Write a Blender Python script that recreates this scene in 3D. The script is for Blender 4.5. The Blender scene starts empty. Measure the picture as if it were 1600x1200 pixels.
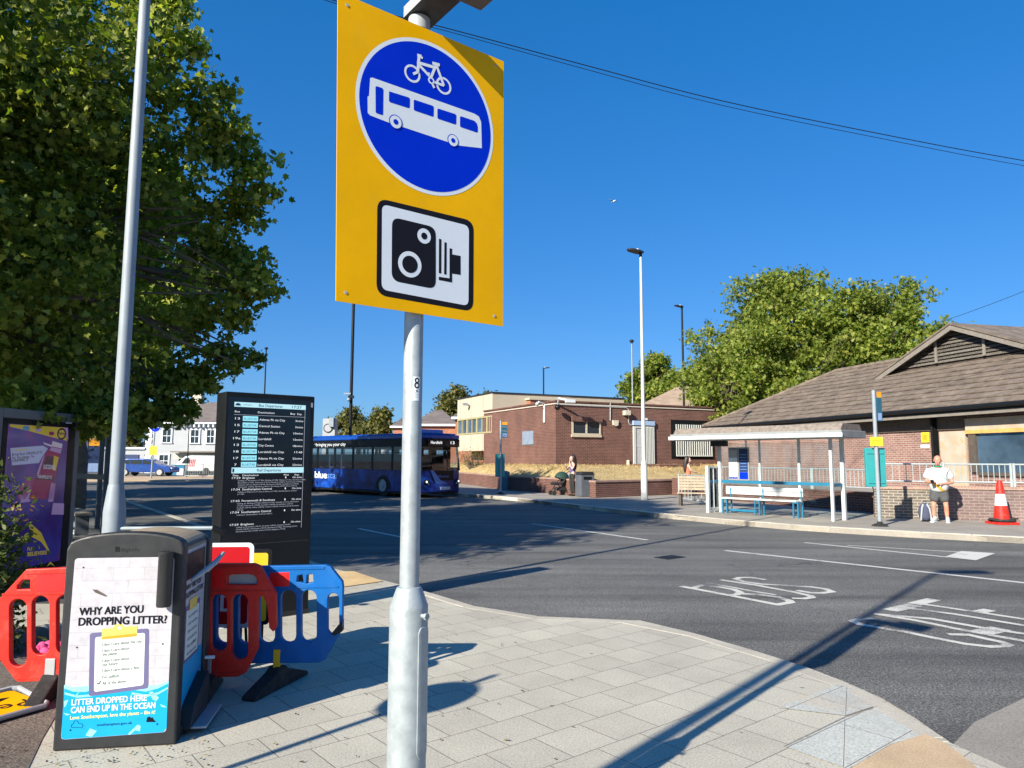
import bpy, bmesh, math, random
import numpy as np
from mathutils import Vector, Matrix, Quaternion
S = bpy.context.scene
C = S.collection
R = math.radians
random.seed(7)
NR = np.random.default_rng(11)

# ------------------------------------------------------------------ camera
F = 1120.0                      # focal length in pixels of a 1600 x 1200 frame
EYE = Vector((0, 0, 1.65))
PITCH = math.atan(116 / F)
ROLL = 0.0032
r0 = Vector((1, 0, 0)); f0 = Vector((0, math.cos(PITCH), math.sin(PITCH))); u0 = Vector((0, -math.sin(PITCH), math.cos(PITCH)))
RC = math.cos(ROLL) * r0 + math.sin(ROLL) * u0
UC = -math.sin(ROLL) * r0 + math.cos(ROLL) * u0
cd = bpy.data.cameras.new('camera'); cam = bpy.data.objects.new('camera', cd); C.objects.link(cam)
cam.matrix_world = Matrix(((RC.x, UC.x, -f0.x, 0), (RC.y, UC.y, -f0.y, 0), (RC.z, UC.z, -f0.z, 1.65), (0, 0, 0, 1)))
cd.sensor_fit = 'HORIZONTAL'; cd.sensor_width = 36.0; cd.lens = F / 1600 * 36
cd.clip_start = 0.05; cd.clip_end = 2000
S.camera = cam

# ------------------------------------------------------------------ sky, sun, exposure
SUN_EL = R(28.3)
SUN_AZ = R(220.0)               # clockwise from +Y
SUN = Vector((math.sin(SUN_AZ) * math.cos(SUN_EL), math.cos(SUN_AZ) * math.cos(SUN_EL), math.sin(SUN_EL)))
W = bpy.data.worlds.new('World'); S.world = W; W.use_nodes = True
wn = W.node_tree; bg = wn.nodes['Background']
sky = wn.nodes.new('ShaderNodeTexSky'); sky.sky_type = 'NISHITA'; sky.sun_disc = False
sky.sun_elevation = SUN_EL; sky.sun_rotation = SUN_AZ
sky.altitude = 0; sky.air_density = 1.0; sky.dust_density = 0.5; sky.ozone_density = 4.0
hs = wn.nodes.new('ShaderNodeHueSaturation'); hs.inputs['Saturation'].default_value = 1.35; hs.inputs['Value'].default_value = 1.0
gm_ = wn.nodes.new('ShaderNodeGamma'); gm_.inputs[1].default_value = 0.58
tn = wn.nodes.new('ShaderNodeMix'); tn.data_type = 'RGBA'; tn.blend_type = 'MULTIPLY'; tn.inputs[0].default_value = 1; tn.inputs[7].default_value = (.84, 1.50, 2.42, 1)
wn.links.new(sky.outputs[0], hs.inputs['Color']); wn.links.new(hs.outputs[0], gm_.inputs[0]); wn.links.new(gm_.outputs[0], tn.inputs[6]); wn.links.new(tn.outputs[2], bg.inputs[0]); bg.inputs[1].default_value = 0.0635
sl = bpy.data.lights.new('sun', 'SUN'); sl.energy = 5.0; sl.angle = R(0.53); sl.color = (1.0, 0.92, 0.775)
so = bpy.data.objects.new('sun', sl); C.objects.link(so)
so.rotation_euler = (-SUN).to_track_quat('-Z', 'Y').to_euler()
S.view_settings.view_transform = 'Standard'; S.view_settings.look = 'None'
S.view_settings.exposure = 0.98; S.view_settings.gamma = 1.0; S.view_settings.use_curve_mapping = False

# ------------------------------------------------------------------ picture-to-place helpers (measured on the photograph)
def ray(x, y):
    return (f0 * F + RC * (x - 800) + UC * (600 - y)) / F
def gp(x, y, z=0.0):            # point of the level z seen at x, y
    d = ray(x, y); t = (z - EYE.z) / d.z
    return EYE + d * t
def at(x, y, Y):                # point at depth Y seen at x, y
    d = ray(x, y); return EYE + d * (Y / d.y)
def hz(y, x, Y): return at(x, y, Y).z

# ------------------------------------------------------------------ mesh builder
class MB:
    def __init__(s): s.v = []; s.f = []; s.m = []; s.s = []; s.mats = []
    def add(s, vs, fs, mat, smooth=False):
        if mat not in s.mats: s.mats.append(mat)
        k = s.mats.index(mat); n = len(s.v)
        s.v += [tuple(p) for p in vs]
        for f in fs: s.f.append(tuple(i + n for i in f)); s.m.append(k); s.s.append(smooth)
        return s
    def box(s, c, size, mat, rz=0.0, M=None):
        a, b, h = size[0] / 2, size[1] / 2, size[2] / 2
        vs = [Vector((x, y, z)) for x in (-a, a) for y in (-b, b) for z in (-h, h)]
        m = M if M is not None else Matrix.Rotation(rz, 3, 'Z')
        vs = [m @ p + Vector(c) for p in vs]
        return s.add(vs, [(0, 1, 3, 2), (4, 6, 7, 5), (0, 4, 5, 1), (2, 3, 7, 6), (0, 2, 6, 4), (1, 5, 7, 3)], mat)
    def span(s, a, b, mat):     # box between two corners
        return s.box([(a[i] + b[i]) / 2 for i in range(3)], [abs(b[i] - a[i]) for i in range(3)], mat)
    def prism(s, pts, O, U, V, N, mat, smooth=False):   # polygon in U,V pushed along N
        O, U, V, N = map(Vector, (O, U, V, N)); n = len(pts)
        a = [O + U * p[0] + V * p[1] for p in pts]; b = [p + N for p in a]
        fl = U.cross(V).dot(N) > 0
        fs = [tuple(range(n))[::-1], tuple(range(n, 2 * n))] if fl else [tuple(range(n)), tuple(range(n, 2 * n))[::-1]]
        for i in range(n):
            j = (i + 1) % n; q = (i, j, j + n, i + n); fs.append(q if fl else q[::-1])
        return s.add(a + b, fs, mat, smooth)
    def poly(s, pts, O, U, V, mat):
        O, U, V = map(Vector, (O, U, V))
        return s.add([O + U * p[0] + V * p[1] for p in pts], [tuple(range(len(pts)))], mat)
    def quad(s, a, b, c, d, mat): return s.add([a, b, c, d], [(0, 1, 2, 3)], mat)
    def tube(s, p0, p1, r0, r1=None, mat=None, seg=12, caps=True):
        r1 = r0 if r1 is None else r1
        return s.path([p0, p1], [r0, r1], mat, seg, caps)
    def path(s, pts, r, mat, seg=8, caps=True):
        pts = [Vector(p) for p in pts]; n = len(pts)
        rr = r if isinstance(r, (list, tuple)) else [r] * n
        vs = []; up = None
        for i, p in enumerate(pts):
            t = (pts[min(i + 1, n - 1)] - pts[max(i - 1, 0)]).normalized()
            if up is None:
                up = Vector((0, 0, 1)) if abs(t.z) < .9 else Vector((0, 1, 0))
            a = t.cross(up)
            if a.length < 1e-5: a = t.cross(Vector((1, 0, 0)))
            a.normalize(); b = a.cross(t); up = b
            for k in range(seg):
                w = 2 * math.pi * k / seg
                vs.append(p + (a * math.cos(w) + b * math.sin(w)) * rr[i])
        fs = []
        for i in range(n - 1):
            for k in range(seg):
                k2 = (k + 1) % seg
                fs.append((i * seg + k, i * seg + k2, (i + 1) * seg + k2, (i + 1) * seg + k))
        s.add(vs, fs, mat, True)
        if caps:
            s.add(vs[:seg], [tuple(range(seg))], mat); s.add(vs[-seg:], [tuple(range(seg))[::-1]], mat)
        return s
    def lathe(s, prof, mat, seg=24, O=(0, 0, 0), M=None):
        O = Vector(O); vs = []; fs = []; n = len(prof)
        for (r, z) in prof:
            for k in range(seg):
                w = 2 * math.pi * k / seg; p = Vector((r * math.cos(w), r * math.sin(w), z))
                vs.append((M @ p if M is not None else p) + O)
        for i in range(n - 1):
            for k in range(seg):
                k2 = (k + 1) % seg
                fs.append((i * seg + k, i * seg + k2, (i + 1) * seg + k2, (i + 1) * seg + k))
        fs.append(tuple(range(seg))[::-1]); fs.append(tuple((n - 1) * seg + k for k in range(seg)))
        return s.add(vs, fs, mat, True)
    def ball(s, c, r, mat, seg=12, rings=8, M=None):
        r = (r, r, r) if not isinstance(r, (list, tuple)) else r
        vs = []; fs = []; c = Vector(c)
        for i in range(rings + 1):
            t = math.pi * i / rings
            for k in range(seg):
                w = 2 * math.pi * k / seg
                p = Vector((r[0] * math.sin(t) * math.cos(w), r[1] * math.sin(t) * math.sin(w), r[2] * math.cos(t)))
                vs.append((M @ p if M is not None else p) + c)
        for i in range(rings):
            for k in range(seg):
                k2 = (k + 1) % seg
                q = (i * seg + k, (i + 1) * seg + k, (i + 1) * seg + k2, i * seg + k2)
                if i == 0: q = (k, seg + k, seg + k2)
                elif i == rings - 1: q = (i * seg + k, (i + 1) * seg + k, i * seg + k2)
                fs.append(q)
        return s.add(vs, fs, mat, True)
    def mesh(s, me, mat, M=None, smooth=False):
        M = M or Matrix()
        return s.add([M @ v.co for v in me.vertices], [tuple(p.vertices) for p in me.polygons], mat, smooth)
    def plate(s, outer, holes, O, U, V, N, mat, bevel=0.0):   # pierced plate, thickness = |N|
        cu = bpy.data.curves.new('plate', 'CURVE'); cu.dimensions = '2D'; cu.fill_mode = 'BOTH'
        O, U, V, N = map(Vector, (O, U, V, N)); t = N.length
        for lp in [outer] + holes:
            sp = cu.splines.new('POLY'); sp.points.add(len(lp) - 1)
            for q, p in zip(sp.points, lp): q.co = (p[0], p[1], 0, 1)
            sp.use_cyclic_u = True
        cu.extrude = t / 2 - bevel; cu.bevel_depth = bevel; cu.bevel_resolution = 1 if bevel else 0
        if bevel: cu.offset = -bevel
        ob = bpy.data.objects.new('plate', cu); me = bpy.data.meshes.new_from_object(ob)
        Nn = N.normalized()
        s.add([O + U * v.co.x + V * v.co.y + Nn * (v.co.z + t / 2) for v in me.vertices], [tuple(p.vertices) for p in me.polygons], mat)
        bpy.data.objects.remove(ob); bpy.data.curves.remove(cu); bpy.data.meshes.remove(me)
        return s
    def text(s, t, O, U, V, h, mat, align='L', width=None, bold=0.0):
        if bold:                # heavier strokes: the word laid three times, a hair apart
            Un = Vector(U).normalized(); Vn = Vector(V).normalized(); n = Un.cross(Vn) * .00012; d = bold * h * 1.9
            for j, (p, q) in enumerate(((-1, -.6), (1, -.6), (-1, .6), (1, .6), (0, 0))): s.text(t, Vector(O) + Un * d * p + Vn * d * q + n * (j - 2), U, V, h, mat, align, width)
            return s
        vs, fs, x0, x1 = glyphs(t, 0.0)
        sc = h / CAP; sx = sc if width is None else width / max(x1 - x0, 1e-6)
        o = {'L': x0, 'C': (x0 + x1) / 2, 'R': x1}[align]
        O, U, V = Vector(O), Vector(U).normalized(), Vector(V).normalized()
        return s.add([O + U * ((x - o) * sx) + V * (y * sc) for x, y in vs], fs, mat)
    def build(s, name, parent=None, loc=None, rz=None, bevel=0.0, sharp=35, kind=None):
        me = bpy.data.meshes.new(name); me.from_pydata(s.v, [], s.f)
        for m in s.mats: me.materials.append(m)
        me.polygons.foreach_set('material_index', s.m); me.polygons.foreach_set('use_smooth', s.s)
        me.update()
        if any(s.s): me.set_sharp_from_angle(angle=R(sharp))
        o = bpy.data.objects.new(name, me); C.objects.link(o)
        if parent is not None: o.parent = parent
        if loc is not None: o.location = loc
        if rz is not None: o.rotation_euler = (0, 0, rz)
        if bevel:
            b = o.modifiers.new('bevel', 'BEVEL'); b.width = bevel; b.segments = 2; b.limit_method = 'ANGLE'; b.angle_limit = R(40)
        if kind: o['kind'] = kind
        return o
GC = {}
def glyphs(t, bold):
    if (t, bold) in GC: return GC[(t, bold)]
    cu = bpy.data.curves.new('t', 'FONT'); cu.body = t; cu.size = 1; cu.offset = bold; cu.resolution_u = 3
    ob = bpy.data.objects.new('t', cu); me = bpy.data.meshes.new_from_object(ob)
    vs = [(v.co.x, v.co.y) for v in me.vertices]; fs = [tuple(p.vertices) for p in me.polygons]
    xs = [v[0] for v in vs] or [0, 1]
    bpy.data.objects.remove(ob); bpy.data.curves.remove(cu); bpy.data.meshes.remove(me)
    GC[(t, bold)] = (vs, fs, min(xs), max(xs)); return GC[(t, bold)]
CAP = 1.0
CAP = max(v[1] for v in glyphs('H', 0.0)[0])

def thing(name, label, cat, loc=(0, 0, 0), rz=0.0, group=None):
    o = bpy.data.objects.new(name, None); C.objects.link(o); o.empty_display_size = 0.2
    o.location = loc; o.rotation_euler = (0, 0, rz); o['label'] = label; o['category'] = cat
    if group: o['group'] = group
    return o
def tag(o, label, cat, group=None):
    o['label'] = label; o['category'] = cat
    if group: o['group'] = group
    return o
def rnd_rect(x0, y0, x1, y1, r, n=5):
    out = []
    for cx, cy, a in ((x1 - r, y1 - r, 0), (x0 + r, y1 - r, 90), (x0 + r, y0 + r, 180), (x1 - r, y0 + r, 270)):
        for k in range(n + 1):
            w = R(a + 90 * k / n); out.append((cx + r * math.cos(w), cy + r * math.sin(w)))
    return out
def disc(cx, cy, r, n=48, ry=None):
    ry = ry or r
    return [(cx + r * math.cos(2 * math.pi * k / n), cy + ry * math.sin(2 * math.pi * k / n)) for k in range(n)]
def bar2(p, q, w):              # a stroke between two flat points
    p, q = Vector(p), Vector(q); d = (q - p).normalized(); n = Vector((-d.y, d.x)) * w / 2
    return [tuple(p - n), tuple(q - n), tuple(q + n), tuple(p + n)]

# ------------------------------------------------------------------ materials
def newmat(name):
    m = bpy.data.materials.new(name); m.use_nodes = True
    nt = m.node_tree; return m, nt, nt.nodes['Principled BSDF']
def nd(nt, t, **kw):
    n = nt.nodes.new(t)
    for k, v in kw.items(): setattr(n, k, v)
    return n
def mth(nt, op, a, b=None, c=None):
    n = nd(nt, 'ShaderNodeMath', operation=op)
    for i, x in enumerate((a, b, c)):
        if x is None: continue
        if isinstance(x, (int, float)): n.inputs[i].default_value = x
        else: nt.links.new(x, n.inputs[i])
    return n.outputs[0]
def mixc(nt, fac, a, b, mode='MIX'):
    n = nd(nt, 'ShaderNodeMix', data_type='RGBA', blend_type=mode)
    for s, x in ((n.inputs['Factor'], fac), (n.inputs[6], a), (n.inputs[7], b)):
        if isinstance(x, (int, float)): s.default_value = x
        elif isinstance(x, (tuple, list)): s.default_value = (*x[:3], 1)
        else: nt.links.new(x, s)
    return n.outputs[2]
def noise(nt, vec, scale, detail=4, rough=.55):
    n = nd(nt, 'ShaderNodeTexNoise'); n.inputs['Scale'].default_value = scale; n.inputs['Detail'].default_value = detail; n.inputs['Roughness'].default_value = rough
    if vec is not None: nt.links.new(vec, n.inputs['Vector'])
    return n.outputs['Fac']
def ramp(nt, fac, stops):
    n = nd(nt, 'ShaderNodeValToRGB'); e = n.color_ramp.elements
    while len(e) < len(stops): e.new(.5)
    for q, (p, c) in zip(e, stops): q.position = p; q.color = (*c[:3], 1) if isinstance(c, (tuple, list)) else (c, c, c, 1)
    nt.links.new(fac, n.inputs[0]); return n.outputs[0]
def objc(nt): return nd(nt, 'ShaderNodeTexCoord').outputs['Object']
def posc(nt): return nd(nt, 'ShaderNodeNewGeometry').outputs['Position']
def bumpn(nt, p, h, strength, dist=.01):
    b = nd(nt, 'ShaderNodeBump'); b.inputs['Strength'].default_value = strength; b.inputs['Distance'].default_value = dist
    nt.links.new(h, b.inputs['Height']); nt.links.new(b.outputs[0], p.inputs['Normal'])
def pbr(name, col, rough=.55, metal=0.0, var=.12, scale=6.0, bump=0.0, bscale=60.0, spec=.5, dirt=None, coat=0.0):
    m, nt, p = newmat(name); v = objc(nt)
    n1 = noise(nt, v, scale, 5)
    f = ramp(nt, n1, [(.3, 1 - var), (.7, 1 + var)])
    c = mixc(nt, 1.0, col, f, 'MULTIPLY')
    if dirt:
        d = ramp(nt, noise(nt, v, scale * 1.7, 6, .7), [(.52, 0.0), (.75, 1.0)])
        c = mixc(nt, mth(nt, 'MULTIPLY', d, dirt[1]), c, dirt[0])
    nt.links.new(c, p.inputs['Base Color'])
    rr = ramp(nt, noise(nt, v, scale * 2.3, 3), [(.3, max(rough - .08, .02)), (.7, min(rough + .08, 1))])
    nt.links.new(rr, p.inputs['Roughness'])
    p.inputs['Metallic'].default_value = metal; p.inputs['Specular IOR Level'].default_value = spec
    p.inputs['Coat Weight'].default_value = coat
    if bump: bumpn(nt, p, noise(nt, v, bscale, 4), bump)
    return m
def glow(name, col, e, rough=.4):
    m, nt, p = newmat(name); p.inputs['Base Color'].default_value = (*[c * .3 for c in col], 1); p.inputs['Roughness'].default_value = rough
    p.inputs['Emission Color'].default_value = (*col, 1); p.inputs['Emission Strength'].default_value = e
    return m
def glass(name, tint=(.9, .95, .95), rough=.02, alpha=.25, ior=1.5):
    m, nt, p = newmat(name)
    gl = nd(nt, 'ShaderNodeBsdfGlossy'); gl.inputs['Color'].default_value = (.95, .97, 1, 1); gl.inputs['Roughness'].default_value = rough
    out = nt.nodes['Material Output']; t = nd(nt, 'ShaderNodeBsdfTransparent'); mx = nd(nt, 'ShaderNodeMixShader')
    t.inputs[0].default_value = (*tint, 1)
    fr = nd(nt, 'ShaderNodeFresnel'); fr.inputs[0].default_value = ior
    fac = mth(nt, 'MINIMUM', mth(nt, 'ADD', fr.outputs[0], alpha), 1.0)
    nt.links.new(fac, mx.inputs[0]); nt.links.new(t.outputs[0], mx.inputs[1]); nt.links.new(gl.outputs[0], mx.inputs[2])
    nt.links.new(mx.outputs[0], out.inputs['Surface'])
    return m
def wallvec(nt):                # u along the wall, v up, from object space
    tc = nd(nt, 'ShaderNodeTexCoord'); a = nd(nt, 'ShaderNodeSeparateXYZ'); b = nd(nt, 'ShaderNodeSeparateXYZ')
    nt.links.new(tc.outputs['Object'], a.inputs[0]); nt.links.new(tc.outputs['Normal'], b.inputs[0])
    sx = mth(nt, 'GREATER_THAN', mth(nt, 'ABSOLUTE', b.outputs[0]), .7)
    sz = mth(nt, 'GREATER_THAN', mth(nt, 'ABSOLUTE', b.outputs[2]), .7)
    u = mth(nt, 'ADD', mth(nt, 'MULTIPLY', a.outputs[1], sx), mth(nt, 'MULTIPLY', a.outputs[0], mth(nt, 'SUBTRACT', 1.0, sx)))
    v = mth(nt, 'ADD', mth(nt, 'MULTIPLY', a.outputs[1], sz), mth(nt, 'MULTIPLY', a.outputs[2], mth(nt, 'SUBTRACT', 1.0, sz)))
    c = nd(nt, 'ShaderNodeCombineXYZ'); nt.links.new(u, c.inputs[0]); nt.links.new(v, c.inputs[1])
    return c.outputs[0], tc.outputs['Object']
def brick(name, c1, c2, cm, bw=.225, bh=.075, mortar=.01, rough=.85, stain=.25, bump=.35):
    m, nt, p = newmat(name); uv, oc = wallvec(nt)
    b = nd(nt, 'ShaderNodeTexBrick'); b.offset = .5
    nt.links.new(uv, b.inputs['Vector'])
    for k, c in (('Color1', c1), ('Color2', c2), ('Mortar', cm)): b.inputs[k].default_value = (*c, 1)
    b.inputs['Scale'].default_value = 1; b.inputs['Mortar Size'].default_value = mortar; b.inputs['Mortar Smooth'].default_value = .2
    b.inputs['Bias'].default_value = 0; b.inputs['Brick Width'].default_value = bw; b.inputs['Row Height'].default_value = bh
    n1 = ramp(nt, noise(nt, oc, .9, 6, .65), [(.3, 1 - stain), (.7, 1 + stain)])
    n2 = ramp(nt, noise(nt, oc, 22, 3), [(.3, .88), (.7, 1.12)])
    c = mixc(nt, 1.0, mixc(nt, 1.0, b.outputs['Color'], n1, 'MULTIPLY'), n2, 'MULTIPLY')
    nt.links.new(c, p.inputs['Base Color']); p.inputs['Roughness'].default_value = rough
    bumpn(nt, p, mth(nt, 'SUBTRACT', 1.0, b.outputs['Fac']), bump, .006)
    return m
def leafmat(name, c1, c2, c3, trans=.35):
    m, nt, p = newmat(name); out = nt.nodes['Material Output']
    g = nd(nt, 'ShaderNodeNewGeometry')
    c = ramp(nt, g.outputs['Random Per Island'], [(0, c1), (.55, c2), (1, c3)])
    big = ramp(nt, noise(nt, g.outputs['Position'], .55, 3), [(.35, .78), (.65, 1.2)])
    c = mixc(nt, 1.0, c, big, 'MULTIPLY')
    nt.links.new(c, p.inputs['Base Color']); p.inputs['Roughness'].default_value = .55; p.inputs['Specular IOR Level'].default_value = .3
    t = nd(nt, 'ShaderNodeBsdfTranslucent'); nt.links.new(mixc(nt, 1.0, c, (1.5, 1.6, .5), 'MULTIPLY'), t.inputs[0])
    mx = nd(nt, 'ShaderNodeMixShader'); mx.inputs[0].default_value = trans
    nt.links.new(p.outputs[0], mx.inputs[1]); nt.links.new(t.outputs[0], mx.inputs[2]); nt.links.new(mx.outputs[0], out.inputs['Surface'])
    return m

# ground surfaces
def m_asphalt():
    m, nt, p = newmat('asphalt'); v = posc(nt)
    base = ramp(nt, noise(nt, v, 90, 6, .7), [(.30, (.044, .044, .043)), (.5, (.108, .107, .101)), (.72, (.27, .262, .245))])
    mp = nd(nt, 'ShaderNodeMapping'); mp.inputs['Rotation'].default_value = (0, 0, R(-125)); mp.inputs['Scale'].default_value = (.12, 1.3, 1)
    nt.links.new(v, mp.inputs[0])
    st = ramp(nt, noise(nt, mp.outputs[0], 1.0, 6, .6), [(.30, .52), (.5, 1.0), (.70, 1.36)])
    pt = ramp(nt, noise(nt, v, .35, 5, .6), [(.3, .84), (.7, 1.15)])
    ag = ramp(nt, noise(nt, v, 62, 2, .8), [(.36, .42), (.5, .95), (.66, 1.75)])
    c = mixc(nt, 1.0, mixc(nt, 1.0, mixc(nt, 1.0, base, st, 'MULTIPLY'), pt, 'MULTIPLY'), ag, 'MULTIPLY')
    spots = ramp(nt, noise(nt, v, 1.6, 2, .4), [(.70, 0.0), (.74, .55)])
    c = mixc(nt, spots, c, (.035, .036, .04))
    wv = nd(nt, 'ShaderNodeVectorMath', operation='ADD'); nw = nd(nt, 'ShaderNodeTexNoise'); nw.inputs['Scale'].default_value = .8; nw.inputs['Detail'].default_value = 5
    nt.links.new(v, nw.inputs['Vector']); nt.links.new(v, wv.inputs[0]); nt.links.new(nw.outputs['Color'], wv.inputs[1])
    vc = nd(nt, 'ShaderNodeTexVoronoi', feature='DISTANCE_TO_EDGE'); vc.inputs['Scale'].default_value = .22; nt.links.new(wv.outputs[0], vc.inputs['Vector'])
    ck = ramp(nt, vc.outputs['Distance'], [(.0, .75), (.006, 0.0)])
    c = mixc(nt, mth(nt, 'MULTIPLY', ck, ramp(nt, noise(nt, v, .3, 2), [(.48, 0.0), (.6, 1.0)])), c, (.035, .035, .036))
    oil = ramp(nt, noise(nt, v, .75, 4, .55), [(.60, 0.0), (.72, .45)]); c = mixc(nt, oil, c, (.055, .055, .056))
    nt.links.new(c, p.inputs['Base Color']); p.inputs['Roughness'].default_value = .82; p.inputs['Specular IOR Level'].default_value = .35
    bumpn(nt, p, noise(nt, v, 110, 4, .7), .5, .006)
    return m
def m_slabs(name, tint=(1, 1, 1), ang=39.2, bw=.365, bh=.34, ou=2.365, ov=3.694):
    m, nt, p = newmat(name); v = posc(nt)
    a = R(ang); cu_ = nd(nt, 'ShaderNodeSeparateXYZ'); nt.links.new(v, cu_.inputs[0])
    u = mth(nt, 'ADD', mth(nt, 'MULTIPLY', cu_.outputs[0], math.cos(a)), mth(nt, 'MULTIPLY', cu_.outputs[1], math.sin(a)))
    w = mth(nt, 'ADD', mth(nt, 'MULTIPLY', cu_.outputs[0], -math.sin(a)), mth(nt, 'MULTIPLY', cu_.outputs[1], math.cos(a)))
    cb = nd(nt, 'ShaderNodeCombineXYZ'); nt.links.new(mth(nt, 'ADD', u, 100 * bw - ou), cb.inputs[0]); nt.links.new(mth(nt, 'ADD', w, 100 * bh - ov), cb.inputs[1])
    b = nd(nt, 'ShaderNodeTexBrick'); b.offset = .5; nt.links.new(cb.outputs[0], b.inputs['Vector'])
    k = lambda c: tuple(x * y for x, y in zip(c, tint))
    b.inputs['Color1'].default_value = (*k((.41, .385, .32)), 1); b.inputs['Color2'].default_value = (*k((.465, .44, .365)), 1); b.inputs['Mortar'].default_value = (.17, .15, .125, 1)
    b.inputs['Scale'].default_value = 1; b.inputs['Mortar Size'].default_value = .0035; b.inputs['Mortar Smooth'].default_value = .3
    b.inputs['Brick Width'].default_value = bw; b.inputs['Row Height'].default_value = bh; b.inputs['Bias'].default_value = 0
    sp = ramp(nt, noise(nt, v, 85, 3, .85), [(.34, .55), (.48, .98), (.68, 1.28)])
    pt = ramp(nt, noise(nt, v, 1.1, 7, .7), [(.3, .86), (.7, 1.09)])
    c = mixc(nt, 1.0, mixc(nt, 1.0, b.outputs['Color'], sp, 'MULTIPLY'), pt, 'MULTIPLY')
    vo = nd(nt, 'ShaderNodeTexVoronoi'); vo.inputs['Scale'].default_value = 3.1; nt.links.new(v, vo.inputs['Vector'])
    gum = ramp(nt, mth(nt, 'ADD', vo.outputs['Distance'], mth(nt, 'MULTIPLY', noise(nt, v, 2.2, 2), .10)), [(.085, 1.0), (.1, 0.0)])
    c = mixc(nt, mth(nt, 'MULTIPLY', gum, .7), c, (.06, .055, .05))
    rs = ramp(nt, noise(nt, v, .62, 3, .5), [(.63, 0.0), (.76, .5)])
    c = mixc(nt, rs, c, (.52, .36, .20))
    nt.links.new(c, p.inputs['Base Color']); p.inputs['Roughness'].default_value = .8; p.inputs['Specular IOR Level'].default_value = .3
    h = mth(nt, 'ADD', mth(nt, 'SUBTRACT', 1.0, b.outputs['Fac']), mth(nt, 'MULTIPLY', noise(nt, v, 190, 3, .8), .25))
    bumpn(nt, p, h, .4, .006)
    return m
def m_speckle(name, c1, c2, c3, scale=150, big=1.0, bump=.3):
    m, nt, p = newmat(name); v = posc(nt)
    c = ramp(nt, noise(nt, v, scale, 5, .75), [(.3, c1), (.5, c2), (.72, c3)])
    c = mixc(nt, 1.0, c, ramp(nt, noise(nt, v, big, 6, .65), [(.3, .78), (.7, 1.18)]), 'MULTIPLY')
    nt.links.new(c, p.inputs['Base Color']); p.inputs['Roughness'].default_value = .88
    bumpn(nt, p, noise(nt, v, scale, 4, .7), bump, .01)
    return m
def m_paint(name, wear=.5, col=(.66, .66, .60)):
    m, nt, p = newmat(name); v = posc(nt)
    n1 = noise(nt, v, 70, 5, .7); n2 = noise(nt, v, 2.5, 3)
    f = mth(nt, 'ADD', mth(nt, 'MULTIPLY', n1, .6), mth(nt, 'MULTIPLY', n2, .6))
    f = ramp(nt, f, [(.42 + .22 * wear - .06, 0.0), (.42 + .22 * wear + .06, 1.0)])
    nt.links.new(mixc(nt, f, (.10, .10, .105), col), p.inputs['Base Color']); p.inputs['Roughness'].default_value = .75
    return m
ASPH = m_asphalt(); SLAB = m_slabs('granite_slabs'); SLABB = m_slabs('blue_grey_slabs', (.98, 1.06, 1.18), 39.2, .73, .34)
RESIN = m_speckle('resin_gravel', (.33, .22, .12), (.50, .36, .22), (.66, .52, .36), 120)
TARMAC = m_speckle('grey_tarmac', (.15, .14, .12), (.28, .255, .22), (.43, .40, .34), 75, .8)
DIRT = m_speckle('dirt', (.05, .04, .033), (.13, .105, .085), (.33, .28, .23), 60, 2.0, .8)
KERB = m_speckle('kerb_stone', (.42, .38, .31), (.56, .51, .42), (.66, .60, .50), 120, 1.5)
KERBD = m_speckle('granite_kerb', (.29, .265, .22), (.42, .39, .325), (.52, .48, .41), 85, 1.5)
TACT = m_speckle('buff_tactile', (.40, .27, .12), (.58, .41, .20), (.66, .50, .28), 90, 1.4)
DRY = m_speckle('dry_grass', (.22, .15, .06), (.42, .31, .14), (.60, .47, .24), 22, .7, .8)
PAINT = m_paint('worn_road_paint', .56, (.55, .54, .49)); PAINT2 = m_paint('road_paint', .22, (.55, .55, .51))
# objects
GALV = pbr('galvanised_steel', (.33, .37, .385), .52, .3, .15, 18, .08, 60, spec=.35, dirt=((.43, .47, .47), .4))
GALVR = pbr('galvanised_rail', (.36, .41, .42), .55, .2, .12, 4)
GREYP = pbr('grey_column_paint', (.26, .30, .335), .5, .05, .08, 5, spec=.35)
WHITEP = pbr('white_paint', (.52, .54, .52), .45, 0, .06, 5)
CREAMY = pbr('cream_paint', (.66, .64, .56), .5, 0, .08, 4)
YEL = pbr('yellow_sign_sheet', (.78, .40, .0), .5, 0, .07, 4, spec=.12, dirt=((.66, .36, .02), .35))
BLUESIGN = pbr('blue_sign_sheet', (.0, .025, .52), .5, 0, .04, 3, spec=.1)
SIGNW = pbr('white_sign_sheet', (.64, .69, .74), .5, 0, .03, 3, spec=.2)
INK = pbr('black_sign_sheet', (.010, .010, .014), .5, 0, .03, 3, spec=.12)
BLK = pbr('black_powder_coat', (.008, .009, .010), .45, 0, .15, 4, spec=.25)
BLKR = pbr('black_rubber', (.016, .016, .016), .8, 0, .2, 9, .2, 80, dirt=((.10, .09, .08), .5))
DGREY = pbr('dark_grey_plastic', (.019, .020, .022), .5, 0, .12, 8, .1, 200)
LGREY = pbr('light_grey_plastic', (.34, .36, .38), .55, 0, .06, 5)
REDP = pbr('red_barrier_plastic', (.56, .022, .014), .5, 0, .12, 5, .10, 30, spec=.3, dirt=((.50, .13, .10), .45))
REDR = pbr('red_reflective', (.70, .012, .012), .4, 0, .05, 4)
BLUEP = pbr('blue_barrier_plastic', (.003, .105, .36), .5, 0, .14, 5, .10, 30, spec=.2, dirt=((.05, .15, .36), .5))
YELP = pbr('yellow_plastic', (.70, .44, .01), .5, 0, .08, 5)
SIGNRED = pbr('red_sign_sheet', (.42, .004, .010), .5, 0, .03, 3, spec=.2)
PINK = pbr('pink_fabric', (.75, .07, .22), .8, 0, .2, 9)
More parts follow.
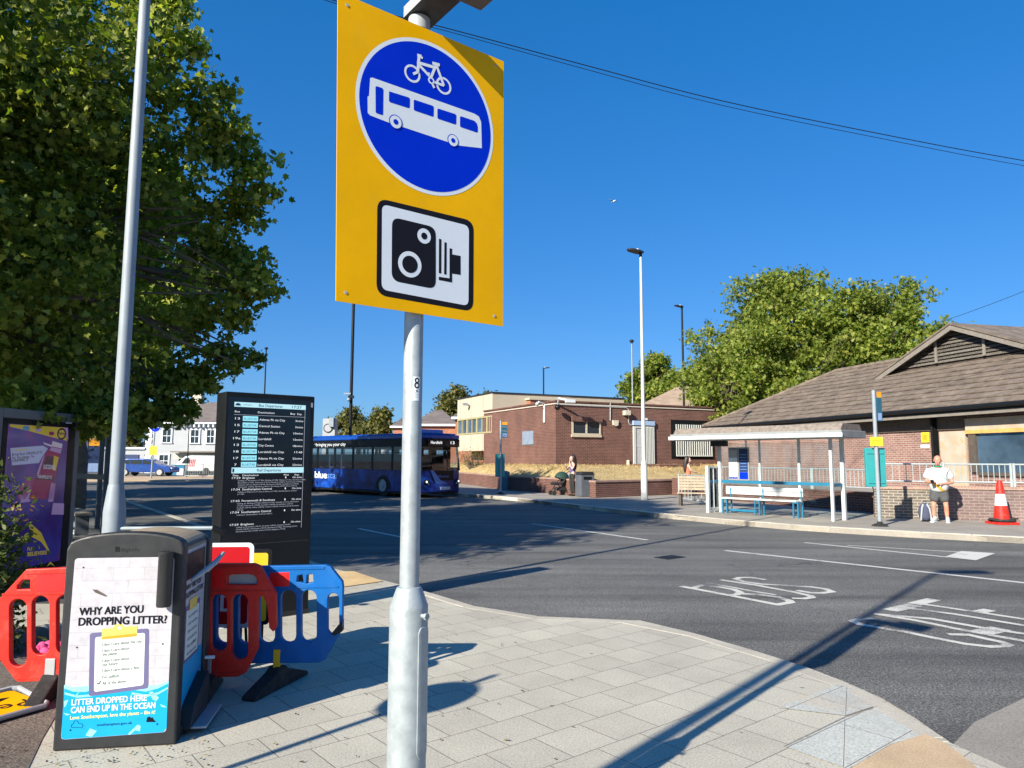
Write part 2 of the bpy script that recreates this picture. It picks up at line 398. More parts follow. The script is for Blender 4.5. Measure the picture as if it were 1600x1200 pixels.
TEAL = pbr('teal_paint', (.03, .28, .29), .5, 0, .06, 4)
NAVY = pbr('navy_paint', (.012, .03, .10), .45, 0, .05, 4)
SKYB = pbr('bright_blue_paint', (.012, .15, .27), .45, 0, .08, 5)
ORANGE = pbr('orange_label', (.75, .32, .02), .5, 0, .05, 5)
YLAB = pbr('bright_yellow_label', (.85, .70, .03), .5, 0, .05, 5)
WOOD = pbr('weathered_wood', (.36, .30, .22), .8, 0, .2, 7, .2, 40)
TIMBER = pbr('dark_timber', (.085, .068, .055), .75, 0, .2, 5)
GTIMBER = pbr('grey_timber', (.20, .18, .155), .8, 0, .15, 6, .15, 30)
PLY = pbr('plywood_board', (.40, .35, .28), .8, 0, .12, 2.5, dirt=((.50, .27, .07), .95))
CREAM = pbr('cream_render_panel', (.46, .405, .31), .8, 0, .06, 1.2, dirt=((.40, .31, .22), .5))
WHITER = pbr('white_render', (.36, .38, .40), .8, 0, .06, .8)
CREAMR = pbr('cream_render', (.52, .48, .39), .8, 0, .05, .8)
SLATE = pbr('grey_slate', (.15, .125, .115), .8, 0, .2, 1.5)
CLAY = pbr('clay_tile', (.33, .24, .17), .85, 0, .2, 1.5)
def m_tile():
    m, nt, p = newmat('brown_concrete_tile'); v = objc(nt)
    c = ramp(nt, noise(nt, v, 2.2, 8, .78), [(.32, (.075, .056, .042)), (.5, (.155, .122, .096)), (.68, (.24, .195, .155))])
    li = ramp(nt, noise(nt, v, 7.0, 5, .8), [(.66, 0.0), (.72, .8)])
    c = mixc(nt, li, c, (.42, .38, .31)); nt.links.new(c, p.inputs['Base Color']); p.inputs['Roughness'].default_value = .9
    bumpn(nt, p, noise(nt, v, 30, 4), .4, .02)
    return m
TILE = m_tile()
LEAD = pbr('lead_flashing', (.24, .27, .31), .6, .2, .12, 3)
DGLASS = pbr('dark_window_glass', (.02, .03, .04), .06, 0, .1, 1)
BGLASS = pbr('reflective_window_glass', (.10, .17, .25), .08, .5, .45, .9)
GLASS = glass('shelter_glass', (.88, .93, .93), .03, .02)
BUSGL = glass('tinted_bus_glass', (.62, .66, .68), .02, .03)
BRK1 = brick('purple_brown_brick', (.090, .034, .026), (.135, .054, .040), (.19, .12, .095), mortar=.011)
BRK2 = brick('pink_brown_brick', (.19, .098, .085), (.255, .135, .115), (.36, .29, .25))
BRK3 = brick('grey_green_brick', (.10, .085, .072), (.155, .13, .11), (.33, .30, .245))
BRK4 = brick('dull_purple_brick', (.13, .088, .085), (.185, .125, .115), (.24, .195, .175))
BRKO = brick('orange_brick', (.30, .095, .045), (.37, .125, .06), (.34, .22, .15))
BARK = pbr('bark', (.13, .105, .08), .9, 0, .3, 5, .6, 20)
SKIN = pbr('skin', (.56, .30, .21), .55, 0, .06, 12)
SKINR = pbr('sunburnt_skin', (.55, .24, .16), .5, 0, .08, 12)
HAIRD = pbr('dark_hair', (.02, .014, .012), .5, 0, .2, 30)
PLANE = leafmat('plane_leaf', (.065, .110, .014), (.150, .205, .028), (.40, .41, .09), .45)
BRIGHT = leafmat('bright_leaf', (.10, .15, .022), (.18, .235, .036), (.32, .33, .07), .4)
OAK = leafmat('olive_leaf', (.06, .075, .018), (.12, .13, .032), (.21, .17, .05), .3)
SHRUB = leafmat('shrub_leaf', (.045, .07, .016), (.085, .115, .03), (.17, .18, .06), .35)
# ------------------------------------------------------------------ the ground
ZR = -0.03
b = MB(); b.quad((-300, -150, ZR), (300, -150, ZR), (300, 500, ZR), (-300, 500, ZR), ASPH); b.build('road', kind='structure')
RD = Vector((-.58, .81, 0)).normalized()
k0 = gp(530, 891)
edge = [k0 + RD * 30, k0] + [gp(x, y) for x, y in ((600, 907), (655, 921), (697, 934), (747, 949), (806, 959), (871, 966), (935, 968.5), (999, 969), (1080, 988), (1160, 1011), (1206, 1025), (1262, 1043), (1322, 1066), (1378, 1091), (1430, 1122), (1484, 1160))]
b = MB()
back = [Vector((2.9, 3.2, 0)), Vector((4.0, -8, 0)), Vector((-45, -8, 0)), Vector((-45, edge[0].y, 0))]
pts = [(p.x, p.y) for p in edge + back][::-1]
b.prism(pts, (0, 0, -.12), (1, 0, 0), (0, 1, 0), (0, 0, .12), SLAB); b.build('pavement', kind='structure')

def kerb(name, pts, side, w, zt, zb, mat, L=.92, gap=.006, bev=.012):
    """stones laid along a polyline; side = +1 puts them on its left"""
    b = MB(); pts = [Vector((p.x, p.y, 0)) for p in pts]
    acc = [0.0]
    for p, q in zip(pts, pts[1:]): acc.append(acc[-1] + (q - p).length)
    def pos(s):
        for i in range(len(pts) - 1):
            if s <= acc[i + 1] or i == len(pts) - 2:
                return pts[i].lerp(pts[i + 1], (s - acc[i]) / max(acc[i + 1] - acc[i], 1e-6))
    s = 0.0
    while s < acc[-1] - .05:
        e = min(s + L, acc[-1]); p, q = pos(s + gap), pos(e - gap); d = (q - p)
        if d.length < .03: break
        n = Vector((-d.y, d.x, 0)).normalized() * side * w
        jz = random.uniform(-.004, .004)
        b.prism([(v.x, v.y) for v in (p, q, q + n, p + n)], (0, 0, zb), (1, 0, 0), (0, 1, 0), (0, 0, zt - zb + jz), mat)
        s = e
    return b.build(name, kind='structure', bevel=bev)
kerb('kerb', edge, -1, .13, .003, -.1, KERBD, .9, .004, .004)

far = [gp(x, y, ZR) for x, y in ((1600, 849.5), (1495, 844), (1390, 838), (1309, 833), (1229, 827.5), (1120, 818), (1020, 808), (965, 802), (880, 792), (799, 782), (760, 779), (727, 776))]
far = [far[0] + (far[0] - far[1]).normalized() * 12] + far + [far[-1] + Vector((-.62, .78, 0)) * 14]
ZP = .09
b = MB()
pts = [(p.x, p.y) for p in far] + [(-11, 58), (60, 58), (60, 4)]
b.prism(pts[::-1], (0, 0, -.12), (1, 0, 0), (0, 1, 0), (0, 0, .12 + ZP), TARMAC); b.build('far_pavement', kind='structure')
kerb('far_kerb', far, -1, .16, ZP + .008, -.1, KERB, .92, .006, .015)

b = MB(); q = [gp(-40, 752, .02), gp(345, 750.5, .02), gp(345, 742.5, .02), gp(-40, 744, .02)]
b.prism([(p.x, p.y) for p in q], (0, 0, -.03), (1, 0, 0), (0, 1, 0), (0, 0, .06), RESIN); b.build('traffic_island', kind='structure')

b = MB()
q = [gp(45, 1200), gp(66, 1155), gp(88, 1118)]
pts = [(-2.2, 2.2)] + [(p.x, p.y) for p in q] + [(-2.86, 5.2), (-3.3, 6.2), (-4.6, 7.2), (-14, 7.2), (-14, 2.2)]
b.poly(pts, (0, 0, .004), (1, 0, 0), (0, 1, 0), DIRT); b.build('bare_ground', kind='structure')

nk = Vector((-RD.y, RD.x, 0)) * .2; q = [k0 + RD * 1.2 + nk, edge[0] + nk, Vector((-45, edge[0].y, 0)), Vector((-45, 8.3, 0)), Vector((-4.3, 8.3, 0)), Vector((-3.7, 10.2, 0))]
b = MB(); b.poly([(p.x, p.y) for p in q], (0, 0, .004), (1, 0, 0), (0, 1, 0), ASPH); b.build('footway', kind='structure')
b = MB(); q = [gp(500, 894), gp(553, 893.5), gp(599, 909), (gp(500, 923))]
b.poly([(p.x, p.y) for p in q][::-1], (0, 0, .009), (1, 0, 0), (0, 1, 0), TACT); b.build('tactile_paving', kind='structure')
b = MB()
q = [gp(x, y) for x, y in ((1446, 1149), (1476, 1163), (1500, 1180), (1560, 1230), (1560, 1330), (1180, 1330), (1334, 1200), (1392, 1166))]
b.poly([(p.x, p.y) for p in q][::-1], (0, 0, .010), (1, 0, 0), (0, 1, 0), RESIN)
b.build('resin_path', kind='structure')
b = MB(); q = [gp(x, y, ZR) for x, y in ((1488, 1166), (1522, 1130), (1600, 1092), (1760, 1030), (2000, 1300), (1580, 1330))]
b.poly([(p.x, p.y) for p in q][::-1], (0, 0, ZR + .006), (1, 0, 0), (0, 1, 0), TARMAC); b.build('crossover', kind='structure')
b = MB()
for pl in (((1216, 1107), (1307, 1071), (1323, 1073), (1321, 1119)), ((1324, 1073.5), (1370, 1103), (1322, 1119)), ((1227, 1168), (1320, 1123), (1317.5, 1200)),
           ((1321.5, 1123), (1373, 1105), (1440, 1150), (1392, 1164), (1319, 1207))):
    q = [gp(*p) for p in pl]; c = sum(q, Vector()) / len(q)
    if sum((q[i].x * q[(i + 1) % len(q)].y - q[(i + 1) % len(q)].x * q[i].y) for i in range(len(q))) < 0: q = q[::-1]
    b.poly([(p.x, p.y) for p in q], (0, 0, .005), (1, 0, 0), (0, 1, 0), SLABB)
for (x0, y0, x1, y1) in ((1225, 1168, 1321, 1121), (1321, 1121, 1372, 1104)):
    p, q = gp(x0, y0), gp(x1, y1); b.poly(bar2((p.x, p.y), (q.x, q.y), .0045), (0, 0, .0065), (1, 0, 0), (0, 1, 0), DIRT)
b.build('corner_slabs', kind='structure')

# road markings
b = MB(); zm = ZR + .005
def strip(x0, y0, x1, y1, w, mat=PAINT2):
    p, q = gp(x0, y0, ZR), gp(x1, y1, ZR); b.poly(bar2((p.x, p.y), (q.x, q.y), w), (0, 0, zm), (1, 0, 0), (0, 1, 0), mat)
strip(1133, 860.5, 1605, 911.5, .11); strip(832, 818.5, 1012, 844, .10)
strip(1257, 848, 1482, 871, .10); strip(1324, 852.5, 1502, 863, .07)
q = [gp(x, y, ZR) for x, y in ((1476, 870.5), (1525, 876), (1555, 865), (1502, 861.5))]
b.poly([(p.x, p.y) for p in q], (0, 0, zm + .002), (1, 0, 0), (0, 1, 0), PAINT2)
strip(640, 842, 560, 826, .1)
nst = [0]
def strokes(ox, oy, sc, lines):     # worn letters laid as strokes
    for w, pts in lines:
        P = [gp(ox + x * sc, oy + y * sc, ZR) for x, y in pts]
        for p, q in zip(P, P[1:]):
            d = (q - p).normalized() * w * .3; nst[0] += 1
            b.poly(bar2((p.x - d.x, p.y - d.y), (q.x + d.x, q.y + d.y), w), (0, 0, zm + .0004 * (nst[0] % 4)), (1, 0, 0), (0, 1, 0), PAINT)
strokes(1040, 880, .175, ((.10, [(150, 211), (560, 288), (1000, 374)]), (.09, [(245, 226), (330, 200), (480, 215), (610, 238), (668, 262), (635, 284), (560, 288)]),
    (.10, [(690, 276), (850, 285), (1000, 308), (1100, 335), (1120, 353), (1000, 374)]),
    (.07, [(375, 181), (560, 212), (760, 250), (970, 284)]), (.09, [(505, 153), (800, 198), (1000, 235), (1180, 268), (1290, 294), (1310, 309), (1235, 320), (1150, 317)]),
    (.09, [(880, 147), (760, 130), (665, 131), (622, 145), (700, 168), (860, 190), (1050, 200), (1300, 215), (1430, 234), (1490, 257), (1400, 270), (1290, 267), (1190, 249)])))
strokes(1310, 920, .18125, ((.085, [(285, 262), (180, 265), (122, 282), (190, 312), (600, 380), (850, 432), (1100, 480), (1300, 503), (1435, 499), (1468, 485), (1400, 462), (1250, 430), (1120, 400), (970, 396)]),
    (.09, [(335, 222), (800, 262), (1300, 350), (1750, 412)]), (.09, [(335, 222), (650, 272), (1000, 345), (1350, 410), (1750, 480)]), (.20, [(1225, 382), (1375, 351)]),
    (.17, [(462, 186), (642, 147)]), (.085, [(610, 171), (1000, 222), (1600, 320), (1850, 362)]), (.16, [(668, 131), (808, 97)]), (.085, [(760, 140), (1200, 205), (1600, 265), (1850, 303)]), (.14, [(1205, 204), (1290, 188)])))
b.build('road_markings', kind='structure')
# a few iron covers and small patches in the road
for i, (x, y, a) in enumerate(((1047, 871, .24), (722, 963, .10))):
    p = gp(x, y, ZR); m = MB(); m.box((0, 0, 0), (a * 2, a * 1.3, .012), BLK)
    for k in range(5): m.box((0, (k - 2) * a * .22, .007), (a * 1.7, a * .08, .006), DGREY)
    tag(m.build('manhole_cover', loc=(p.x, p.y, ZR + .002), rz=R(38)), ('dark rectangular iron cover sunk in the sunny road', 'small iron cover at the pavement edge')[i], 'manhole cover')

# ------------------------------------------------------------------ the yellow sign on its galvanised pole
PX, PY = at(643, 716, 2.75).x, 2.75
sp = thing('sign_post', 'galvanised post carrying the big yellow bus and camera sign', 'sign post', (PX, PY, 0))
zs = hz(946, 640, PY); zc = hz(917, 642, PY); rb, rp = .0715, .0368
ztop = hz(14, 656, PY)
m = MB(); m.lathe([(rb, 0), (rb, zs - .004), (rb * .985, zs + .002), (rp * 1.32, zc - .006), (rp * 1.22, zc), (rp, zc + .003)], GALV, 40)
bs = m.build('post_base', sp)
m = MB()
aa = R(-18)
dm = MB()
for k in range(9):
    pass
w0, w1 = R(-52), R(-8)
def arc_panel(mb, r0, r1, a0, a1, z0, z1, mat, n=10, rc=.02):
    vs = []; 
    for k in range(n + 1):
        a = a0 + (a1 - a0) * k / n; e = min(1, min(k, n - k) / 1.5); zz0 = z0 + rc * (1 - e); zz1 = z1 - rc * (1 - e)
        for r_, z_ in ((r0, zz0), (r1, zz0), (r1, zz1), (r0, zz1)): vs.append((r_ * math.cos(a), r_ * math.sin(a), z_))
    fs = []
    for k in range(n):
        i = 4 * k
        for j in range(4): fs.append((i + j, i + 4 + j, i + 4 + (j + 1) % 4, i + (j + 1) % 4))
    fs += [(3, 2, 1, 0), (4 * n, 4 * n + 1, 4 * n + 2, 4 * n + 3)]
    mb.add(vs, fs, mat, True)
dm = MB(); arc_panel(dm, rb - .002, rb + .0045, w0, w1, hz(1178, 664, PY), hz(976, 664, PY), GALV)
dm.build('access_door', bs)
m = MB(); zb = hz(958, 668, PY)
m.tube((rb * .75, -rb * .62, zb), (rb * 1.02, -rb * .84, zb), .008, None, GALV, 6); m.tube((rb * .95, -rb * .78, zb), (rb * 1.07, -rb * .88, zb), .0125, None, GALV, 6)
m.build('bolt', bs)
m = MB(); m.lathe([(rp, zc), (rp, ztop), (rp * .9, ztop + .01)], GALV, 32); m.build('pole', sp)
m = MB()                        # number sticker wrapped on the pole
ac = R(-58)
z8t, z8b, zlb = hz(590, 655, PY), hz(609, 655, PY), hz(627, 655, PY)
arc_panel(m, rp - .001, rp + .0008, ac - .42, ac + .40, z8b, z8t, SIGNW, 8, .0)
arc_panel(m, rp - .001, rp + .0008, ac - .56, ac + .30, zlb, z8b - .001, SIGNW, 8, .0)
cyl = lambda x, z: ((rp + .0018) * math.cos(ac + x / rp), (rp + .0018) * math.sin(ac + x / rp), z)
hh = z8t - z8b
for zc8, ro in ((z8b + hh * .30, hh * .245), (z8b + hh * .70, hh * .215)):
    for j in range(36):
        a0, a1 = 2 * math.pi * j / 36, 2 * math.pi * (j + 1) / 36; ri = ro * .56
        m.add([cyl(r_ * .92 * math.cos(a), zc8 + r_ * math.sin(a)) for r_, a in ((ro, a0), (ro, a1), (ri, a1), (ri, a0))], [(0, 1, 2, 3)], INK)
for k in range(4):
    z = zlb + .012 + k * .006
    arc_panel(m, rp, rp + .0013, ac - .45, ac + .15, z, z + .0012, LGREY, 5, 0)
arc_panel(m, rp, rp + .0014, ac - .1, ac + .12, z8b - .011, z8b - .004, INK, 3, .002)
m.build('number_sticker', sp)

U = Vector((math.cos(R(37)), math.sin(R(37)), 0)); V = Vector((0, 0, 1)); NRM = Vector((math.sin(R(37)), -math.cos(R(37)), 0))
P0 = at(525, 470, 2.5); off = Vector((PX, PY, 0))
def suv(x, y):
    d = ray(x, y); t = (P0 - EYE).dot(NRM) / d.dot(NRM); q = EYE + d * t - P0
    return (q.dot(U), q.z)
def lay(mb, pts, k, mat, px=True):  # flat shape k layers proud of the plate
    pts = [suv(*p) for p in pts] if px else pts
    ar = sum(pts[i][0] * pts[(i + 1) % len(pts)][1] - pts[(i + 1) % len(pts)][0] * pts[i][1] for i in range(len(pts)))
    if ar < 0: pts = pts[::-1]
    mb.poly(pts, P0 - off + NRM * (.0006 * k), U, V, mat)
def circ(x, y, rx, n=40):       # true circle on the plate about a pixel
    c = suv(x, y); return disc(c[0], c[1], rx, n)
m = MB()
cor = [suv(*p) for p in ((525, 470), (786, 510), (787, 96), (528, -13.5))]
m.prism(cor, P0 - off - NRM * .0035, U, V, NRM * .0035, YEL)
for q in ((.035, .035), (.69, .03), (.69, 1.12), (.01, 1.12)): m.prism(disc(q[0], q[1], .006, 10), P0 - off, U, V, NRM * .002, LGREY)
pl = m.build('sign_plate', sp)
for v in (.22, .95):            # the back: channels and clips that hold the plate
    m = MB()
    m.box(P0 - off + U * .36 + V * v - NRM * .018, (.62, .024, .03), GALV, rz=R(37))
    m.lathe([(rp + .006, -.02), (rp + .006, .02)], GALV, 20, (0, 0, P0.z + v)); m.build('clamp', sp)
m = MB()
CX, CY, CR = .366, .791, .3145
lay(m, disc(CX, CY, CR, 96), 1, SIGNW, False); lay(m, disc(CX, CY, CR - .0155, 96), 2, BLUESIGN, False)
Z1 = lambda x, y: (500 + x / 4, y / 4)      # enlarged crop of the photograph -> photograph
bus = [(312, 488), (326, 486), (965, 712), (992, 730), (1006, 765), (1010, 927), (870, 911), (790, 886), (517, 795), (428, 767), (312, 722), (297, 706), (296, 604), (305, 602)]
lay(m, [Z1(*p) for p in bus], 3, SIGNW)
for w in ([(345, 545), (352, 540), (386, 551), (394, 560), (392, 716), (386, 720), (352, 709), (346, 702)],
          [(430, 572), (552, 610), (560, 618), (559, 672), (552, 677), (436, 640), (429, 632)],
          [(584, 628), (590, 625), (702, 662), (709, 670), (708, 726), (702, 730), (590, 692), (584, 686)],
          [(732, 684), (738, 680), (843, 714), (850, 722), (849, 775), (843, 779), (738, 744), (732, 738)],
          [(873, 732), (880, 728), (962, 756), (978, 772), (984, 794), (984, 824), (978, 829), (880, 796), (873, 790)]):
    lay(m, [Z1(*p) for p in w], 4, BLUESIGN)
for x, y, r in ((471, 764, .0285), (829, 880, .0265)):
    x, y = Z1(x, y)
    for rr, k, mt in ((r, 5, BLUESIGN), (r * .87, 6, SIGNW), (r * .37, 7, BLUESIGN)): lay(m, circ(x, y, rr), k, mt, False)
for x, y in ((576, 461), (772, 537)):
    x, y = Z1(x, y); c = suv(x, y)
    for j in range(32):
        a0, a1 = 2 * math.pi * j / 32, 2 * math.pi * (j + 1) / 32
        ro, ri = .0360, .0270
        lay(m, [(c[0] + r_ * math.cos(a), c[1] + r_ * math.sin(a)) for r_, a in ((ro, a0), (ro, a1), (ri, a1), (ri, a0))], 3, SIGNW, False)
for i, (p, q, w) in enumerate((((618, 350), (612, 402), .011), ((606, 346), (633, 354), .011), ((633, 354), (630, 366), .011), ((618, 395), (722, 425), .011), ((610, 400), (690, 486), .010), ((724, 405), (690, 490), .010),
                ((722, 400), (772, 537), .010), ((614, 398), (608, 452), .011), ((608, 452), (580, 464), .009), ((700, 396), (746, 408), .011), ((728, 412), (726, 400), .011), ((694, 508), (772, 537), .009), ((672, 462), (682, 470), .014), ((690, 505), (712, 552), .009))):
    lay(m, bar2(suv(*Z1(*p)), suv(*Z1(*q)), w), 4 + .15 * i, SIGNW)  if False else lay(m, bar2(suv(*Z1(*p)), suv(*Z1(*q)), w * 1.15), 4 + .1 * i, SIGNW, False)
cc = circ(*Z1(692, 505), .0145); lay(m, cc, 6, SIGNW, False); lay(m, circ(*Z1(692, 505), .0075), 6.6, BLUESIGN, False)
m.build('bus_roundel', pl)
m = MB(); Z2 = lambda x, y: (500 + x / 4, 290 + y / 4)
def rrect(pts, r, n=6):         # rounded quadrilateral in plate coordinates
    pts = [Vector(suv(*Z2(*p))) for p in pts]; out = []
    for i in range(4):
        p, a, c = pts[i], pts[i - 1], pts[(i + 1) % 4]
        d0, d1 = (a - p).normalized(), (c - p).normalized()
        s, e = p + d0 * r, p + d1 * r
        for k in range(n + 1):
            t = k / n; out.append(tuple(s.lerp(p, t).lerp(p.lerp(e, t), t)))
    return out
lay(m, rrect([(358, 76), (960, 222), (957, 788), (352, 682)], .045), 1, INK, False)
lay(m, rrect([(387, 116), (930, 252), (927, 752), (384, 650)], .026), 2, SIGNW, False)
lay(m, rrect([(449, 196), (722, 262), (722, 648), (446, 594)], .035), 3, INK, False)
for x, y, r in ((649, 316, .0300), (560, 493, .0505)):
    for rr, k, mt in ((r, 4, SIGNW), (r * .45 if r < .04 else r * .66, 5, INK)): lay(m, circ(*Z2(x, y), rr), k, mt, False)
for w in ([(742, 332), (757, 336), (756, 550), (741, 547)], [(776, 354), (790, 357), (789, 557), (774, 554)], [(808, 392), (824, 395), (824, 606), (741, 590), (741, 570), (808, 580)],
          [(822, 430), (877, 440), (877, 558), (822, 550)]):
    lay(m, [Z2(*p) for p in w], 3, INK)
m.build('camera_panel', pl)
# sign lantern reaching out over the plate
zl = hz(30, 663, PY)
m = MB(); o = Vector((0, 0, zl))
M3 = Matrix((U, NRM, V)).transposed()
m.box(o + U * .012 + NRM * .10 + V * .035, (.118, .30, .055), LGREY, M=M3)
m.box(o + U * .012 + NRM * .10 + V * .006, (.125, .306, .008), DGREY, M=M3)  # dark plate paints the unlit underside of the arm
m.lathe([(.044, -.06), (.044, .0)], LGREY, 24, o)
lt = m.build('lantern_arm', sp, bevel=.008)
m = MB(); m.box(o + U * .055 + NRM * .36 + V * .034, (.225, .32, .075), LGREY, M=M3); m.box(o + U * .055 + NRM * .36 + V * -.007, (.210, .30, .010), TIMBER, M=M3)  # brown lower plate paints shade and yellow bounce under the head
m.build('lantern_head', sp, bevel=.015)

# ------------------------------------------------------------------ lamp columns
def column(label, cat, x, y0, Y, ztop, r0, r1, zsh, rbase, mat, group=None, head=None, name='lamp_column', base_z=0.0, arm=.55, armdir=(0, 1, 0)):
    p = at(x, y0, Y)
    t = thing(name, label, cat, (p.x, Y, base_z), 0, group)
    m = MB(); m.lathe([(rbase, 0), (rbase, zsh - .25), (rbase * .97, zsh - .22), (r0 * 1.12, zsh - .02), (r0 * 1.05, zsh)], mat, 28)
    if zsh > .3: m.build('column_base', t)
    m = MB(); m.lathe([(r0, zsh if zsh > .3 else 0), (r1, ztop)], mat, 24); m.build('shaft', t)
    if head:
        a = Vector(armdir).normalized(); s = a.cross(Vector((0, 0, 1)))
        m = MB()
        if head == 'led':
            M = Matrix((s, a, Vector((0, 0, 1)))).transposed()
            m.tube((0, 0, ztop - .05), (0, 0, ztop + .1), r1 * 1.25, r1 * 1.25, DGREY, 12)
            pr = [(-.14, 0), (.14, 0), (.19, .18), (.17, .52), (.08, .66), (-.08, .66), (-.17, .52), (-.19, .18)]
            m.prism(pr, Vector((0, 0, ztop + .08)) - a * .06, s, a + Vector((0, 0, .10)), (0, 0, .07), DGREY)
            m.tube(a * .14 + Vector((0, 0, ztop + .15)), a * .14 + Vector((0, 0, ztop + .26)), .05, .05, WHITEP, 10)
        elif head == 'arm':
            m.path([(0, 0, ztop - .1), (0, 0, ztop)] + [tuple(a * (arm * k / 4) + Vector((0, 0, ztop + .08 * math.sin(k / 4 * 1.5)))) for k in range(1, 5)], .035, mat, 8)
            m.box(a * (arm + .25) + Vector((0, 0, ztop + .06)), (.28, .6, .1), DGREY, M=Matrix((s, a, Vector((0, 0, 1)))).transposed())
        elif head == 'globe':
            m.ball((0, 0, ztop + .12), (.2, .2, .14), DGREY, 10, 6); m.tube((0, 0, ztop - .1), (0, 0, ztop + .05), .07, .12, DGREY, 8)
        m.build('lantern', t, bevel=.01 if head == 'led' else 0)
    return t
column('tall pale grey lamp column rising behind the litter bin through the tree', 'lamp post', 168, 985, 6.8, 10.0, .0625, .040, hz(757, 186, 6.8), .0965, GREYP, head='led', armdir=(.6, .8, 0))
column('lamp column on the pavement behind the camera', 'lamp post', 0, 0, 1, 8, .06, .04, 1.4, .09, GREYP, head=None) if False else None
t = thing('lamp_column', 'grey lamp column beside the viewer whose long shadow crosses the paving', 'lamp post', (-3.3, -.55, 0))
m = MB(); m.lathe([(.09, 0), (.09, 1.4), (.062, 1.62), (.04, 8.0)], GREYP, 24); m.build('shaft', t)
m = MB(); m.tube((0, 0, 7.9), (.2, .05, 8.02), .03, .03, GREYP, 8); m.box((.5, .1, 8.02), (.7, .3, .09), DGREY); m.build('lantern', t, bevel=.02)
t = thing('bus_stop_pole', 'slim grey pole with a round plate near the viewer', 'pole', (-3.245, 1.955, 0))
m = MB(); m.lathe([(.028, 0), (.026, 2.62)], GREYP, 14); m.build('shaft', t)
m = MB(); m.prism(disc(0, 0, .235, 36), (.03, .03, 2.23), (math.cos(R(-40)), math.sin(R(-40)), 0), (0, 0, 1), (-.012, -.014, 0), BLUESIGN); m.build('round_plate', t)
# ------------------------------------------------------------------ flat faces measured from the photograph
class PL:
    def __init__(s, P0, U, org=(0, 0, 0)):
        s.P0 = Vector(P0); s.U = Vector(U).normalized(); s.V = Vector((0, 0, 1)); s.N = s.U.cross(s.V)  # N points to the viewer's side
        s.o = Vector(org)
    def uv(s, x, y):
        d = ray(x, y); t = (s.P0 - EYE).dot(s.N) / d.dot(s.N); q = EYE + d * t - s.P0
        return (q.dot(s.U), q.z)
    def pt(s, u, v, k=0): return s.P0 - s.o + s.U * u + s.V * v + s.N * (.001 * k)
    def lay(s, mb, pts, k, mat, px=True):
        pts = [s.uv(*p) for p in pts] if px else list(pts)
        ar = sum(pts[i][0] * pts[(i + 1) % len(pts)][1] - pts[(i + 1) % len(pts)][0] * pts[i][1] for i in range(len(pts)))
        mb.poly(pts if ar > 0 else pts[::-1], s.pt(0, 0, k * .22 if 0 < k < 20 else k), s.U, s.V, mat)
    def txt(s, mb, t, x0, y0, x1, y1, h, k, mat, bold=0.0, px=True):
        a = s.uv(x0, y0) if px else (x0, y0); e = s.uv(x1, y1) if px else (x1, y1)
        hh = s.uv(x0, y0 - h)[1] - a[1] if px else h
        d = Vector((e[0] - a[0], e[1] - a[1])); U3 = s.U * d.x + s.V * d.y
        mb.text(t, s.pt(a[0], a[1], k * .22 if 0 < k < 20 else k), U3, s.V, hh, mat, width=d.length, bold=bold)
def crop(ox, oy, sc): return lambda x, y: (ox + x * sc, oy + y * sc)

# ------------------------------------------------------------------ solar litter bin
fl, fr = gp(81, 1175), gp(274, 1164)
Ub = (fr - fl).normalized(); Nb = Vector((-Ub.y, Ub.x, 0)); wb = (fr - fl).length
bin_ = thing('litter_bin', 'dark grey solar litter bin with a blue and white anti litter poster', 'litter bin', fl + Ub * wb / 2 + Nb * .36)
o = bin_.location
A = fl - o; dep = .70
m = MB(); w = wb
prof = [(0, 0), (w, 0), (w - .006, 1.115)] + [(w / 2 + (w / 2 - .012) * math.cos(t), 1.135 + .075 * math.sin(t)) for t in [R(k) for k in range(8, 173, 12)]] + [(.006, 1.115)]
m.prism(prof, A, Ub, (0, 0, 1), Nb * .10, DGREY)
m.prism([(.03, .02), (w - .03, .02), (w - .03, 1.12), (.03, 1.12)], A + Nb * .10, Ub, (0, 0, 1), Nb * (dep - .2), DGREY)
m.prism([(x, y * .962) for x, y in prof], A + Nb * (dep - .10), Ub, (0, 0, 1), Nb * .10, DGREY)
m.prism([(0, 0), (w, 0), (w, .07), (0, .07)], A + Nb * .10, Ub, (0, 0, 1), Nb * (dep - .2), DGREY)
m.build('body', bin_, bevel=.012)
DUSTY = pbr('dusty_solar_lid', (.30, .235, .16), .75, 0, .2, 5, .15, 60)
m = MB(); top = [(x, y + .004) for x, y in prof if y > 1.125]
lidp = [(.02, 1.08), (w - .02, 1.08)] + [(w / 2 + (w / 2 - .03) * math.cos(t), 1.095 + .085 * math.sin(t)) for t in [R(k) for k in range(10, 171, 10)]]
m.prism(lidp, A + Nb * .045, Ub, (0, 0, 1), Nb * (dep - .06), DUSTY); m.build('lid', bin_, bevel=.01)
pb = PL(fl, Ub, o); T5 = crop(0, 820, 300 / 947)
WALLP = brick('poster_brick_print', (.47, .455, .49), (.49, .475, .51), (.41, .395, .43), .165, .072, .0025, .5, .03, 0)
AQUA = pbr('poster_blue', (.0, .33, .66), .4, 0, .04, 3); AQUAL = pbr('poster_pale_blue', (.28, .66, .86), .4, 0, .05, 3); PURP = pbr('poster_purple_grey', (.13, .12, .24), .45, 0, .04, 3)
PAPER = pbr('poster_paper', (.66, .72, .68), .5, 0, .02, 3); YPRINT = pbr('poster_yellow', (.80, .56, .12), .5, 0, .05, 3); YPALE = pbr('poster_pale_yellow', (.80, .78, .30), .5, 0, .03, 3)
m = MB(); f5 = lambda pts: [T5(*p) for p in pts]
cr = [pb.uv(*T5(*p)) for p in ((300, 1060), (820, 1022), (862, 158), (370, 165))]
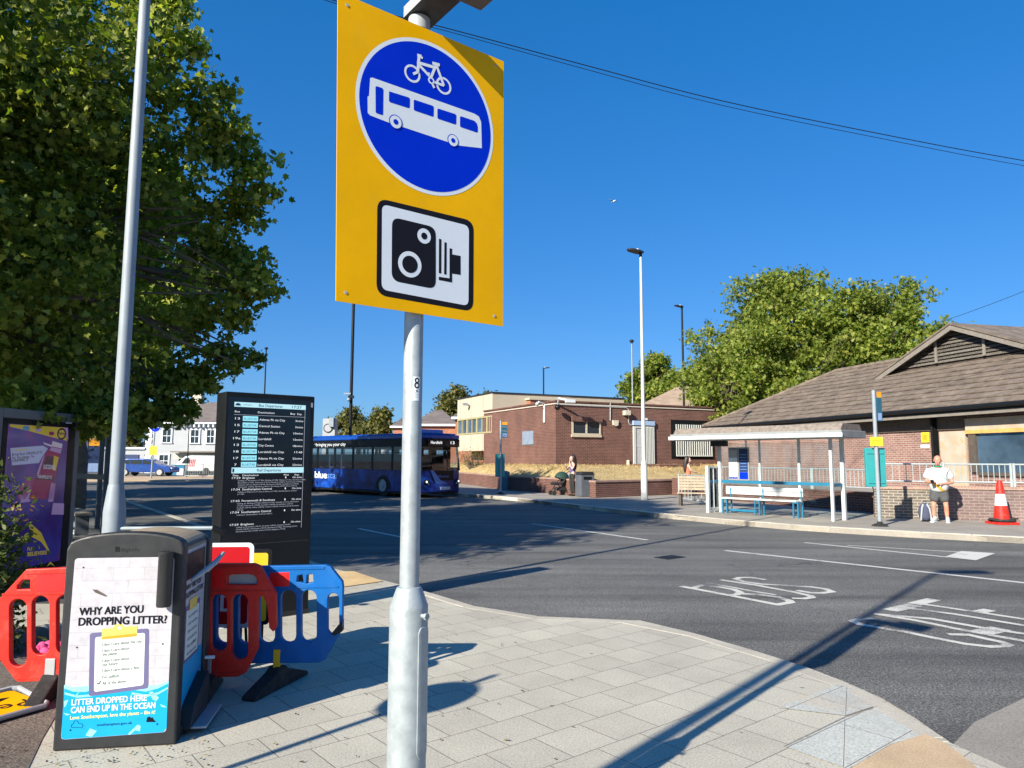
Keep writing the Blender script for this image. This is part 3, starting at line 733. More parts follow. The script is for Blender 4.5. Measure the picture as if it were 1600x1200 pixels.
def rq(pts, r, n=5):
    pts = [Vector(p) for p in pts]; out = []
    for i in range(4):
        p, a, c = pts[i], pts[i - 1], pts[(i + 1) % 4]; s, e = p + (a - p).normalized() * r, p + (c - p).normalized() * r
        for k in range(n + 1):
            t = k / n; out.append(tuple(s.lerp(p, t).lerp(p.lerp(e, t), t)))
    return out
pb.lay(m, rq(cr, .022), 4, WALLP, False)
wave = [(318, 806), (360, 822), (420, 824), (480, 808), (560, 800), (640, 812), (720, 822), (780, 806), (830, 782)]
pb.lay(m, f5([(317, 790), (360, 800), (480, 790), (640, 795), (780, 790), (832, 770), (828, 830), (315, 850)]), 5, AQUAL)
pb.lay(m, f5(wave + [(822, 1000), (806, 1022), (312, 1058), (302, 1046)]), 6, AQUA)
for wv in ([(320, 826), (380, 842), (450, 836), (560, 815), (560, 822), (450, 846), (380, 852), (320, 836)], [(650, 826), (720, 838), (780, 826), (828, 800), (828, 808), (780, 836), (720, 848), (650, 836)],
           [(735, 825), (752, 822), (784, 852), (772, 868), (754, 862)], [(422, 1038), (444, 1004), (478, 1016), (452, 1046)], [(632, 1030), (680, 985), (694, 992), (690, 1018), (668, 1012), (640, 1036)],
           [(386, 826), (408, 820), (402, 800), (380, 842), (362, 852)], [(788, 884), (815, 894), (822, 900), (800, 898)], [(316, 870), (338, 862), (326, 890), (318, 900)], [(312, 928), (348, 934), (330, 940)]):
    pb.lay(m, f5(wv), 7, AQUAL)
pb.lay(m, rq([pb.uv(*T5(*p)) for p in ((438, 846), (732, 806), (736, 510), (444, 534))], .016), 8, PURP, False)
pb.lay(m, rq([pb.uv(*T5(*p)) for p in ((464, 824), (708, 790), (716, 532), (470, 554))], .014), 9, PAPER, False)
pb.lay(m, f5([(503, 562), (503, 514), (560, 508), (566, 492), (604, 488), (612, 502), (678, 498), (676, 548)]), 10, YPRINT)
pb.lay(m, f5([(503, 566), (503, 552), (676, 534), (676, 550)]), 11, ORANGE)
pb.lay(m, [pb.uv(*T5(590, 508))] and disc(*pb.uv(*T5(590, 508)), .009, 16), 12, SIGNW, False)
for t, x0, y0, x1, y1, h, mt, bo in (('WHY ARE YOU', 392, 446, 706, 432, 36, INK, .022), ('DROPPING LITTER?', 388, 497, 822, 484, 38, INK, .022),
        ("I don't care about the city", 505, 598, 699, 580, 15, INK, 0), ("I don't care about", 505, 628, 640, 614, 15, INK, 0), ('the planet', 505, 647, 580, 640, 15, INK, 0),
        ("I don't care about", 505, 678, 640, 664, 15, INK, 0), ('our future', 505, 697, 580, 690, 15, INK, 0), ("I don't care about a fine", 505, 726, 686, 710, 15, INK, 0),
        ("I'm selfish", 505, 759, 586, 751, 15, INK, 0), ('All of the above', 505, 789, 622, 777, 15, INK, 0),
        ('LITTER DROPPED HERE', 354, 890, 724, 866, 29, SIGNW, .022), ('CAN END UP IN THE OCEAN', 351, 928, 766, 902, 29, SIGNW, .022),
        ('Love Southampton, love the planet \u2013 Bin it!', 347, 960, 766, 930, 17, YPALE, .015), ('southampton.gov.uk', 478, 992, 652, 981, 12, INK, 0)):
    a, e = T5(x0, y0), T5(x1, y1); pb.txt(m, t, *a, *e, h * 300 / 947, 13, mt, bo)
for y in (592, 622, 671, 720, 750):
    pb.lay(m, f5([(480, y + 10), (480, y - 8), (497, y - 10), (497, y + 8)]), 10, YPALE); pb.lay(m, f5([(482, y + 8), (482, y - 6), (495, y - 8), (495, y + 6)]), 11, PAPER)
m_ = [(480, 778), (487, 786), (500, 768)]
for p, q in ((m_[0], m_[1]), (m_[1], m_[2])): pb.lay(m, bar2(pb.uv(*T5(*p)), pb.uv(*T5(*q)), .005), 12, INK, False)
for x, y in ((412, 210), (380, 604), (803, 587), (776, 982), (348, 1012)): pb.lay(m, disc(*pb.uv(*T5(x, y)), .0045, 10), 14, INK, False)
c0 = [pb.uv(*T5(x, y)) for x, y in ((352, 998), (354, 984), (362, 982), (368, 966), (382, 966), (390, 980), (404, 980), (410, 990), (404, 1000))]
for p, q in zip(c0, c0[1:] + c0[:1]): pb.lay(m, bar2(p, q, .002), 13, INK, False)
pb.lay(m, f5([(722, 972), (726, 950), (738, 944), (744, 952), (752, 948), (760, 962), (770, 972)]), 13, INK)
pb.lay(m, f5([(456, 318), (480, 320), (534, 352), (520, 354), (470, 334)]), 7, TIMBER)
m.build('poster', bin_)
m = MB(); pb.txt(m, 'Bigbelly', *T5(600, 132), *T5(690, 130), 17 * 300 / 947, 1, BLK); pb.lay(m, f5([(568, 134), (568, 108), (592, 108), (594, 134)]), 1, BLK); m.build('maker_mark', bin_)
m = MB(); q = pb.uv(262, 900); zt, zb = pb.uv(262, 860)[1], pb.uv(262, 945)[1]
m.lathe([(.037, zb), (.040, zb + .01), (.040, zt - .02), (.043, zt - .015), (.043, zt)], DGREY, 24, pb.pt(q[0], 0, 0) + pb.N * .052)
m.box(pb.pt(q[0], (zt + zb) / 2, 0) + pb.N * .012, (.04, .03, zt - zb - .06), DGREY, M=Matrix((pb.U, pb.N, pb.V)).transposed())
m.box(pb.pt(q[0], zt, 0) + pb.N * .052 + Vector((0, 0, .001)), (.035, .012, .004), BLK, M=Matrix((pb.U, pb.N, pb.V)).transposed())
m.build('stubber_tube', bin_)
# right side: printed panel, hopper with handle, pedal
ps = PL(fr, Nb, o); M5 = Matrix((ps.U, ps.N, ps.V)).transposed()
m = MB(); ps.lay(m, rq([(.10, .10), (dep - .10, .10), (dep - .10, 1.09), (.10, 1.09)], .02), -26, WALLP, False)
ps.lay(m, [(.10, .10), (dep - .10, .10), (dep - .10, .42), (.10, .46)], -25, AQUA, False)
ps.lay(m, [(.17, .40), (.50, .40), (.50, .74), (.17, .74)], -24, PURP, False); ps.lay(m, [(.19, .42), (.48, .42), (.48, .71), (.19, .71)], -23, PAPER, False)
ps.lay(m, [(.25, .70), (.42, .70), (.42, .77), (.25, .77)], -22, YPRINT, False)
for i, t in enumerate(("I don't care about the city", "I don't care about", "I don't care about", "I don't care about a fine", "I'm selfish", 'All of the above')):
    ps.txt(m, t, .23, .66 - .045 * i, .44, .66 - .045 * i, .018, -21, INK, 0, False)
ps.txt(m, 'WHY ARE YOU', .14, .84, .50, .84, .03, -22, INK, .02, False); ps.txt(m, 'DROPPING LITTER?', .14, .79, .56, .79, .03, -22, INK, .02, False)
ps.lay(m, [(.14, .90), (.56, .90), (.56, 1.06), (.14, 1.06)], -21, BLK, False)
m.build('side_poster', bin_)
m = MB(); a = ps.pt(.30, .98, 0)
m.path([ps.pt(.16, .90, 2), ps.pt(.20, .93, 40), ps.pt(.34, .98, 95), ps.pt(.50, 1.02, 110)], [.010, .016, .018, .010], LGREY, 8); m.path([ps.pt(.54, .90, 2), ps.pt(.54, .95, 50), ps.pt(.50, 1.02, 105)], .012, LGREY, 8)
m.build('hopper_handle', bin_)
m = MB(); m.prism([(.12, .04), (.50, .04), (.56, .16), (.52, .27), (.2, .16)], ps.pt(0, 0, -28), ps.U, ps.V, ps.N * .075, DGREY); m.prism([(.15, .03), (.55, .03), (.55, .045), (.15, .045)], ps.pt(0, 0, 0), ps.U, ps.V, ps.N * .13, LGREY)
m.tube(ps.pt(.6, .33, 0), ps.pt(.6, .33, 60), .012, None, SIGNW, 8)
m.build('foot_pedal', bin_, bevel=.008)

# ------------------------------------------------------------------ barriers
def foot(parent, p, ax, L, mat=BLKR, h=.13, name='foot'):
    ax = Vector(ax).normalized(); s = ax.cross(Vector((0, 0, 1)))
    m = MB(); m.prism([(-L, 0), (L, 0), (L, .03), (.07, h), (.03, h + .03), (-.03, h + .03), (-.07, h), (-L, .03)], Vector(p) - s * .055, ax, (0, 0, 1), s * .11, mat)
    m.build(name, parent, bevel=.012)
def slot(x0, x1, y0, y1, cut=None): # pill-shaped hole in photograph pixels
    w = (x1 - x0) / 2; c = (x0 + x1) / 2; r = w
    return [(c + r * math.cos(R(a)), y0 + r * 1.0 - r * math.sin(R(a)) * 1.0) for a in range(180, -1, -20)] + [(c + r * math.cos(R(a)), y1 - r - r * math.sin(R(a))) for a in range(0, -181, -20)]
g0, g1 = gp(2, 1090), gp(432, 1086)
rbar = thing('safety_barrier', 'red plastic pedestrian barrier standing behind the litter bin, one end snapped', 'barrier', (g0 + g1) / 2, 0, 'plastic barriers around the works')
pr_ = PL(g0, g1 - g0, rbar.location)
out = [(44, 889), (150, 884), (290, 880), (398, 880), (408, 884), (432, 926), (433, 978), (428, 986), (422, 980), (418, 942), (412, 930), (404, 934), (404, 1012), (385, 1050), (372, 1056), (200, 1060), (32, 1064), (26, 1060), (2, 1028), (1, 936)]
holes = [slot(18, 45, 935, 1040), slot(53, 80, 930, 1022), slot(91, 117, 929, 1021), slot(130, 156, 929, 1020), slot(168, 194, 929, 1019), slot(207, 233, 928, 1018), slot(246, 272, 928, 1017), slot(292, 318, 928, 1016), slot(331, 356, 927, 1017), slot(363, 389, 927, 1030)]
holes += [[(30, 920), (30, 914), (38, 905), (50, 905), (50, 920)], [(357, 912), (358, 900), (364, 897), (395, 896), (402, 902), (404, 910), (400, 913)]]
m = MB(); T = lambda L: [pr_.uv(*p) for p in L]
m.plate(T(out), [T(h) for h in holes], pr_.pt(0, 0, -25), pr_.U, pr_.V, pr_.N * .05, REDP, .006)
for q in ([(44, 892), (398, 884), (398, 888), (44, 896)], [(8, 926), (425, 922), (425, 924), (8, 928.5)], [(30, 1056), (380, 1049), (380, 1052), (30, 1059)]): m.prism(T(q), pr_.pt(0, 0, 20), pr_.U, pr_.V, pr_.N * .011, REDP)
m.build('panel', rbar)
for q in ([(61, 924), (61, 897), (108, 895), (108, 922)], [(318, 918), (318, 886), (352, 885), (352, 917)]): m = MB(); pr_.lay(m, q, 27, REDR); m.build('reflector', rbar)
m = MB(); pr_.lay(m, [(356, 913), (357, 897), (370, 895), (376, 897), (385, 896), (392, 898), (401, 898), (401, 912)], -5, LGREY); m.build('torn_label', rbar)
for x0, x1 in ((75, 89), (317, 332)):
    u0_, v0_ = pr_.uv((x0 + x1) / 2, 1040)
    m = MB(); m.box(pr_.pt(u0_, .20, 0), (.068, .064, .13), LGREY, M=Matrix((pr_.U, pr_.N, pr_.V)).transposed()); m.build('foot_strap', rbar, bevel=.004)
    foot(rbar, pr_.pt(u0_, 0, 0), pr_.N + pr_.U * .15, .30)
g0, g1 = gp(112, 1072), gp(537, 1074)
bbar = thing('safety_barrier', 'blue plastic pedestrian barrier with a red reflector behind the red one', 'barrier', (g0 + g1) / 2, 0, 'plastic barriers around the works')
pq = PL(g0, g1 - g0, bbar.location)
out = [(150, 889), (300, 886), (510, 882), (518, 885), (536, 908), (537, 916), (536, 978), (531, 990), (508, 1030), (500, 1034), (300, 1037), (146, 1040), (118, 1006), (116, 924)]
holes = [slot(x, x + 25, 924, 1004) for x in (172, 205, 238, 271, 304, 340, 374)] + [slot(407, 431, 924, 1004), slot(440, 464, 921, 1003), slot(472, 496, 921, 1002), slot(513, 531, 926, 990), slot(130, 150, 930, 1000)]
holes += [[(465, 908), (466, 899), (474, 897), (476, 910)], [(480, 911), (481, 898), (490, 896), (491, 909)]]
m = MB(); T = lambda L: [pq.uv(*p) for p in L]
m.plate(T(out), [T(h) for h in holes], pq.pt(0, 0, -25), pq.U, pq.V, pq.N * .05, BLUEP, .006)
for q in ([(150, 892), (508, 885), (508, 888), (150, 895)], [(120, 918), (530, 915), (530, 917), (120, 920.5)]): m.prism(T(q), pq.pt(0, 0, 20), pq.U, pq.V, pq.N * .011, BLUEP)
m.build('panel', bbar)
m = MB(); pq.lay(m, [(424, 918), (424, 894), (454, 893), (454, 917)], 27, REDR); m.build('reflector', bbar)
m = MB(); a, b_ = pq.uv(534, 968), pq.uv(524, 992); m.prism([(a[0] + .01, a[1]), (a[0] + .01, b_[1] + .03), (b_[0], b_[1]), (b_[0] - .02, b_[1] + .02)], pq.pt(0, 0, -32), pq.U, pq.V, pq.N * .064, BLKR); m.build('hinge_bracket', bbar)
u0_, _ = pq.uv(434, 1030)
m = MB(); m.box(pq.pt(u0_, .20, 0), (.048, .066, .14), YELP, M=Matrix((pq.U, pq.N, pq.V)).transposed()); m.build('foot_strap', bbar, bevel=.004)
foot(bbar, pq.pt(u0_, 0, 0), gp(392, 1096) - gp(466, 1058), .33, h=.12)
foot(bbar, pq.pt(.35, 0, 0), pq.N, .30)

# temporary signs stacked by the departures board
g = at(392, 981, 5.64); g.z = 0; sg = thing('road_sign', 'red temporary sign with white border and the word closed', 'road sign', g + Vector((-.5, 0, 0)))
pg = PL(g, (.995, .10, 0), sg.location); ht = pg.uv(392, 848)[1]
vb = pg.uv(392, 981)[1]; TR = rnd_rect(-.86, vb, 0, ht, .04)
m = MB(); m.prism(TR, pg.pt(0, 0, -4), pg.U, pg.V, pg.N * .004, SIGNW); m.poly(rnd_rect(-.83, vb + .03, -.03, ht - .03, .025), pg.pt(0, 0, .25), pg.U, pg.V, SIGNRED)
pg.txt(m, 'CLOSED', -.74, pg.uv(340, 955)[1], pg.uv(367, 955)[0], pg.uv(340, 955)[1], pg.uv(340, 930)[1] - pg.uv(340, 955)[1], 2.4, SIGNW, .02, False)
m.build('sign_face', sg)
for u in (-.78, -.08):
    m = MB(); m.path([pg.pt(u, 0, -18), pg.pt(u, ht * .9, -18)], .012, BLK, 6); m.path([pg.pt(u, ht * .8, -20), pg.pt(u, .01, -260)], .012, BLK, 6); m.build('stand', sg)
g = at(420, 976, 5.98); g.z = 0; sg = thing('road_sign', 'small yellow sign in a black frame propped behind the red sign', 'road sign', g + Vector((-.25, 0, 0)))
pg = PL(g, (.995, .10, 0), sg.location); ht = pg.uv(420, 858)[1]
vb = pg.uv(420, 976)[1]; m = MB(); m.prism(rnd_rect(-.5, vb, 0, ht, .03), pg.pt(0, 0, -20), pg.U, pg.V, pg.N * .02, BLK); m.build('frame', sg)
for u in (-.42, -.06): m = MB(); m.path([pg.pt(u, 0, -34), pg.pt(u, ht * .9, -34)], .012, BLK, 6); m.build('leg', sg)
m = MB(); m.poly(rnd_rect(-.48, vb + .03, -.025, ht - .03, .02), pg.pt(0, 0, 1.2), pg.U, pg.V, YELP); m.build('sign_face', sg)
# pedestrians sign lying face up, upside down to the viewer
a, b_, c_ = gp(-40, 1141), gp(76, 1108), gp(92, 1066)
ux = (b_ - a).normalized(); vy = (c_ - b_); vy = (vy - ux * vy.dot(ux)).normalized()
sg = thing('road_sign', 'yellow pedestrians sign lying face up on the ground under the red barrier', 'road sign', (b_.x - .3, b_.y + .2, 0))
o2 = sg.location; hN = vy.cross(ux); hN = Vector((0, 0, 1)); lift = Vector((0, 0, .05))
m = MB(); VV = vy * .94 + Vector((0, 0, .03))
m.prism(rnd_rect(-1.0, 0, 0, .50, .04), b_ - o2 + lift * .4, ux, VV, (0, 0, .012), YEL)
fp = lambda u, v, k=0: b_ - o2 + lift * .4 + ux * u + VV * v + Vector((0, 0, .012 + .001 * k))
m.text('Pedestrians', fp(-.045, .235, 2), -ux, -VV.normalized(), .125, INK, width=.88)
m.add([fp(*p) for p in ((-.72, .335, 2), (-.20, .335, 2), (-.20, .365, 2), (-.72, .365, 2))], [(0, 1, 2, 3)], INK)
m.add([fp(*p) for p in ((-.20, .29, 2), (-.08, .35, 2), (-.20, .41, 2))], [(0, 1, 2)], INK)
m.build('sign_face', sg)
m = MB(); m.path([fp(-1.02, -.01), fp(-.03, -.01), fp(.0, .03), fp(.03, .30), fp(.05, .50), fp(.01, .54), fp(-1.0, .54)], .018, LGREY, 8); m.build('frame', sg)
for (x, y) in ((0,0),): pass
p = gp(76, 1024); m = MB(); MM = Matrix.Rotation(.3, 3, 'Z')
for k in range(9):
    m.ball((random.uniform(-.09, .09), random.uniform(-.05, .05), .03 + random.uniform(0, .05)), (random.uniform(.04, .08), random.uniform(.03, .06), random.uniform(.03, .05)), PINK, 9, 6, Matrix.Rotation(random.uniform(0, 3), 3, 'X'))
tag(m.build('bag', loc=(p.x, p.y, 0)), 'crumpled pink bag on the ground behind the red barrier', 'bag')
# ------------------------------------------------------------------ departures board
rfb = gp(481, 958); rfb = Vector((at(489, 716, rfb.y).x, rfb.y, 0))
Ud = Vector((math.cos(R(40)), math.sin(R(40)), 0)); wd = .955
bo = thing('departures_board', 'tall black electronic board of bus and rail departures', 'information board', rfb - Ud * wd / 2)
pd = PL(rfb - Ud * wd, Ud, bo.location); hd = pd.uv(495, 620)[1]
Nd = -pd.N
m = MB(); m.prism(rnd_rect(0, .0, wd, hd, .012, 2), pd.pt(0, 0, 0), pd.U, pd.V, Nd * .28, BLK); m.build('cabinet', bo, bevel=.008)
X4 = crop(300, 590, 220 / 910)
SCRB = pbr('screen_black', (.006, .007, .012), .12, 0, .1, 2); SCRL = glow('screen_pale_blue', (.36, .60, .66), .62); SCRT = glow('screen_white', (.75, .78, .8), .55); SCRT2 = glow('screen_grey', (.45, .48, .55), .4); SCRC = glow('screen_cyan', (.25, .62, .72), .6)
sc_ = [pd.uv(*X4(*p)) for p in ((240, 998), (698, 985), (735, 184), (275, 152))]
s0, s1 = min(sc_[0][0], sc_[3][0]), max(sc_[1][0], sc_[2][0]); t0, t1 = (sc_[0][1] + sc_[1][1]) / 2, (sc_[2][1] + sc_[3][1]) / 2
m = MB(); m.poly([(s0 - .06, t0 - .08), (s1 + .06, t0 - .08), (s1 + .06, t1 + .05), (s0 - .06, t1 + .05)], pd.pt(0, 0, .3), pd.U, pd.V, SCRB)
sw, st = s1 - s0, t1 - t0
def row(t): return t1 - st * (t - 153) / 836   # heights read off the enlarged photograph
def sx(f): return s0 + sw * f
def bar(f0_, f1_, ya, yb, k, mat): pd.lay(m, [(sx(f0_), row(yb)), (sx(f1_), row(yb)), (sx(f1_), row(ya)), (sx(f0_), row(ya))], k, mat, False)
def line(t, f0_, f1_, y, h, k, mat, bold=0): pd.txt(m, t, sx(f0_), row(y), sx(f1_), row(y), st * h / 836, k, mat, bold, False)
bar(0, 1, 153, 184, 3, SCRL); bar(0, 1, 575, 612, 3, SCRL); bar(0, 1, 234, 236, 3, SCRT2)
bar(.99, .995, 184, 980, 3, SCRT2)
line('Bus Departures', .33, .66, 177, 17, 4, NAVY, .01); line('17:27', .80, .94, 177, 17, 4, NAVY, .01); line('southampton', .11, .24, 172, 8, 4, NAVY)
pd.lay(m, [(sx(.01), row(176)), (sx(.09), row(176)), (sx(.075), row(164)), (sx(.05), row(160)), (sx(.03), row(160))], 4, NAVY, False)
line('Bus', .01, .075, 220, 11, 3, SCRT); line('Destination', .32, .55, 220, 11, 3, SCRT); line('Bay', .78, .85, 220, 11, 3, SCRT); line('Exp.', .88, .95, 220, 11, 3, SCRT)
for i, (n_, d_, e_) in enumerate((('13', 'Adanac Pk via City', '2mins'), ('15', 'Central Station', '3mins'), ('17', 'Adanac Pk via City', '10mins'), ('19a', 'Lordshill', '12mins'), ('13', 'City Centre', '18mins'), ('18', 'Lordshill via City', '17:48'), ('17', 'Adanac Pk via City', '22mins'), ('7', 'Lordshill via City', '23mins'))):
    y = 262 + 42.5 * i; wdt = {18: .36, 15: .29, 9: .17, 11: .21}[len(d_)]
    line(n_, .045 - .014 * len(n_), .045 + .018 * len(n_), y + 4, 13, 3, SCRT); bar(.12, .325, y - 20, y + 12, 3, SCRC); line('BLUESTAR', .135, .31, y + 4, 14, 4, NAVY)
    line(d_, .345, .345 + wdt, y + 6, 13, 3, SCRT); line(e_, .97 - .023 * len(e_), .97, y + 6, 12, 3, SCRT)
line('Rail Departures', .34, .67, 602, 17, 4, NAVY, .01); pd.lay(m, [(sx(.01), row(606)), (sx(.035), row(606)), (sx(.035), row(582)), (sx(.01), row(582))], 4, NAVY, False)
line('Dep.', .02, .10, 630, 10, 3, SCRT); line('Destination', .145, .36, 630, 10, 3, SCRT); line('Plat', .715, .785, 630, 10, 3, SCRT); line('Exp.', .87, .94, 630, 10, 3, SCRT)
for y, tm, ds, wdt, calls in ((648, '17:29', 'Brighton', .16, ('Calling at: Woolston (17:35), Sholing (17:38), Netley (17:41), Hamble (17:44)', 'Bursledon (17:47), Swanwick (17:51), Fareham (18:01), Portchester (18:06)', 'Cosham (18:11), Havant (18:18), Emsworth (18:23), Southbourne (18:26)', 'Chichester (18:33), Barnham (18:41), Worthing (18:57), Hove (19:12)')),
        (721, '17:34', 'Southampton Central', .40, ('Calling at: Bitterne (17:37), St Denys (17:40), Southampton Central', '(17:47)')),
        (794, '17:43', 'Portsmouth & Southsea', .45, ('Calling at: Sholing (17:46), Netley (17:50), Hamble (17:53), Bursledon', '(17:56), Swanwick (18:00), Fareham (18:08), Portchester (18:13)', 'Cosham (18:19), Hilsea (18:24), Fratton (18:29), Portsmouth & Southsea', '(18:33)')),
        (866, '17:54', 'Southampton Central', .40, ('Calling at: Southampton Central (18:01)',)),
        (944, '17:59', 'Brighton', .17, ('Calling at: Swanwick (18:17), Fareham (18:25), Cosham (18:37)', 'Havant (18:45), Chichester (18:57), Barnham (19:05), Worthing (19:21)', 'Shoreham-by-Sea (19:30), Hove (19:37), Brighton (19:42)'))):
    line(tm, .01, .12, y, 12, 3, SCRT); line(ds, .15, .15 + wdt, y, 12, 3, SCRT); line('1', .735, .75, y, 11, 3, SCRT); line('On time', .84, .975, y, 11, 3, SCRT)
    for k, cl in enumerate(calls): line(cl, .09, .09 + .0122 * len(cl), y + 15 + 13.5 * k, 7.5, 3, SCRT2)
m.build('screen', bo)
m = MB(); pd.lay(m, [(wd - .06, hd - .12), (wd - .02, hd - .12), (wd - .02, hd - .07), (wd - .06, hd - .07)], 1, LGREY, False); m.build('light_sensor', bo)
m = MB(); m.prism([(-.005, -.0), (wd + .005, 0), (wd + .005, .05), (-.005, .05)], pd.pt(0, 0, 5), pd.U, pd.V, Nd * .29, BLKR); m.build('plinth', bo)
m = MB(); m.prism([(.02, t0 - .13), (wd - .02, t0 - .13), (wd - .02, t0 - .118), (.02, t0 - .118)], pd.pt(0, 0, 2), pd.U, pd.V, Nd * .004, BLKR); m.build('panel_seam', bo)
# grey rail between the lamp column and the board
p = at(172, 826, 6.75); q = at(332, 825, 6.95); m = MB()
m.path([p, q], .018, GALVR, 8); m.path([q, q + Vector((.10, .04, -.05))], .03, BLK, 8)
oo = m.build('scaffold_tube'); tag(oo, 'grey tube clamped level between the lamp column and the departures board', 'tube')
# ------------------------------------------------------------------ advertising panel on the left
def pad(P0, U): return PL(P0, U)
ap = thing('advert_panel', 'lit drinks poster in a grey framed street panel beside the leafy bush', 'advert panel', (-5.68, 8.68, 0))
pv = PL((-5.72, 7.96, 0), (.05, 1, 0), ap.location)
FRM = pbr('bronze_grey_frame', (.17, .16, .15), .5, .1, .1, 4)
wv_, hv_ = 1.42, pv.uv(118, 647.5)[1]
m = MB(); bk = -pv.N * .20
m.prism([(0, 0), (.085, 0), (.085, hv_), (0, hv_)], pv.pt(0, 0, 8), pv.U, pv.V, bk, FRM)
m.prism([(wv_ - .085, 0), (wv_, 0), (wv_, hv_), (wv_ - .085, hv_)], pv.pt(0, 0, 8), pv.U, pv.V, bk, FRM)
m.prism([(.086, hv_ - .11), (wv_ - .086, hv_ - .11), (wv_ - .086, hv_), (.086, hv_)], pv.pt(0, 0, 9), pv.U, pv.V, bk, FRM)
m.prism([(.086, 0), (wv_ - .086, 0), (wv_ - .086, .28), (.086, .28)], pv.pt(0, 0, 6), pv.U, pv.V, bk, FRM)
m.build('frame', ap, bevel=.008)
m = MB(); m.prism([(.086, .28), (wv_ - .086, .28), (wv_ - .086, hv_ - .111), (.086, hv_ - .111)], pv.pt(0, 0, -20), pv.U, pv.V, pv.N * .02, BLK); m.build('backing', ap)
def m_poster():
    m, nt, p = newmat('purple_poster_print'); v = objc(nt)
    a = ramp(nt, noise(nt, v, 1.7, 3, .55), [(.33, (.025, .009, .09)), (.5, (.03, .026, .17)), (.64, (.09, .02, .14)), (.8, (.15, .11, .28))])
    nt.links.new(a, p.inputs['Base Color']); p.inputs['Roughness'].default_value = .12
    nt.links.new(a, p.inputs['Emission Color']); p.inputs['Emission Strength'].default_value = .2
    return m
PST = m_poster()
def lit(n, c, e=.18):
    return glow(n, c, e, .15) if e else pbr(n, c)
PMAG = lit('poster_magenta', (.20, .012, .10)); PLIL = lit('poster_lilac', (.34, .24, .52)); PYEL = lit('poster_gold', (.50, .40, .05)); PBLU = lit('poster_cyan', (.06, .22, .42)); PWHT = lit('poster_card', (.34, .42, .68)); PDK = lit('poster_dark', (.02, .01, .05)); PSKIN = lit('poster_hand', (.22, .05, .16)); PTXT = lit('poster_text', (.5, .48, .62))
T2 = crop(0, 640, 130 / 1114); T4 = crop(0, 740, 130 / 975)
m = MB()
L2 = lambda pts, k, mat: pv.lay(m, [T2(*p) for p in pts], k, mat)
L4 = lambda pts, k, mat: pv.lay(m, [T4(*p) for p in pts], k, mat)
pu0 = pv.uv(*T2(112, 200))[0]; pu1 = pv.uv(*T2(920, 200))[0]; ptop = pv.uv(*T2(120, 190))[1]
m.poly([(pu0, .36), (pu1, .36), (pu1, ptop), (pu0, ptop)], pv.pt(0, 0, .3), pv.U, pv.V, PST)
L2([(128, 196), (868, 240), (900, 420), (600, 345), (380, 285), (128, 228)], 4, PYEL)
for c in ((350, 250, .06, PBLU), (510, 268, .05, PLIL), (690, 320, .05, PMAG)): 
    q = pv.uv(*T2(c[0], c[1])); m.poly(disc(q[0], q[1], c[2], 14, c[2] * .5), pv.pt(0, 0, 1.2), pv.U, pv.V, c[3])
q = pv.uv(*T2(825, 325)); m.poly(disc(q[0], q[1], .085, 24, .075), pv.pt(0, 0, 1.3), pv.U, pv.V, PDK); m.poly(disc(q[0], q[1], .06, 24, .052), pv.pt(0, 0, 1.5), pv.U, pv.V, PYEL)
pv.txt(m, 'NEW', *T2(785, 335), *T2(868, 345), 4, 8, PDK, .02)
L2([(860, 245), (905, 240), (915, 410), (890, 380)], 5, PLIL)
L2([(136, 515), (575, 482), (640, 520), (560, 640), (520, 715), (160, 747)], 5, PWHT)
pv.txt(m, 'Bring back GRAFRUITTI', *T2(160, 618), *T2(560, 590), 4.2, 6, PDK, .01); pv.txt(m, "for me please, I'm", *T2(160, 660), *T2(455, 640), 4.2, 6, PDK, .01); pv.txt(m, 'CRAVING IT', *T2(162, 705), *T2(380, 684), 4.6, 6, PDK, .02)
L2([(170, 540), (370, 525), (372, 540), (172, 552)], 6, PYEL)
# bottle held up in a hand
L2([(700, 420), (835, 460), (820, 540), (800, 620), (740, 900), (690, 1010), (620, 1200), (380, 1200), (470, 900), (560, 660), (640, 540), (690, 500)], 8, PMAG)
L2([(700, 420), (835, 460), (824, 520), (690, 490)], 9, PTXT); L2([(575, 435), (700, 480), (690, 500), (590, 465)], 9, PTXT); L2([(690, 500), (822, 530), (810, 590), (660, 545)], 9, PLIL)
L2([(620, 620), (790, 640), (760, 800), (560, 790)], 9, PDK); L2([(720, 615), (785, 640), (745, 820), (700, 810)], 10, PYEL)
pv.txt(m, 'LUCOZADE', *T2(580, 790), *T2(735, 800), 6.5, 11, PTXT, .02)
L2([(480, 860), (715, 900), (700, 950), (480, 930)], 10, PDK); pv.txt(m, 'GRAFRUITTI', *T2(500, 915), *T2(690, 932), 5, 11, PTXT, .02)
L2([(560, 660), (600, 600), (520, 860), (470, 920)], 10, PLIL)
L2([(720, 960), (750, 990), (700, 1200), (640, 1200)], 11, PSKIN); L2([(250, 1040), (400, 920), (470, 930), (420, 1060), (330, 1200), (230, 1200)], 7, PSKIN)
L4([(220, 190), (360, 90), (350, 330), (240, 340)], 7, PLIL); L4([(600, 110), (650, 120), (620, 330), (560, 330)], 11, PLIL)
L4([(620, 345), (750, 350), (745, 480), (600, 480)], 7, PLIL)
L4([(330, 590), (360, 585), (480, 690), (590, 930), (570, 925), (480, 800), (370, 740)], 6, PYEL); L4([(280, 740), (430, 690), (440, 705), (300, 790)], 6, PYEL)
L4([(545, 1090), (590, 1030), (640, 1085), (590, 1060)], 6, PYEL)
pv.txt(m, 'FOR', *T4(320, 905), *T4(400, 895), 5, 7, PYEL, .03); pv.txt(m, 'BELIEVERS', *T4(320, 968), *T4(545, 945), 6, 7, PYEL, .03)
m.build('poster', ap)
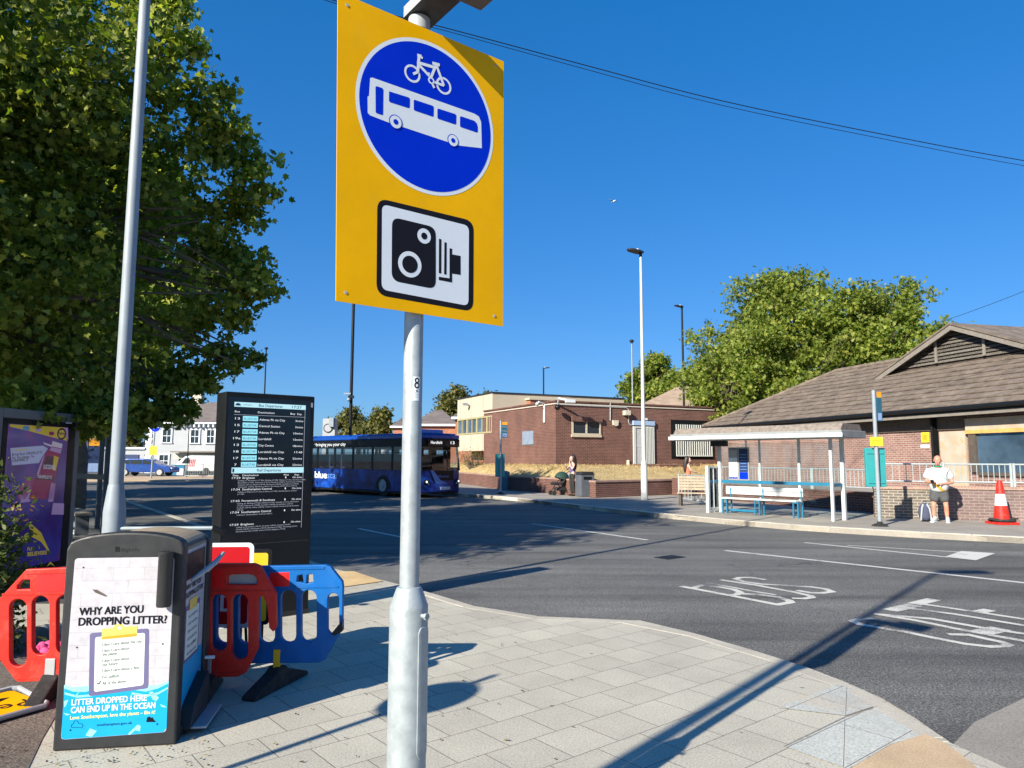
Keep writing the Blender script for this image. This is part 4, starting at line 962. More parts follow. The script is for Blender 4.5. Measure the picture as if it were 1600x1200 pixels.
m = MB(); m.poly([(.087, .281), (wv_ - .087, .281), (wv_ - .087, hv_ - .112), (.087, hv_ - .112)], pv.pt(0, 0, 16), pv.U, pv.V, glass('panel_glass', (.96, .96, .98), .02, .0, 1.1))
pv.lay(m, [T2(*p) for p in ((875, 160), (960, 160), (958, 190), (873, 185))], 17, SIGNW); m.build('glazing', ap)

# ------------------------------------------------------------------ figures: one skinned, remeshed surface each
def figure(name, parent, chains, mat, loc=(0, 0, 0), balls=(), voxel=.011, extra=None, sub=2):
    """chains: lists of ((x,y,z), r); the first point of a later chain is merged into the nearest existing point"""
    vs, es, rs = [], [], []
    for ch in chains:
        prev = None
        for (p, r) in ch:
            p = Vector(p); hit = None
            for i, q in enumerate(vs):
                if (q - p).length < 1e-4: hit = i
            if hit is None: vs.append(p); rs.append(r); hit = len(vs) - 1
            if prev is not None and prev != hit: es.append((prev, hit))
            prev = hit
    me = bpy.data.meshes.new(name); me.from_pydata(vs, es, []); ob = bpy.data.objects.new(name, me); C.objects.link(ob)
    sk = ob.modifiers.new('skin', 'SKIN')
    for d, r in zip(me.skin_vertices[0].data, rs):
        d.radius = (r if isinstance(r, tuple) else (r, r))
    me.skin_vertices[0].data[0].use_root = True
    ss = ob.modifiers.new('sub', 'SUBSURF'); ss.levels = ss.render_levels = sub
    dg = bpy.context.evaluated_depsgraph_get(); dg.update()
    m1 = bpy.data.meshes.new_from_object(ob.evaluated_get(dg)); bpy.data.objects.remove(ob)
    b = MB(); b.mesh(m1, mat, smooth=True); bpy.data.meshes.remove(m1)
    for (c, r, *M) in balls: b.ball(c, r, mat, 16, 12, M[0] if M else None)
    if extra: extra(b)
    o = b.build(name, parent, loc)
    if voxel:
        rm = o.modifiers.new('remesh', 'REMESH'); rm.mode = 'VOXEL'; rm.voxel_size = voxel; rm.use_smooth_shade = True
        dg = bpy.context.evaluated_depsgraph_get(); dg.update(); old = o.data
        o.data = bpy.data.meshes.new_from_object(o.evaluated_get(dg)); o.modifiers.clear(); bpy.data.meshes.remove(old)
        if not o.data.materials: o.data.materials.append(mat)
        bmm = bmesh.new(); bmm.from_mesh(o.data); bmm.verts.ensure_lookup_table(); seen = set(); best = []
        for v in bmm.verts:     # keep the one continuous surface
            if v.index in seen: continue
            st = [v]; isl = []; seen.add(v.index)
            while st:
                w = st.pop(); isl.append(w)
                for e in w.link_edges:
                    x = e.other_vert(w)
                    if x.index not in seen: seen.add(x.index); st.append(x)
            if len(isl) > len(best): best = isl
        keep = set(v.index for v in best); bmesh.ops.delete(bmm, geom=[v for v in bmm.verts if v.index not in keep], context='VERTS'); bmm.to_mesh(o.data); bmm.free()
    return o
def mirror(ch): return [((-p[0], p[1], p[2]), r) for p, r in ch]
def hand(wr, fwd, up, side, s=1.0, curl=.5):
    """palm and five fingers as chains leaving the wrist point"""
    wr, f, u = Vector(wr), Vector(fwd).normalized(), Vector(up).normalized(); sd = f.cross(u).normalized() * side
    out = []; palm = wr + f * .05 * s
    out.append([(tuple(wr), .024 * s), (tuple(palm), .030 * s)])
    for k, (dx, L) in enumerate(((-.027, .068), (-.009, .078), (.009, .074), (.026, .058))):
        b0 = wr + f * .088 * s + sd * dx * s; d1 = (f - u * curl * .6).normalized(); d2 = (f - u * curl * 1.6).normalized()
        out.append([(tuple(palm), .030 * s), (tuple(b0), .0135 * s), (tuple(b0 + d1 * L * .5 * s), .0125 * s), (tuple(b0 + d1 * L * .5 * s + d2 * L * .5 * s), .0115 * s)])
    t0 = wr + f * .035 * s - sd * .034 * s
    out.append([(tuple(palm), .030 * s), (tuple(t0), .015 * s), (tuple(t0 + (f - sd * .5 - u * .5).normalized() * .036 * s), .0135 * s), (tuple(t0 + (f - sd * .1 - u * .9).normalized() * .062 * s), .012 * s)])
    return out
def head_bits(c, face, mat_eye, sc=1.0, beard=False):
    """skull, jaw, nose, ears for the remesh; returns balls"""
    c, f = Vector(c), Vector(face).normalized(); r = f.cross(Vector((0, 0, 1))).normalized(); up = r.cross(f)
    M = Matrix((r, f, up)).transposed(); g = lambda a, b_, d: c + (r * a + f * b_ + up * d) * sc
    return [(g(0, -.008, .025), (.077 * sc, .096 * sc, .092 * sc), M), (g(0, .028, -.055), (.056 * sc, .062 * sc, .062 * sc), M), (g(0, .098, -.012), (.014 * sc, .024 * sc, .026 * sc), M), (g(0, .085, -.058), (.026 * sc, .016 * sc, .010 * sc), M),
            (g(.079, -.008, -.005), (.012 * sc, .024 * sc, .034 * sc), M), (g(-.079, -.008, -.005), (.012 * sc, .024 * sc, .034 * sc), M), (g(.033, .078, .028), (.022 * sc, .014 * sc, .010 * sc), M), (g(-.033, .078, .028), (.022 * sc, .014 * sc, .010 * sc), M)]
def eyes(name, parent, c, face, loc, sc=1.0):
    c, f = Vector(c), Vector(face).normalized(); r = f.cross(Vector((0, 0, 1))).normalized(); up = r.cross(f)
    for s in (-1, 1):
        m = MB(); m.ball(c + (r * .031 * s + f * .082 + up * .010) * sc, .0115 * sc, SIGNW, 8, 6); m.ball(c + (r * .031 * s + f * .089 + up * .010) * sc, .0065 * sc, INK, 8, 6); m.build('eye', parent, loc)
    m = MB(); m.box(c + (f * .096 - up * .060) * sc, (.040 * sc, .006, .006), TIMBER, M=Matrix((r, f, up)).transposed())
    m.build('mouth', parent, loc)

# ------------------------------------------------------------------ shelter at the left with somebody waiting
sh = thing('bus_shelter', 'dark framed bus shelter in the tree shade behind the drinks poster', 'bus shelter', (-9.6, 16.4, 0))
o = sh.location
pA = at(160, 850, 15.2); ps_ = [Vector((pA.x, 15.2, 0)), Vector((pA.x - 1.1, 16.9, 0)), Vector((pA.x - 2.9, 15.5, 0))]
GSH = pbr('shelter_grey_paint', (.09, .10, .11), .5, .1, .15, 3)
for i, p in enumerate(ps_):
    m = MB(); m.box(p - o + Vector((0, 0, 1.2)), (.10, .10, 2.4), GSH, rz=.7); m.build('post', sh, bevel=.01)
m = MB(); c = sum(ps_, Vector()) / 3; m.box(c - o + Vector((-.2, .1, 2.45)), (3.6, 1.7, .14), GSH, rz=R(-52)); m.build('roof', sh, bevel=.02)
m = MB(); a, b_ = at(118, 745, 15.9), at(163, 744, 15.2); m.box((a + b_) / 2 - o, ((a - b_).length + .05, .05, .11), GSH, rz=math.atan2(b_.y - a.y, b_.x - a.x)); m.build('rail', sh)
m = MB(); m.box(Vector((pA.x - 1.0, 15.95, .45)) - o, (1.8, .32, .05), WOOD, rz=R(-52)); 
for d in (-.7, .7): m.box(Vector((pA.x - 1.0 + d * .62, 15.95 - d * .79, .22)) - o, (.06, .25, .43), GSH, rz=R(-52))
m.build('bench', sh)
# the seated figure: only the legs show past the panel
kn = at(117, 786, 15.9); ft = at(136, 812, 15.6)
pz = thing('person', 'person in pale grey trousers seated in the shelter behind the drinks poster', 'person', (kn.x - .4, 15.95, 0))
f = Vector((.82, -.57, 0)).normalized(); s = Vector((.57, .82, 0))
hip = Vector((0, 0, .50)); P3 = lambda a, b_, z: tuple(f * a + s * b_ + Vector((0, 0, z)))
ch = [[(P3(0, 0, .52), .13), (P3(-.02, 0, .75), .125), (P3(.0, 0, .98), .14), (P3(.02, 0, 1.10), .06), (P3(.05, 0, 1.18), .052)]]
legs = []
for d in (-1, 1):
    k_ = .48; legs += [[(P3(0, 0, .52), .13), (P3(.06, .09 * d, .52), .085), (P3(k_, .11 * d, .53), .062), (P3(k_ + .06 + .06 * d, .11 * d, .12), .045)]]
    ch += [[(P3(0, 0, .98), .14), (P3(0, .17 * d, 1.0), .055), (P3(.12, .22 * d, .76), .042), (P3(.36, .12 * d, .66), .030)]] + [c_ for c_ in hand(P3(.36, .12 * d, .66), f, (0, 0, 1), d)]
figure('body', pz, ch, SKIN, balls=head_bits(P3(.06, 0, 1.28), f + Vector((0, 0, -.1)), INK)); eyes('face', pz, P3(.06, 0, 1.28), f, (0, 0, 0))
figure('trousers', pz, legs, pbr('pale_grey_trousers', (.30, .36, .38), .85, 0, .15, 9, .2, 30), voxel=.015)
figure('jacket', pz, [[(P3(0, 0, .55), .15), (P3(-.02, 0, .76), .145), (P3(0, 0, 1.0), .155), (P3(.02, 0, 1.09), .08)]] + [[(P3(0, 0, 1.0), .155), (P3(0, .18 * d, 1.0), .07), (P3(.12, .23 * d, .76), .058), (P3(.33, .13 * d, .67), .043)] for d in (-1, 1)], NAVY, voxel=.015)
m = MB(); m.ball(P3(.04, 0, 1.31), (.092, .10, .10), HAIRD, 12, 8); m.build('hair', pz)
for d in (-1, 1):
    q = Vector(P3(.56 + .06 * d, .11 * d, .05)); m = MB(); m.ball(q + f * .05, (.045, .13, .05), LGREY, 12, 8, Matrix((s, f, Vector((0, 0, 1)))).transposed()); m.box(q + f * .05 - Vector((0, 0, .035)), (.085, .25, .025), SIGNW, M=Matrix((s, f, Vector((0, 0, 1)))).transposed()); m.build('shoe', pz)
# bus stop pole beyond the shelter
def flag_pole(px_, ybase, z0, ytop, label, flagpx, group='bus stop flags', pole_r=.045, lower=None, mats=(NAVY, ORANGE), ylabel=None, txt=True):
    g = gp(px_, ybase, z0); t = thing('bus_stop_flag', label, 'bus stop', (g.x, g.y, z0), 0, group)
    zt = hz(ytop, px_, g.y) - z0; o = t.location
    m = MB(); m.lathe([(pole_r, 0), (pole_r, zt)], GREYP, 16); m.build('pole', t)
    m = MB(); m.lathe([(pole_r * 4.2, 0), (pole_r * 3.6, .03), (pole_r * 1.4, .07), (pole_r * 1.2, .11)], BLKR, 20); m.build('foot_plate', t)
    a, b_ = [Vector((at(x, y, g.y).x, g.y, at(x, y, g.y).z)) - o for x, y in flagpx]
    U = Vector((1, .35, 0)).normalized(); w_ = abs(b_.x - a.x) * 1.0; h_ = a.z - b_.z; N_ = Vector((.35, -1, 0)).normalized()
    m = MB(); q = Vector((pole_r * .9 + (a.x if a.x > .2 else 0), 0, b_.z)); m.prism(rnd_rect(0, 0, w_, h_, .015, 3), q, U, (0, 0, 1), N_ * .03, mats[0])
    m.poly([(.004, h_ * .80), (w_ - .004, h_ * .80), (w_ - .004, h_ - .004), (.004, h_ - .004)], q + N_ * .032, U, (0, 0, 1), mats[1])
    m.poly([(.02, .02), (w_ - .02, .02), (w_ - .02, h_ * .27), (.02, h_ * .27)], q + N_ * .032, U, (0, 0, 1), SIGNW if lower else PWH2)
    if txt:
        m.text('Bus Stop', q + N_ * .034 + U * w_ * .12 + Vector((0, 0, h_ * .66)), U, (0, 0, 1), h_ * .05, SIGNW, width=w_ * .7)
        m.text('Portswood', q + N_ * .034 + U * w_ * .12 + Vector((0, 0, h_ * .40)), U, (0, 0, 1), h_ * .06, SIGNW, width=w_ * .75)
        m.text('7 13 17', q + N_ * .034 + U * w_ * .16 + Vector((0, 0, h_ * .12)), U, (0, 0, 1), h_ * .07, NAVY, width=w_ * .6)
    m.build('flag', t, bevel=0)
    return t, g, zt
PWH2 = pbr('pale_blue_label', (.22, .32, .55), .5, 0, .1, 8)
DTEAL = pbr('dark_teal_flag', (.02, .10, .16), .5, 0, .1, 4)
t, g, zt = flag_pole(131, 781, 0, 684, 'grey bus stop pole with a dark flag far down the shaded pavement', ((123, 686), (135, 738)), pole_r=.07, txt=False)

# ------------------------------------------------------------------ far left: white villa, car, signs, railings
vl = thing('white_house', 'white two storey villa with sash windows and a hipped slate roof', 'house', (at(228, 735, 75).x, 75, 0))
o = vl.location; X = lambda x, Y=75: at(x, 700, Y).x - o.x
ze, zr = hz(659, 260, 75), hz(633, 270, 77)
m = MB(); x0, x1 = X(228), X(390); zt = ze
m.prism([(x0, 0), (x1, 0), (x1 + 1, 9), (x0 - 2.6, 9)], (0, 0, 0), (1, 0, 0), (0, 1, 0), (0, 0, ze), WHITER)
m.build('wall', vl)
m = MB(); m.prism([(x0 - .02, -.03), (x0 + .55, -.03), (x0 + .55, .0), (x0 - .02, .0)], (0, 0, 0), (1, 0, 0), (0, 1, 0), (0, 0, ze - .02), SIGNW)
for k in range(9): m.box((x0 + .27, -.06, .4 + k * .58), (.62, .07, .36), SIGNW)
m.build('quoins', vl)
m = MB(); m.prism([(x0 - .05, -.02), (x0 - 2.62, 8.95), (x0 - 2.67, 8.9), (x0 - .09, -.06)], (0, 0, .02), (1, 0, 0), (0, 1, 0), (0, 0, ze - .04), CREAMR); m.build('sunlit_side_paint', vl)  # cream sheet paints sunlight on the villa's left face
m = MB(); e = .55
A_ = [(x0 - e - .1, -e, ze), (x1 + e, -e, ze), (x1 + e + 1, 9 + e, ze), (x0 - 2.6 - e, 9 + e, ze)]; rz_ = [(x0 + 2.6, 4.5, zr + .5), (x1 - 3, 4.5, zr + .5)]
m.add(A_ + rz_, [(0, 1, 5, 4), (1, 2, 5), (2, 3, 4, 5), (3, 0, 4), (3, 2, 1, 0)], SLATE); m.build('roof', vl)
m = MB(); m.box(((x0 + x1) / 2, -.3, ze - .14), (x1 - x0 + .7, .55, .18), SIGNW)
for k in range(22): m.box((x0 + .2 + k * (x1 - x0) / 22, -.27, ze - .40), (.14, .42, .34), SIGNW)
m.build('cornice', vl)
m = MB(); cx = X(278); m.box((cx, 4.3, zr + .9), (1.0, .8, 2.2), CREAMR); m.box((cx, 4.3, zr + 2.05), (1.15, .95, .14), CREAMR)
for d in (-.25, .25): m.lathe([(.14, 0), (.12, .5)], CLAY, 10, (cx + d, 4.3, zr + 2.1))
m.build('chimney', vl)
for xa, xb, ya, yb, lab in ((254, 266.5, 671, 691, 0), (298, 310, 672, 692, 0), (250.5, 264, 711, 729, 0), (323, 334, 672, 692, 0)):
    z1, z0_ = hz(ya, xa, 75), hz(yb, xa, 75); a, c_ = X(xa), X(xb)
    fr_ = MB(); fr_.box(((a + c_) / 2, -.05, z1 + .07), (c_ - a + .35, .12, .14), SIGNW); fr_.box(((a + c_) / 2, -.07, z0_ - .06), (c_ - a + .4, .18, .10), SIGNW)
    for q in (a - .08, c_ + .08): fr_.box((q, -.05, (z0_ + z1) / 2), (.15, .12, z1 - z0_), SIGNW)
    fr_.box(((a + c_) / 2, -.035, (z0_ + z1) / 2), (c_ - a, .05, .06), SIGNW); fr_.box(((a + c_) / 2, -.04, (z0_ + z1) / 2), (.045, .05, z1 - z0_), SIGNW)
    wf = fr_.build('window', vl); g_ = MB(); g_.box(((a + c_) / 2, -.012, (z0_ + z1) / 2), (c_ - a, .02, z1 - z0_), DGLASS); g_.build('pane', wf)
m = MB(); a, c_ = X(279), X(392); z1, z2 = hz(706, 300, 75), hz(713, 300, 75)
m.box(((a + c_) / 2, -.9, z1), (c_ - a, 1.9, .14), GTIMBER); m.box(((a + c_) / 2, -1.0, (z1 + z2) / 2 - .2), (c_ - a, .1, .55), CREAMR); m.box(((a + c_) / 2, -.03, .9), (c_ - a - .2, .06, 1.9), DGLASS); m.build('shop_front', vl)
m = MB(); a, c_ = X(160), X(226); zz = hz(700, 200, 75); m.box(((a + c_) / 2, 1.5, zz / 2), (c_ - a, 3.0, zz), WHITER); m.box(((a + c_) / 2, -.06, zz - .02), (c_ - a + .2, .3, .22), SIGNW); m.build('side_wing', vl)
m = MB(); a, c_ = X(192), X(218); z1, z2 = hz(711, 200, 75), hz(716, 200, 75); m.box(((a + c_) / 2, -.05, (z1 + z2) / 2), (c_ - a, .08, z1 - z2 + .1), NAVY); m.box(((a + c_) / 2, -.02, z2 * .45), (c_ - a - .4, .05, z2 * .8), DGLASS)
m.text('Albion', ((a + c_) / 2, -.10, (z1 + z2) / 2 - .1), (1, 0, 0), (0, 0, 1), .2, SIGNW, 'C') if False else None
m.build('fascia_sign', vl)
# estate car
def car(name, label, x0, x1, ybase, Y, mat, facing=1):
    a, c_ = at(x0, ybase, Y), at(x1, ybase, Y); L = c_.x - a.x; t = thing(name, label, 'car', ((a.x + c_.x) / 2, Y, .05)); s = L / 4.6
    prof = [(-2.28, .32), (-2.3, .62), (-2.22, .92), (-2.0, 1.0), (-1.62, 1.40), (-1.3, 1.46), (.1, 1.45), (.45, 1.36), (1.15, .98), (1.9, .86), (2.2, .72), (2.3, .5), (2.26, .3)]
    m = MB(); m.prism([(x * s, z) for x, z in prof], (0, -.86, 0), (1, 0, 0), (0, 0, 1), (0, 1.72, 0), mat); m.build('body', t, bevel=.07)
    for q in ([(-1.88, 1.0), (-1.55, 1.36), (-1.18, 1.39), (-1.1, 1.0)], [(-1.02, 1.0), (-1.08, 1.39), (-.12, 1.39), (-.10, 1.0)], [(-.02, 1.0), (-.04, 1.39), (.1, 1.39), (.42, 1.3), (.92, 1.0)]):
        for yy in (-.872, .872): m = MB(); m.poly([(x * s, z) for x, z in (q if yy > 0 else q[::-1])], (0, yy, 0), (1, 0, 0), (0, 0, 1), DGLASS); m.build('window', t)
    for x in (-1.45, 1.38):
        for y in (-.8, .8):
            w_ = MB(); w_.lathe([(.2, -.1), (.32, -.1), (.33, -.06), (.33, .06), (.32, .1), (.2, .1)], BLKR, 24, (x * s, y, .32), Matrix.Rotation(math.pi / 2, 3, 'X')); wo = w_.build('wheel', t)
            r_ = MB()
            for k in range(5):
                an = 2 * math.pi * k / 5; r_.box((x * s + .11 * math.cos(an), y * 1.12, .32 + .11 * math.sin(an)), (.24, .05, .06), LGREY, M=Matrix.Rotation(-an, 3, 'Y'))
            r_.lathe([(.19, -.03), (.225, -.03), (.225, .03), (.19, .03)], LGREY, 20, (x * s, y * 1.12, .32), Matrix.Rotation(math.pi / 2, 3, 'X')); r_.build('rim', wo)
    m = MB(); m.box((2.24 * s, -.62, .66), (.14, .3, .12), SIGNW); m.build('headlight', t); m = MB(); m.box((-2.27 * s, -.66, .78), (.08, .2, .2), REDR); m.build('tail_light', t)
    return t
car('parked_car', 'blue estate car parked behind the far traffic island', 187, 274, 744, 62, pbr('blue_car_paint', (.012, .06, .28), .25, .3, .05, 2, coat=.6))
vt = thing('parked_van', 'white van with red lettering parked by the villa shop front', 'van', (at(310, 735, 70).x, 70, 0)); o = vt.location
m = MB(); W_ = at(345, 735, 70).x - at(280, 735, 70).x
m.prism([(-W_ / 2, .3), (-W_ / 2, .8), (-W_ / 2 + .35, 1.15), (-W_ / 2 + 1.0, 1.7), (-W_ / 2 + 1.6, 1.82), (W_ / 2, 1.8), (W_ / 2, .3)], (0, -.9, 0), (1, 0, 0), (0, 0, 1), (0, 1.8, 0), WHITEP); m.build('body', vt, bevel=.09)
m = MB(); m.poly([(-W_ / 2 + .75, 1.05), (-W_ / 2 + 1.55, 1.05), (-W_ / 2 + 1.5, 1.6), (-W_ / 2 + 1.1, 1.55)], (0, -.903, 0), (1, 0, 0), (0, 0, 1), DGLASS); m.build('window', vt)
m = MB()
for k in range(4): m.poly([(-.6 + k * .16, .75), (-.5 + k * .16, .75), (-.38 + k * .16, 1.45), (-.48 + k * .16, 1.45)], (0, -.904, 0), (1, 0, 0), (0, 0, 1), SIGNRED)
m.build('livery', vt)
for x in (-W_ / 2 + .9, W_ / 2 - .9):
    m = MB(); m.lathe([(.33, -.1), (.34, 0), (.33, .1)], BLKR, 20, (x, -.82, .33), Matrix.Rotation(math.pi / 2, 3, 'X')); m.build('wheel', vt)
a, c_ = at(262, 735, 67), at(289, 735, 67); m = MB(); m.box((0, 0, .45), (c_.x - a.x, .5, .9), SKYB); m.box(((c_.x - a.x) * .3, -.26, .3), (.6, .04, .6), SIGNW); m.box((0, 0, .92), (c_.x - a.x + .06, .56, .05), SKYB)
tag(m.build('skip_container', loc=((a.x + c_.x) / 2, 67, 0)), 'low bright blue container beside the white van', 'container')
def railing(label, p, q, z0, h, mat, group, n, post=4, r=.012, bar=.02, mid=None, name='railing'):
    p, q = Vector(p), Vector(q); t = thing(name, label, 'railing', (p + q) / 2, 0, group); o = t.location; d = q - p
    m = MB(); 
    m.tube(p - o + Vector((0, 0, h)), q - o + Vector((0, 0, h)), bar, None, mat, 8); m.build('top_rail', t)
    m = MB(); m.tube(p - o + Vector((0, 0, .12)), q - o + Vector((0, 0, .12)), bar, None, mat, 8); m.build('bottom_rail', t)
    m = MB()
    for k in range(1, n): 
        a = p + d * k / n - o; m.tube(a + Vector((0, 0, .12)), a + Vector((0, 0, h)), r, None, mat, 6, False)
    m.build('balusters', t)
    for k in range(post):
        a = p + d * k / (post - 1) - o; m = MB(); m.tube(a, a + Vector((0, 0, h + .03)), bar * 1.5, None, mat, 8); m.build('post', t)
    return t
a, c_ = gp(122, 748), gp(162, 748); railing('grey guard railing far behind the shelter at the left', (a.x, 58, .05), (c_.x, 58, .05), 0, 1.05, GALVR, 'far guard railings', 14, 3)
a, c_ = at(289, 745, 58), at(345, 745, 58); railing('grey guard railing in front of the white van', (a.x, 58, .05), (c_.x, 58, .05), 0, 1.05, GALVR, 'far guard railings', 20, 3)
# turn left sign
g = at(236, 745, 55); t = thing('road_sign', 'round blue arrow sign above a yellow notice on a grey post', 'road sign', (g.x, 55, .05)); zt = hz(659, 238, 55)
m = MB(); m.tube((0, 0, 0), (0.12, 0, zt - .05), .06, .05, GREYP, 10); m.build('post', t)
cz = hz(667, 239, 55) - .05; m = MB(); m.prism(disc(.18, cz, .42, 32), (0, -.10, 0), (1, 0, 0), (0, 0, 1), (0, .03, 0), SIGNW); m.poly(disc(.18, cz, .39, 32), (0, -.104, 0), (1, 0, 0), (0, 0, 1), BLUESIGN)
m.poly([(-.1, cz), (.1, cz + .2), (.1, cz + .07), (.46, cz + .07), (.46, cz - .07), (.1, cz - .07), (.1, cz - .2)], (0, -.108, 0), (1, 0, 0), (0, 0, 1), SIGNW); m.build('arrow_disc', t)
z1, z2 = hz(697, 238, 55) - .05, hz(711, 238, 55) - .05; m = MB(); m.box((.1, -.1, (z1 + z2) / 2), (.62, .03, z1 - z2), YLAB)
for k in range(3): m.box((.1, -.118, z2 + (z1 - z2) * (.28 + .24 * k)), (.44 - .08 * (k % 2), .004, .035), INK)
m.build('notice_board', t)
def thin_column(label, x, y0, Y, ytop, r, mat, head='globe', group='far lamp columns', ad=(0, 1, 0)):
    p = at(x, y0, Y); zt = hz(ytop, x, Y); return column(label, 'lamp post', x, y0, Y, zt, r, r * .8, 0, r, mat, group, head, base_z=0, armdir=ad)
thin_column('thin dark lamp column in front of the white villa', 292, 740, 60, 662, .045, BLK)
thin_column('thin dark lamp column above the departures board near the tree', 408.5, 740, 75, 546, .085, BLK)
t = thin_column('tall black mast with small cameras halfway up behind the bus', 545, 760, 42, 300, .10, BLK, head='arm')
o = t.location; zc_ = hz(620, 541, 42); m = MB()
m.box((0, 0, zc_), (.30, .3, .14), BLK); m.box((-.2, -.1, zc_ + .18), (.4, .1, .08), GREYP); m.ball((-.1, -.2, zc_ - .18), .11, GREYP, 10, 8); m.build('camera_unit', t)
thin_column('slim black lamp column standing behind the cream building', 849.5, 740, 70, 577, .085, BLK, 'led', ad=(1, .2, 0))
thin_column('thin pale column beyond the brick building', 990, 740, 60, 535, .07, GREYP, 'globe')
t = thin_column('black lamp column beside the big bright tree', 1071, 740, 50, 482, .085, BLK, 'led', ad=(-1, -.4, 0))
zc_ = hz(588, 1072, 50); m = MB(); m.box((.05, -.12, zc_), (.3, .2, .4), CREAMR); m.build('white_box', t)
column('tall white lamp column on the far pavement in front of the brick building', 'lamp post', 1007, 781, gp(1007, 781, ZP).y, hz(396, 997, 27), .078, .046, hz(723, 1005, 27), .125, WHITEP, head='led', armdir=(-.85, -.4, 0), base_z=ZP)
# ------------------------------------------------------------------ the blue bus
nc = Vector((at(658, 716, 30).x, 30, ZR)); fx = Vector((.73, -.68, 0)).normalized(); fy = Vector((.68, .73, 0)).normalized()
bus_ = thing('bus', 'dark blue single deck bus stopped in the shade with the headsign lit', 'bus', nc, math.atan2(fx.y, fx.x))
def m_livery():
    m, nt, p = newmat('blue_bus_livery'); v = objc(nt)
    c = ramp(nt, noise(nt, v, 1.3, 6, .7), [(.36, (.003, .010, .070)), (.52, (.005, .030, .20)), (.66, (.010, .085, .48)), (.80, (.014, .13, .6))])
    st = ramp(nt, noise(nt, v, 26, 2, .4), [(.72, 0.0), (.76, .8)]); c = mixc(nt, st, c, (.25, .45, .75))
    nt.links.new(c, p.inputs['Base Color']); p.inputs['Roughness'].default_value = .3; p.inputs['Coat Weight'].default_value = .12; p.inputs['Specular IOR Level'].default_value = .3
    return m
LIV = m_livery(); BBLUE = pbr('bus_roof_blue', (.004, .05, .30), .3, 0, .1, 2, coat=.3); BDK = pbr('bus_black_panel', (.005, .006, .009), .35, 0, .1, 2, spec=.25); PALEB = pbr('bus_pale_blue', (.10, .22, .55), .3, 0, .1, 2, coat=.4)
Lb, Wb, Hb = 10.9, 2.45, 2.72
def ring(z, e=0.0): # plan outline with rounded front
    return [(-Lb, e), (-.55, e), (-.16, e + .14), (-.02 - e * .6, .62), (.03 - e * .6, Wb / 2), (-.02 - e * .6, Wb - .62), (-.16, Wb - .14 - e), (-.55, Wb - e), (-Lb, Wb - e)]
m = MB(); m.prism(ring(0), (0, 0, .24), (1, 0, 0), (0, 1, 0), (0, 0, .92), LIV); m.build('lower_body', bus_, bevel=.03)
m = MB(); m.prism(ring(0, .04), (0, 0, .16), (1, 0, 0), (0, 1, 0), (0, 0, .10), BLK); m.box((-5.6, Wb / 2, .85), (9.6, 2.1, .1), BDK); m.build('chassis', bus_)
m = MB(); m.prism(ring(0), (0, 0, 2.16), (1, 0, 0), (0, 1, 0), (0, 0, .34), BDK)
m.build('cantrail', bus_, bevel=.02)
m = MB(); m.prism(ring(0, .01), (0, 0, 2.50), (1, 0, 0), (0, 1, 0), (0, 0, .17), BBLUE); m.prism([(x * .985 - .08, Wb / 2 + (y - Wb / 2) * .86) for x, y in ring(0)], (0, 0, 2.67), (1, 0, 0), (0, 1, 0), (0, 0, .07), BBLUE); m.build('roof', bus_, bevel=.05)
m = MB(); m.prism([(-1.9, .5), (-.7, .6), (-.7, 1.85), (-1.9, 1.95)], (0, 0, 2.72), (1, 0, 0), (0, 1, 0), (0, 0, .20), PALEB); m.build('roof_pod', bus_, bevel=.06)
px_s = [-Lb + .06, -9.4, -7.9, -6.4, -4.9, -3.4, -1.95, -.95]
for s, yy in ((0, .03), (1, Wb - .03)):
    for x in px_s:
        m = MB(); m.box((x, yy, 1.66), (.12, .06, 1.02), BDK); m.build('pillar', bus_)
for yy in (.30, Wb - .30):
    m = MB(); m.path([(-.16 if yy < 1 else -.16, .16 if yy < 1 else Wb - .16, 1.14), (-.30, .18 if yy < 1 else Wb - .18, 2.2)], .055, BDK, 8); m.build('front_pillar', bus_)
m = MB(); m.path([(.0, Wb * .60, 1.14), (-.02, Wb * .60, 2.2)], .022, BDK, 6); m.build('screen_divider', bus_)
for s, yy in ((0, .012), (1, Wb - .012)):
    for x0, x1 in zip(px_s, px_s[1:]):
        m = MB(); q = [(x0 + .05, yy, 1.155), (x1 - .05, yy, 1.155), (x1 - .05, yy, 2.165), (x0 + .05, yy, 2.165)]
        m.add(q if not s else q[::-1], [(0, 1, 2, 3)], BUSGL); w_ = m.build('window', bus_)
        if s == 0:
            f_ = MB(); f_.box(((x0 + x1) / 2, yy - .006, 1.90), (x1 - x0 - .12, .012, .03), BDK); f_.build('frame', w_)
m = MB(); w_ = ring(0)[2:7]
for (a, b_) in zip(w_, w_[1:]): m.add([(a[0], a[1], 1.15), (b_[0], b_[1], 1.15), (b_[0] - .05, b_[1], 2.17), (a[0] - .05, a[1], 2.17)], [(0, 1, 2, 3)], BUSGL, True)
m.build('windscreen', bus_)
m = MB(); m.add([(-.62, .02, 1.3), (-.18, .15, 1.3), (-.2, .16, 2.17), (-.62, .02, 2.17)], [(0, 1, 2, 3)], BUSGL); m.build('cab_window', bus_)
SEAT = pbr('bus_seat_fabric', (.03, .05, .12), .85, 0, .3, 12)
for k in range(8):
    for yy in (.55, 1.9):
        m = MB(); x = -9.8 + k * 1.0; m.box((x, yy, 1.22), (.42, .85, .10), SEAT); m.box((x - .22, yy, 1.52), (.09, .85, .66), SEAT); m.build('seat', bus_, bevel=.03)
m = MB(); m.box((-1.35, .7, 1.32), (.45, .55, .12), SEAT); m.box((-1.6, .7, 1.66), (.1, .5, .62), SEAT); m.build('driver_seat', bus_, bevel=.03)
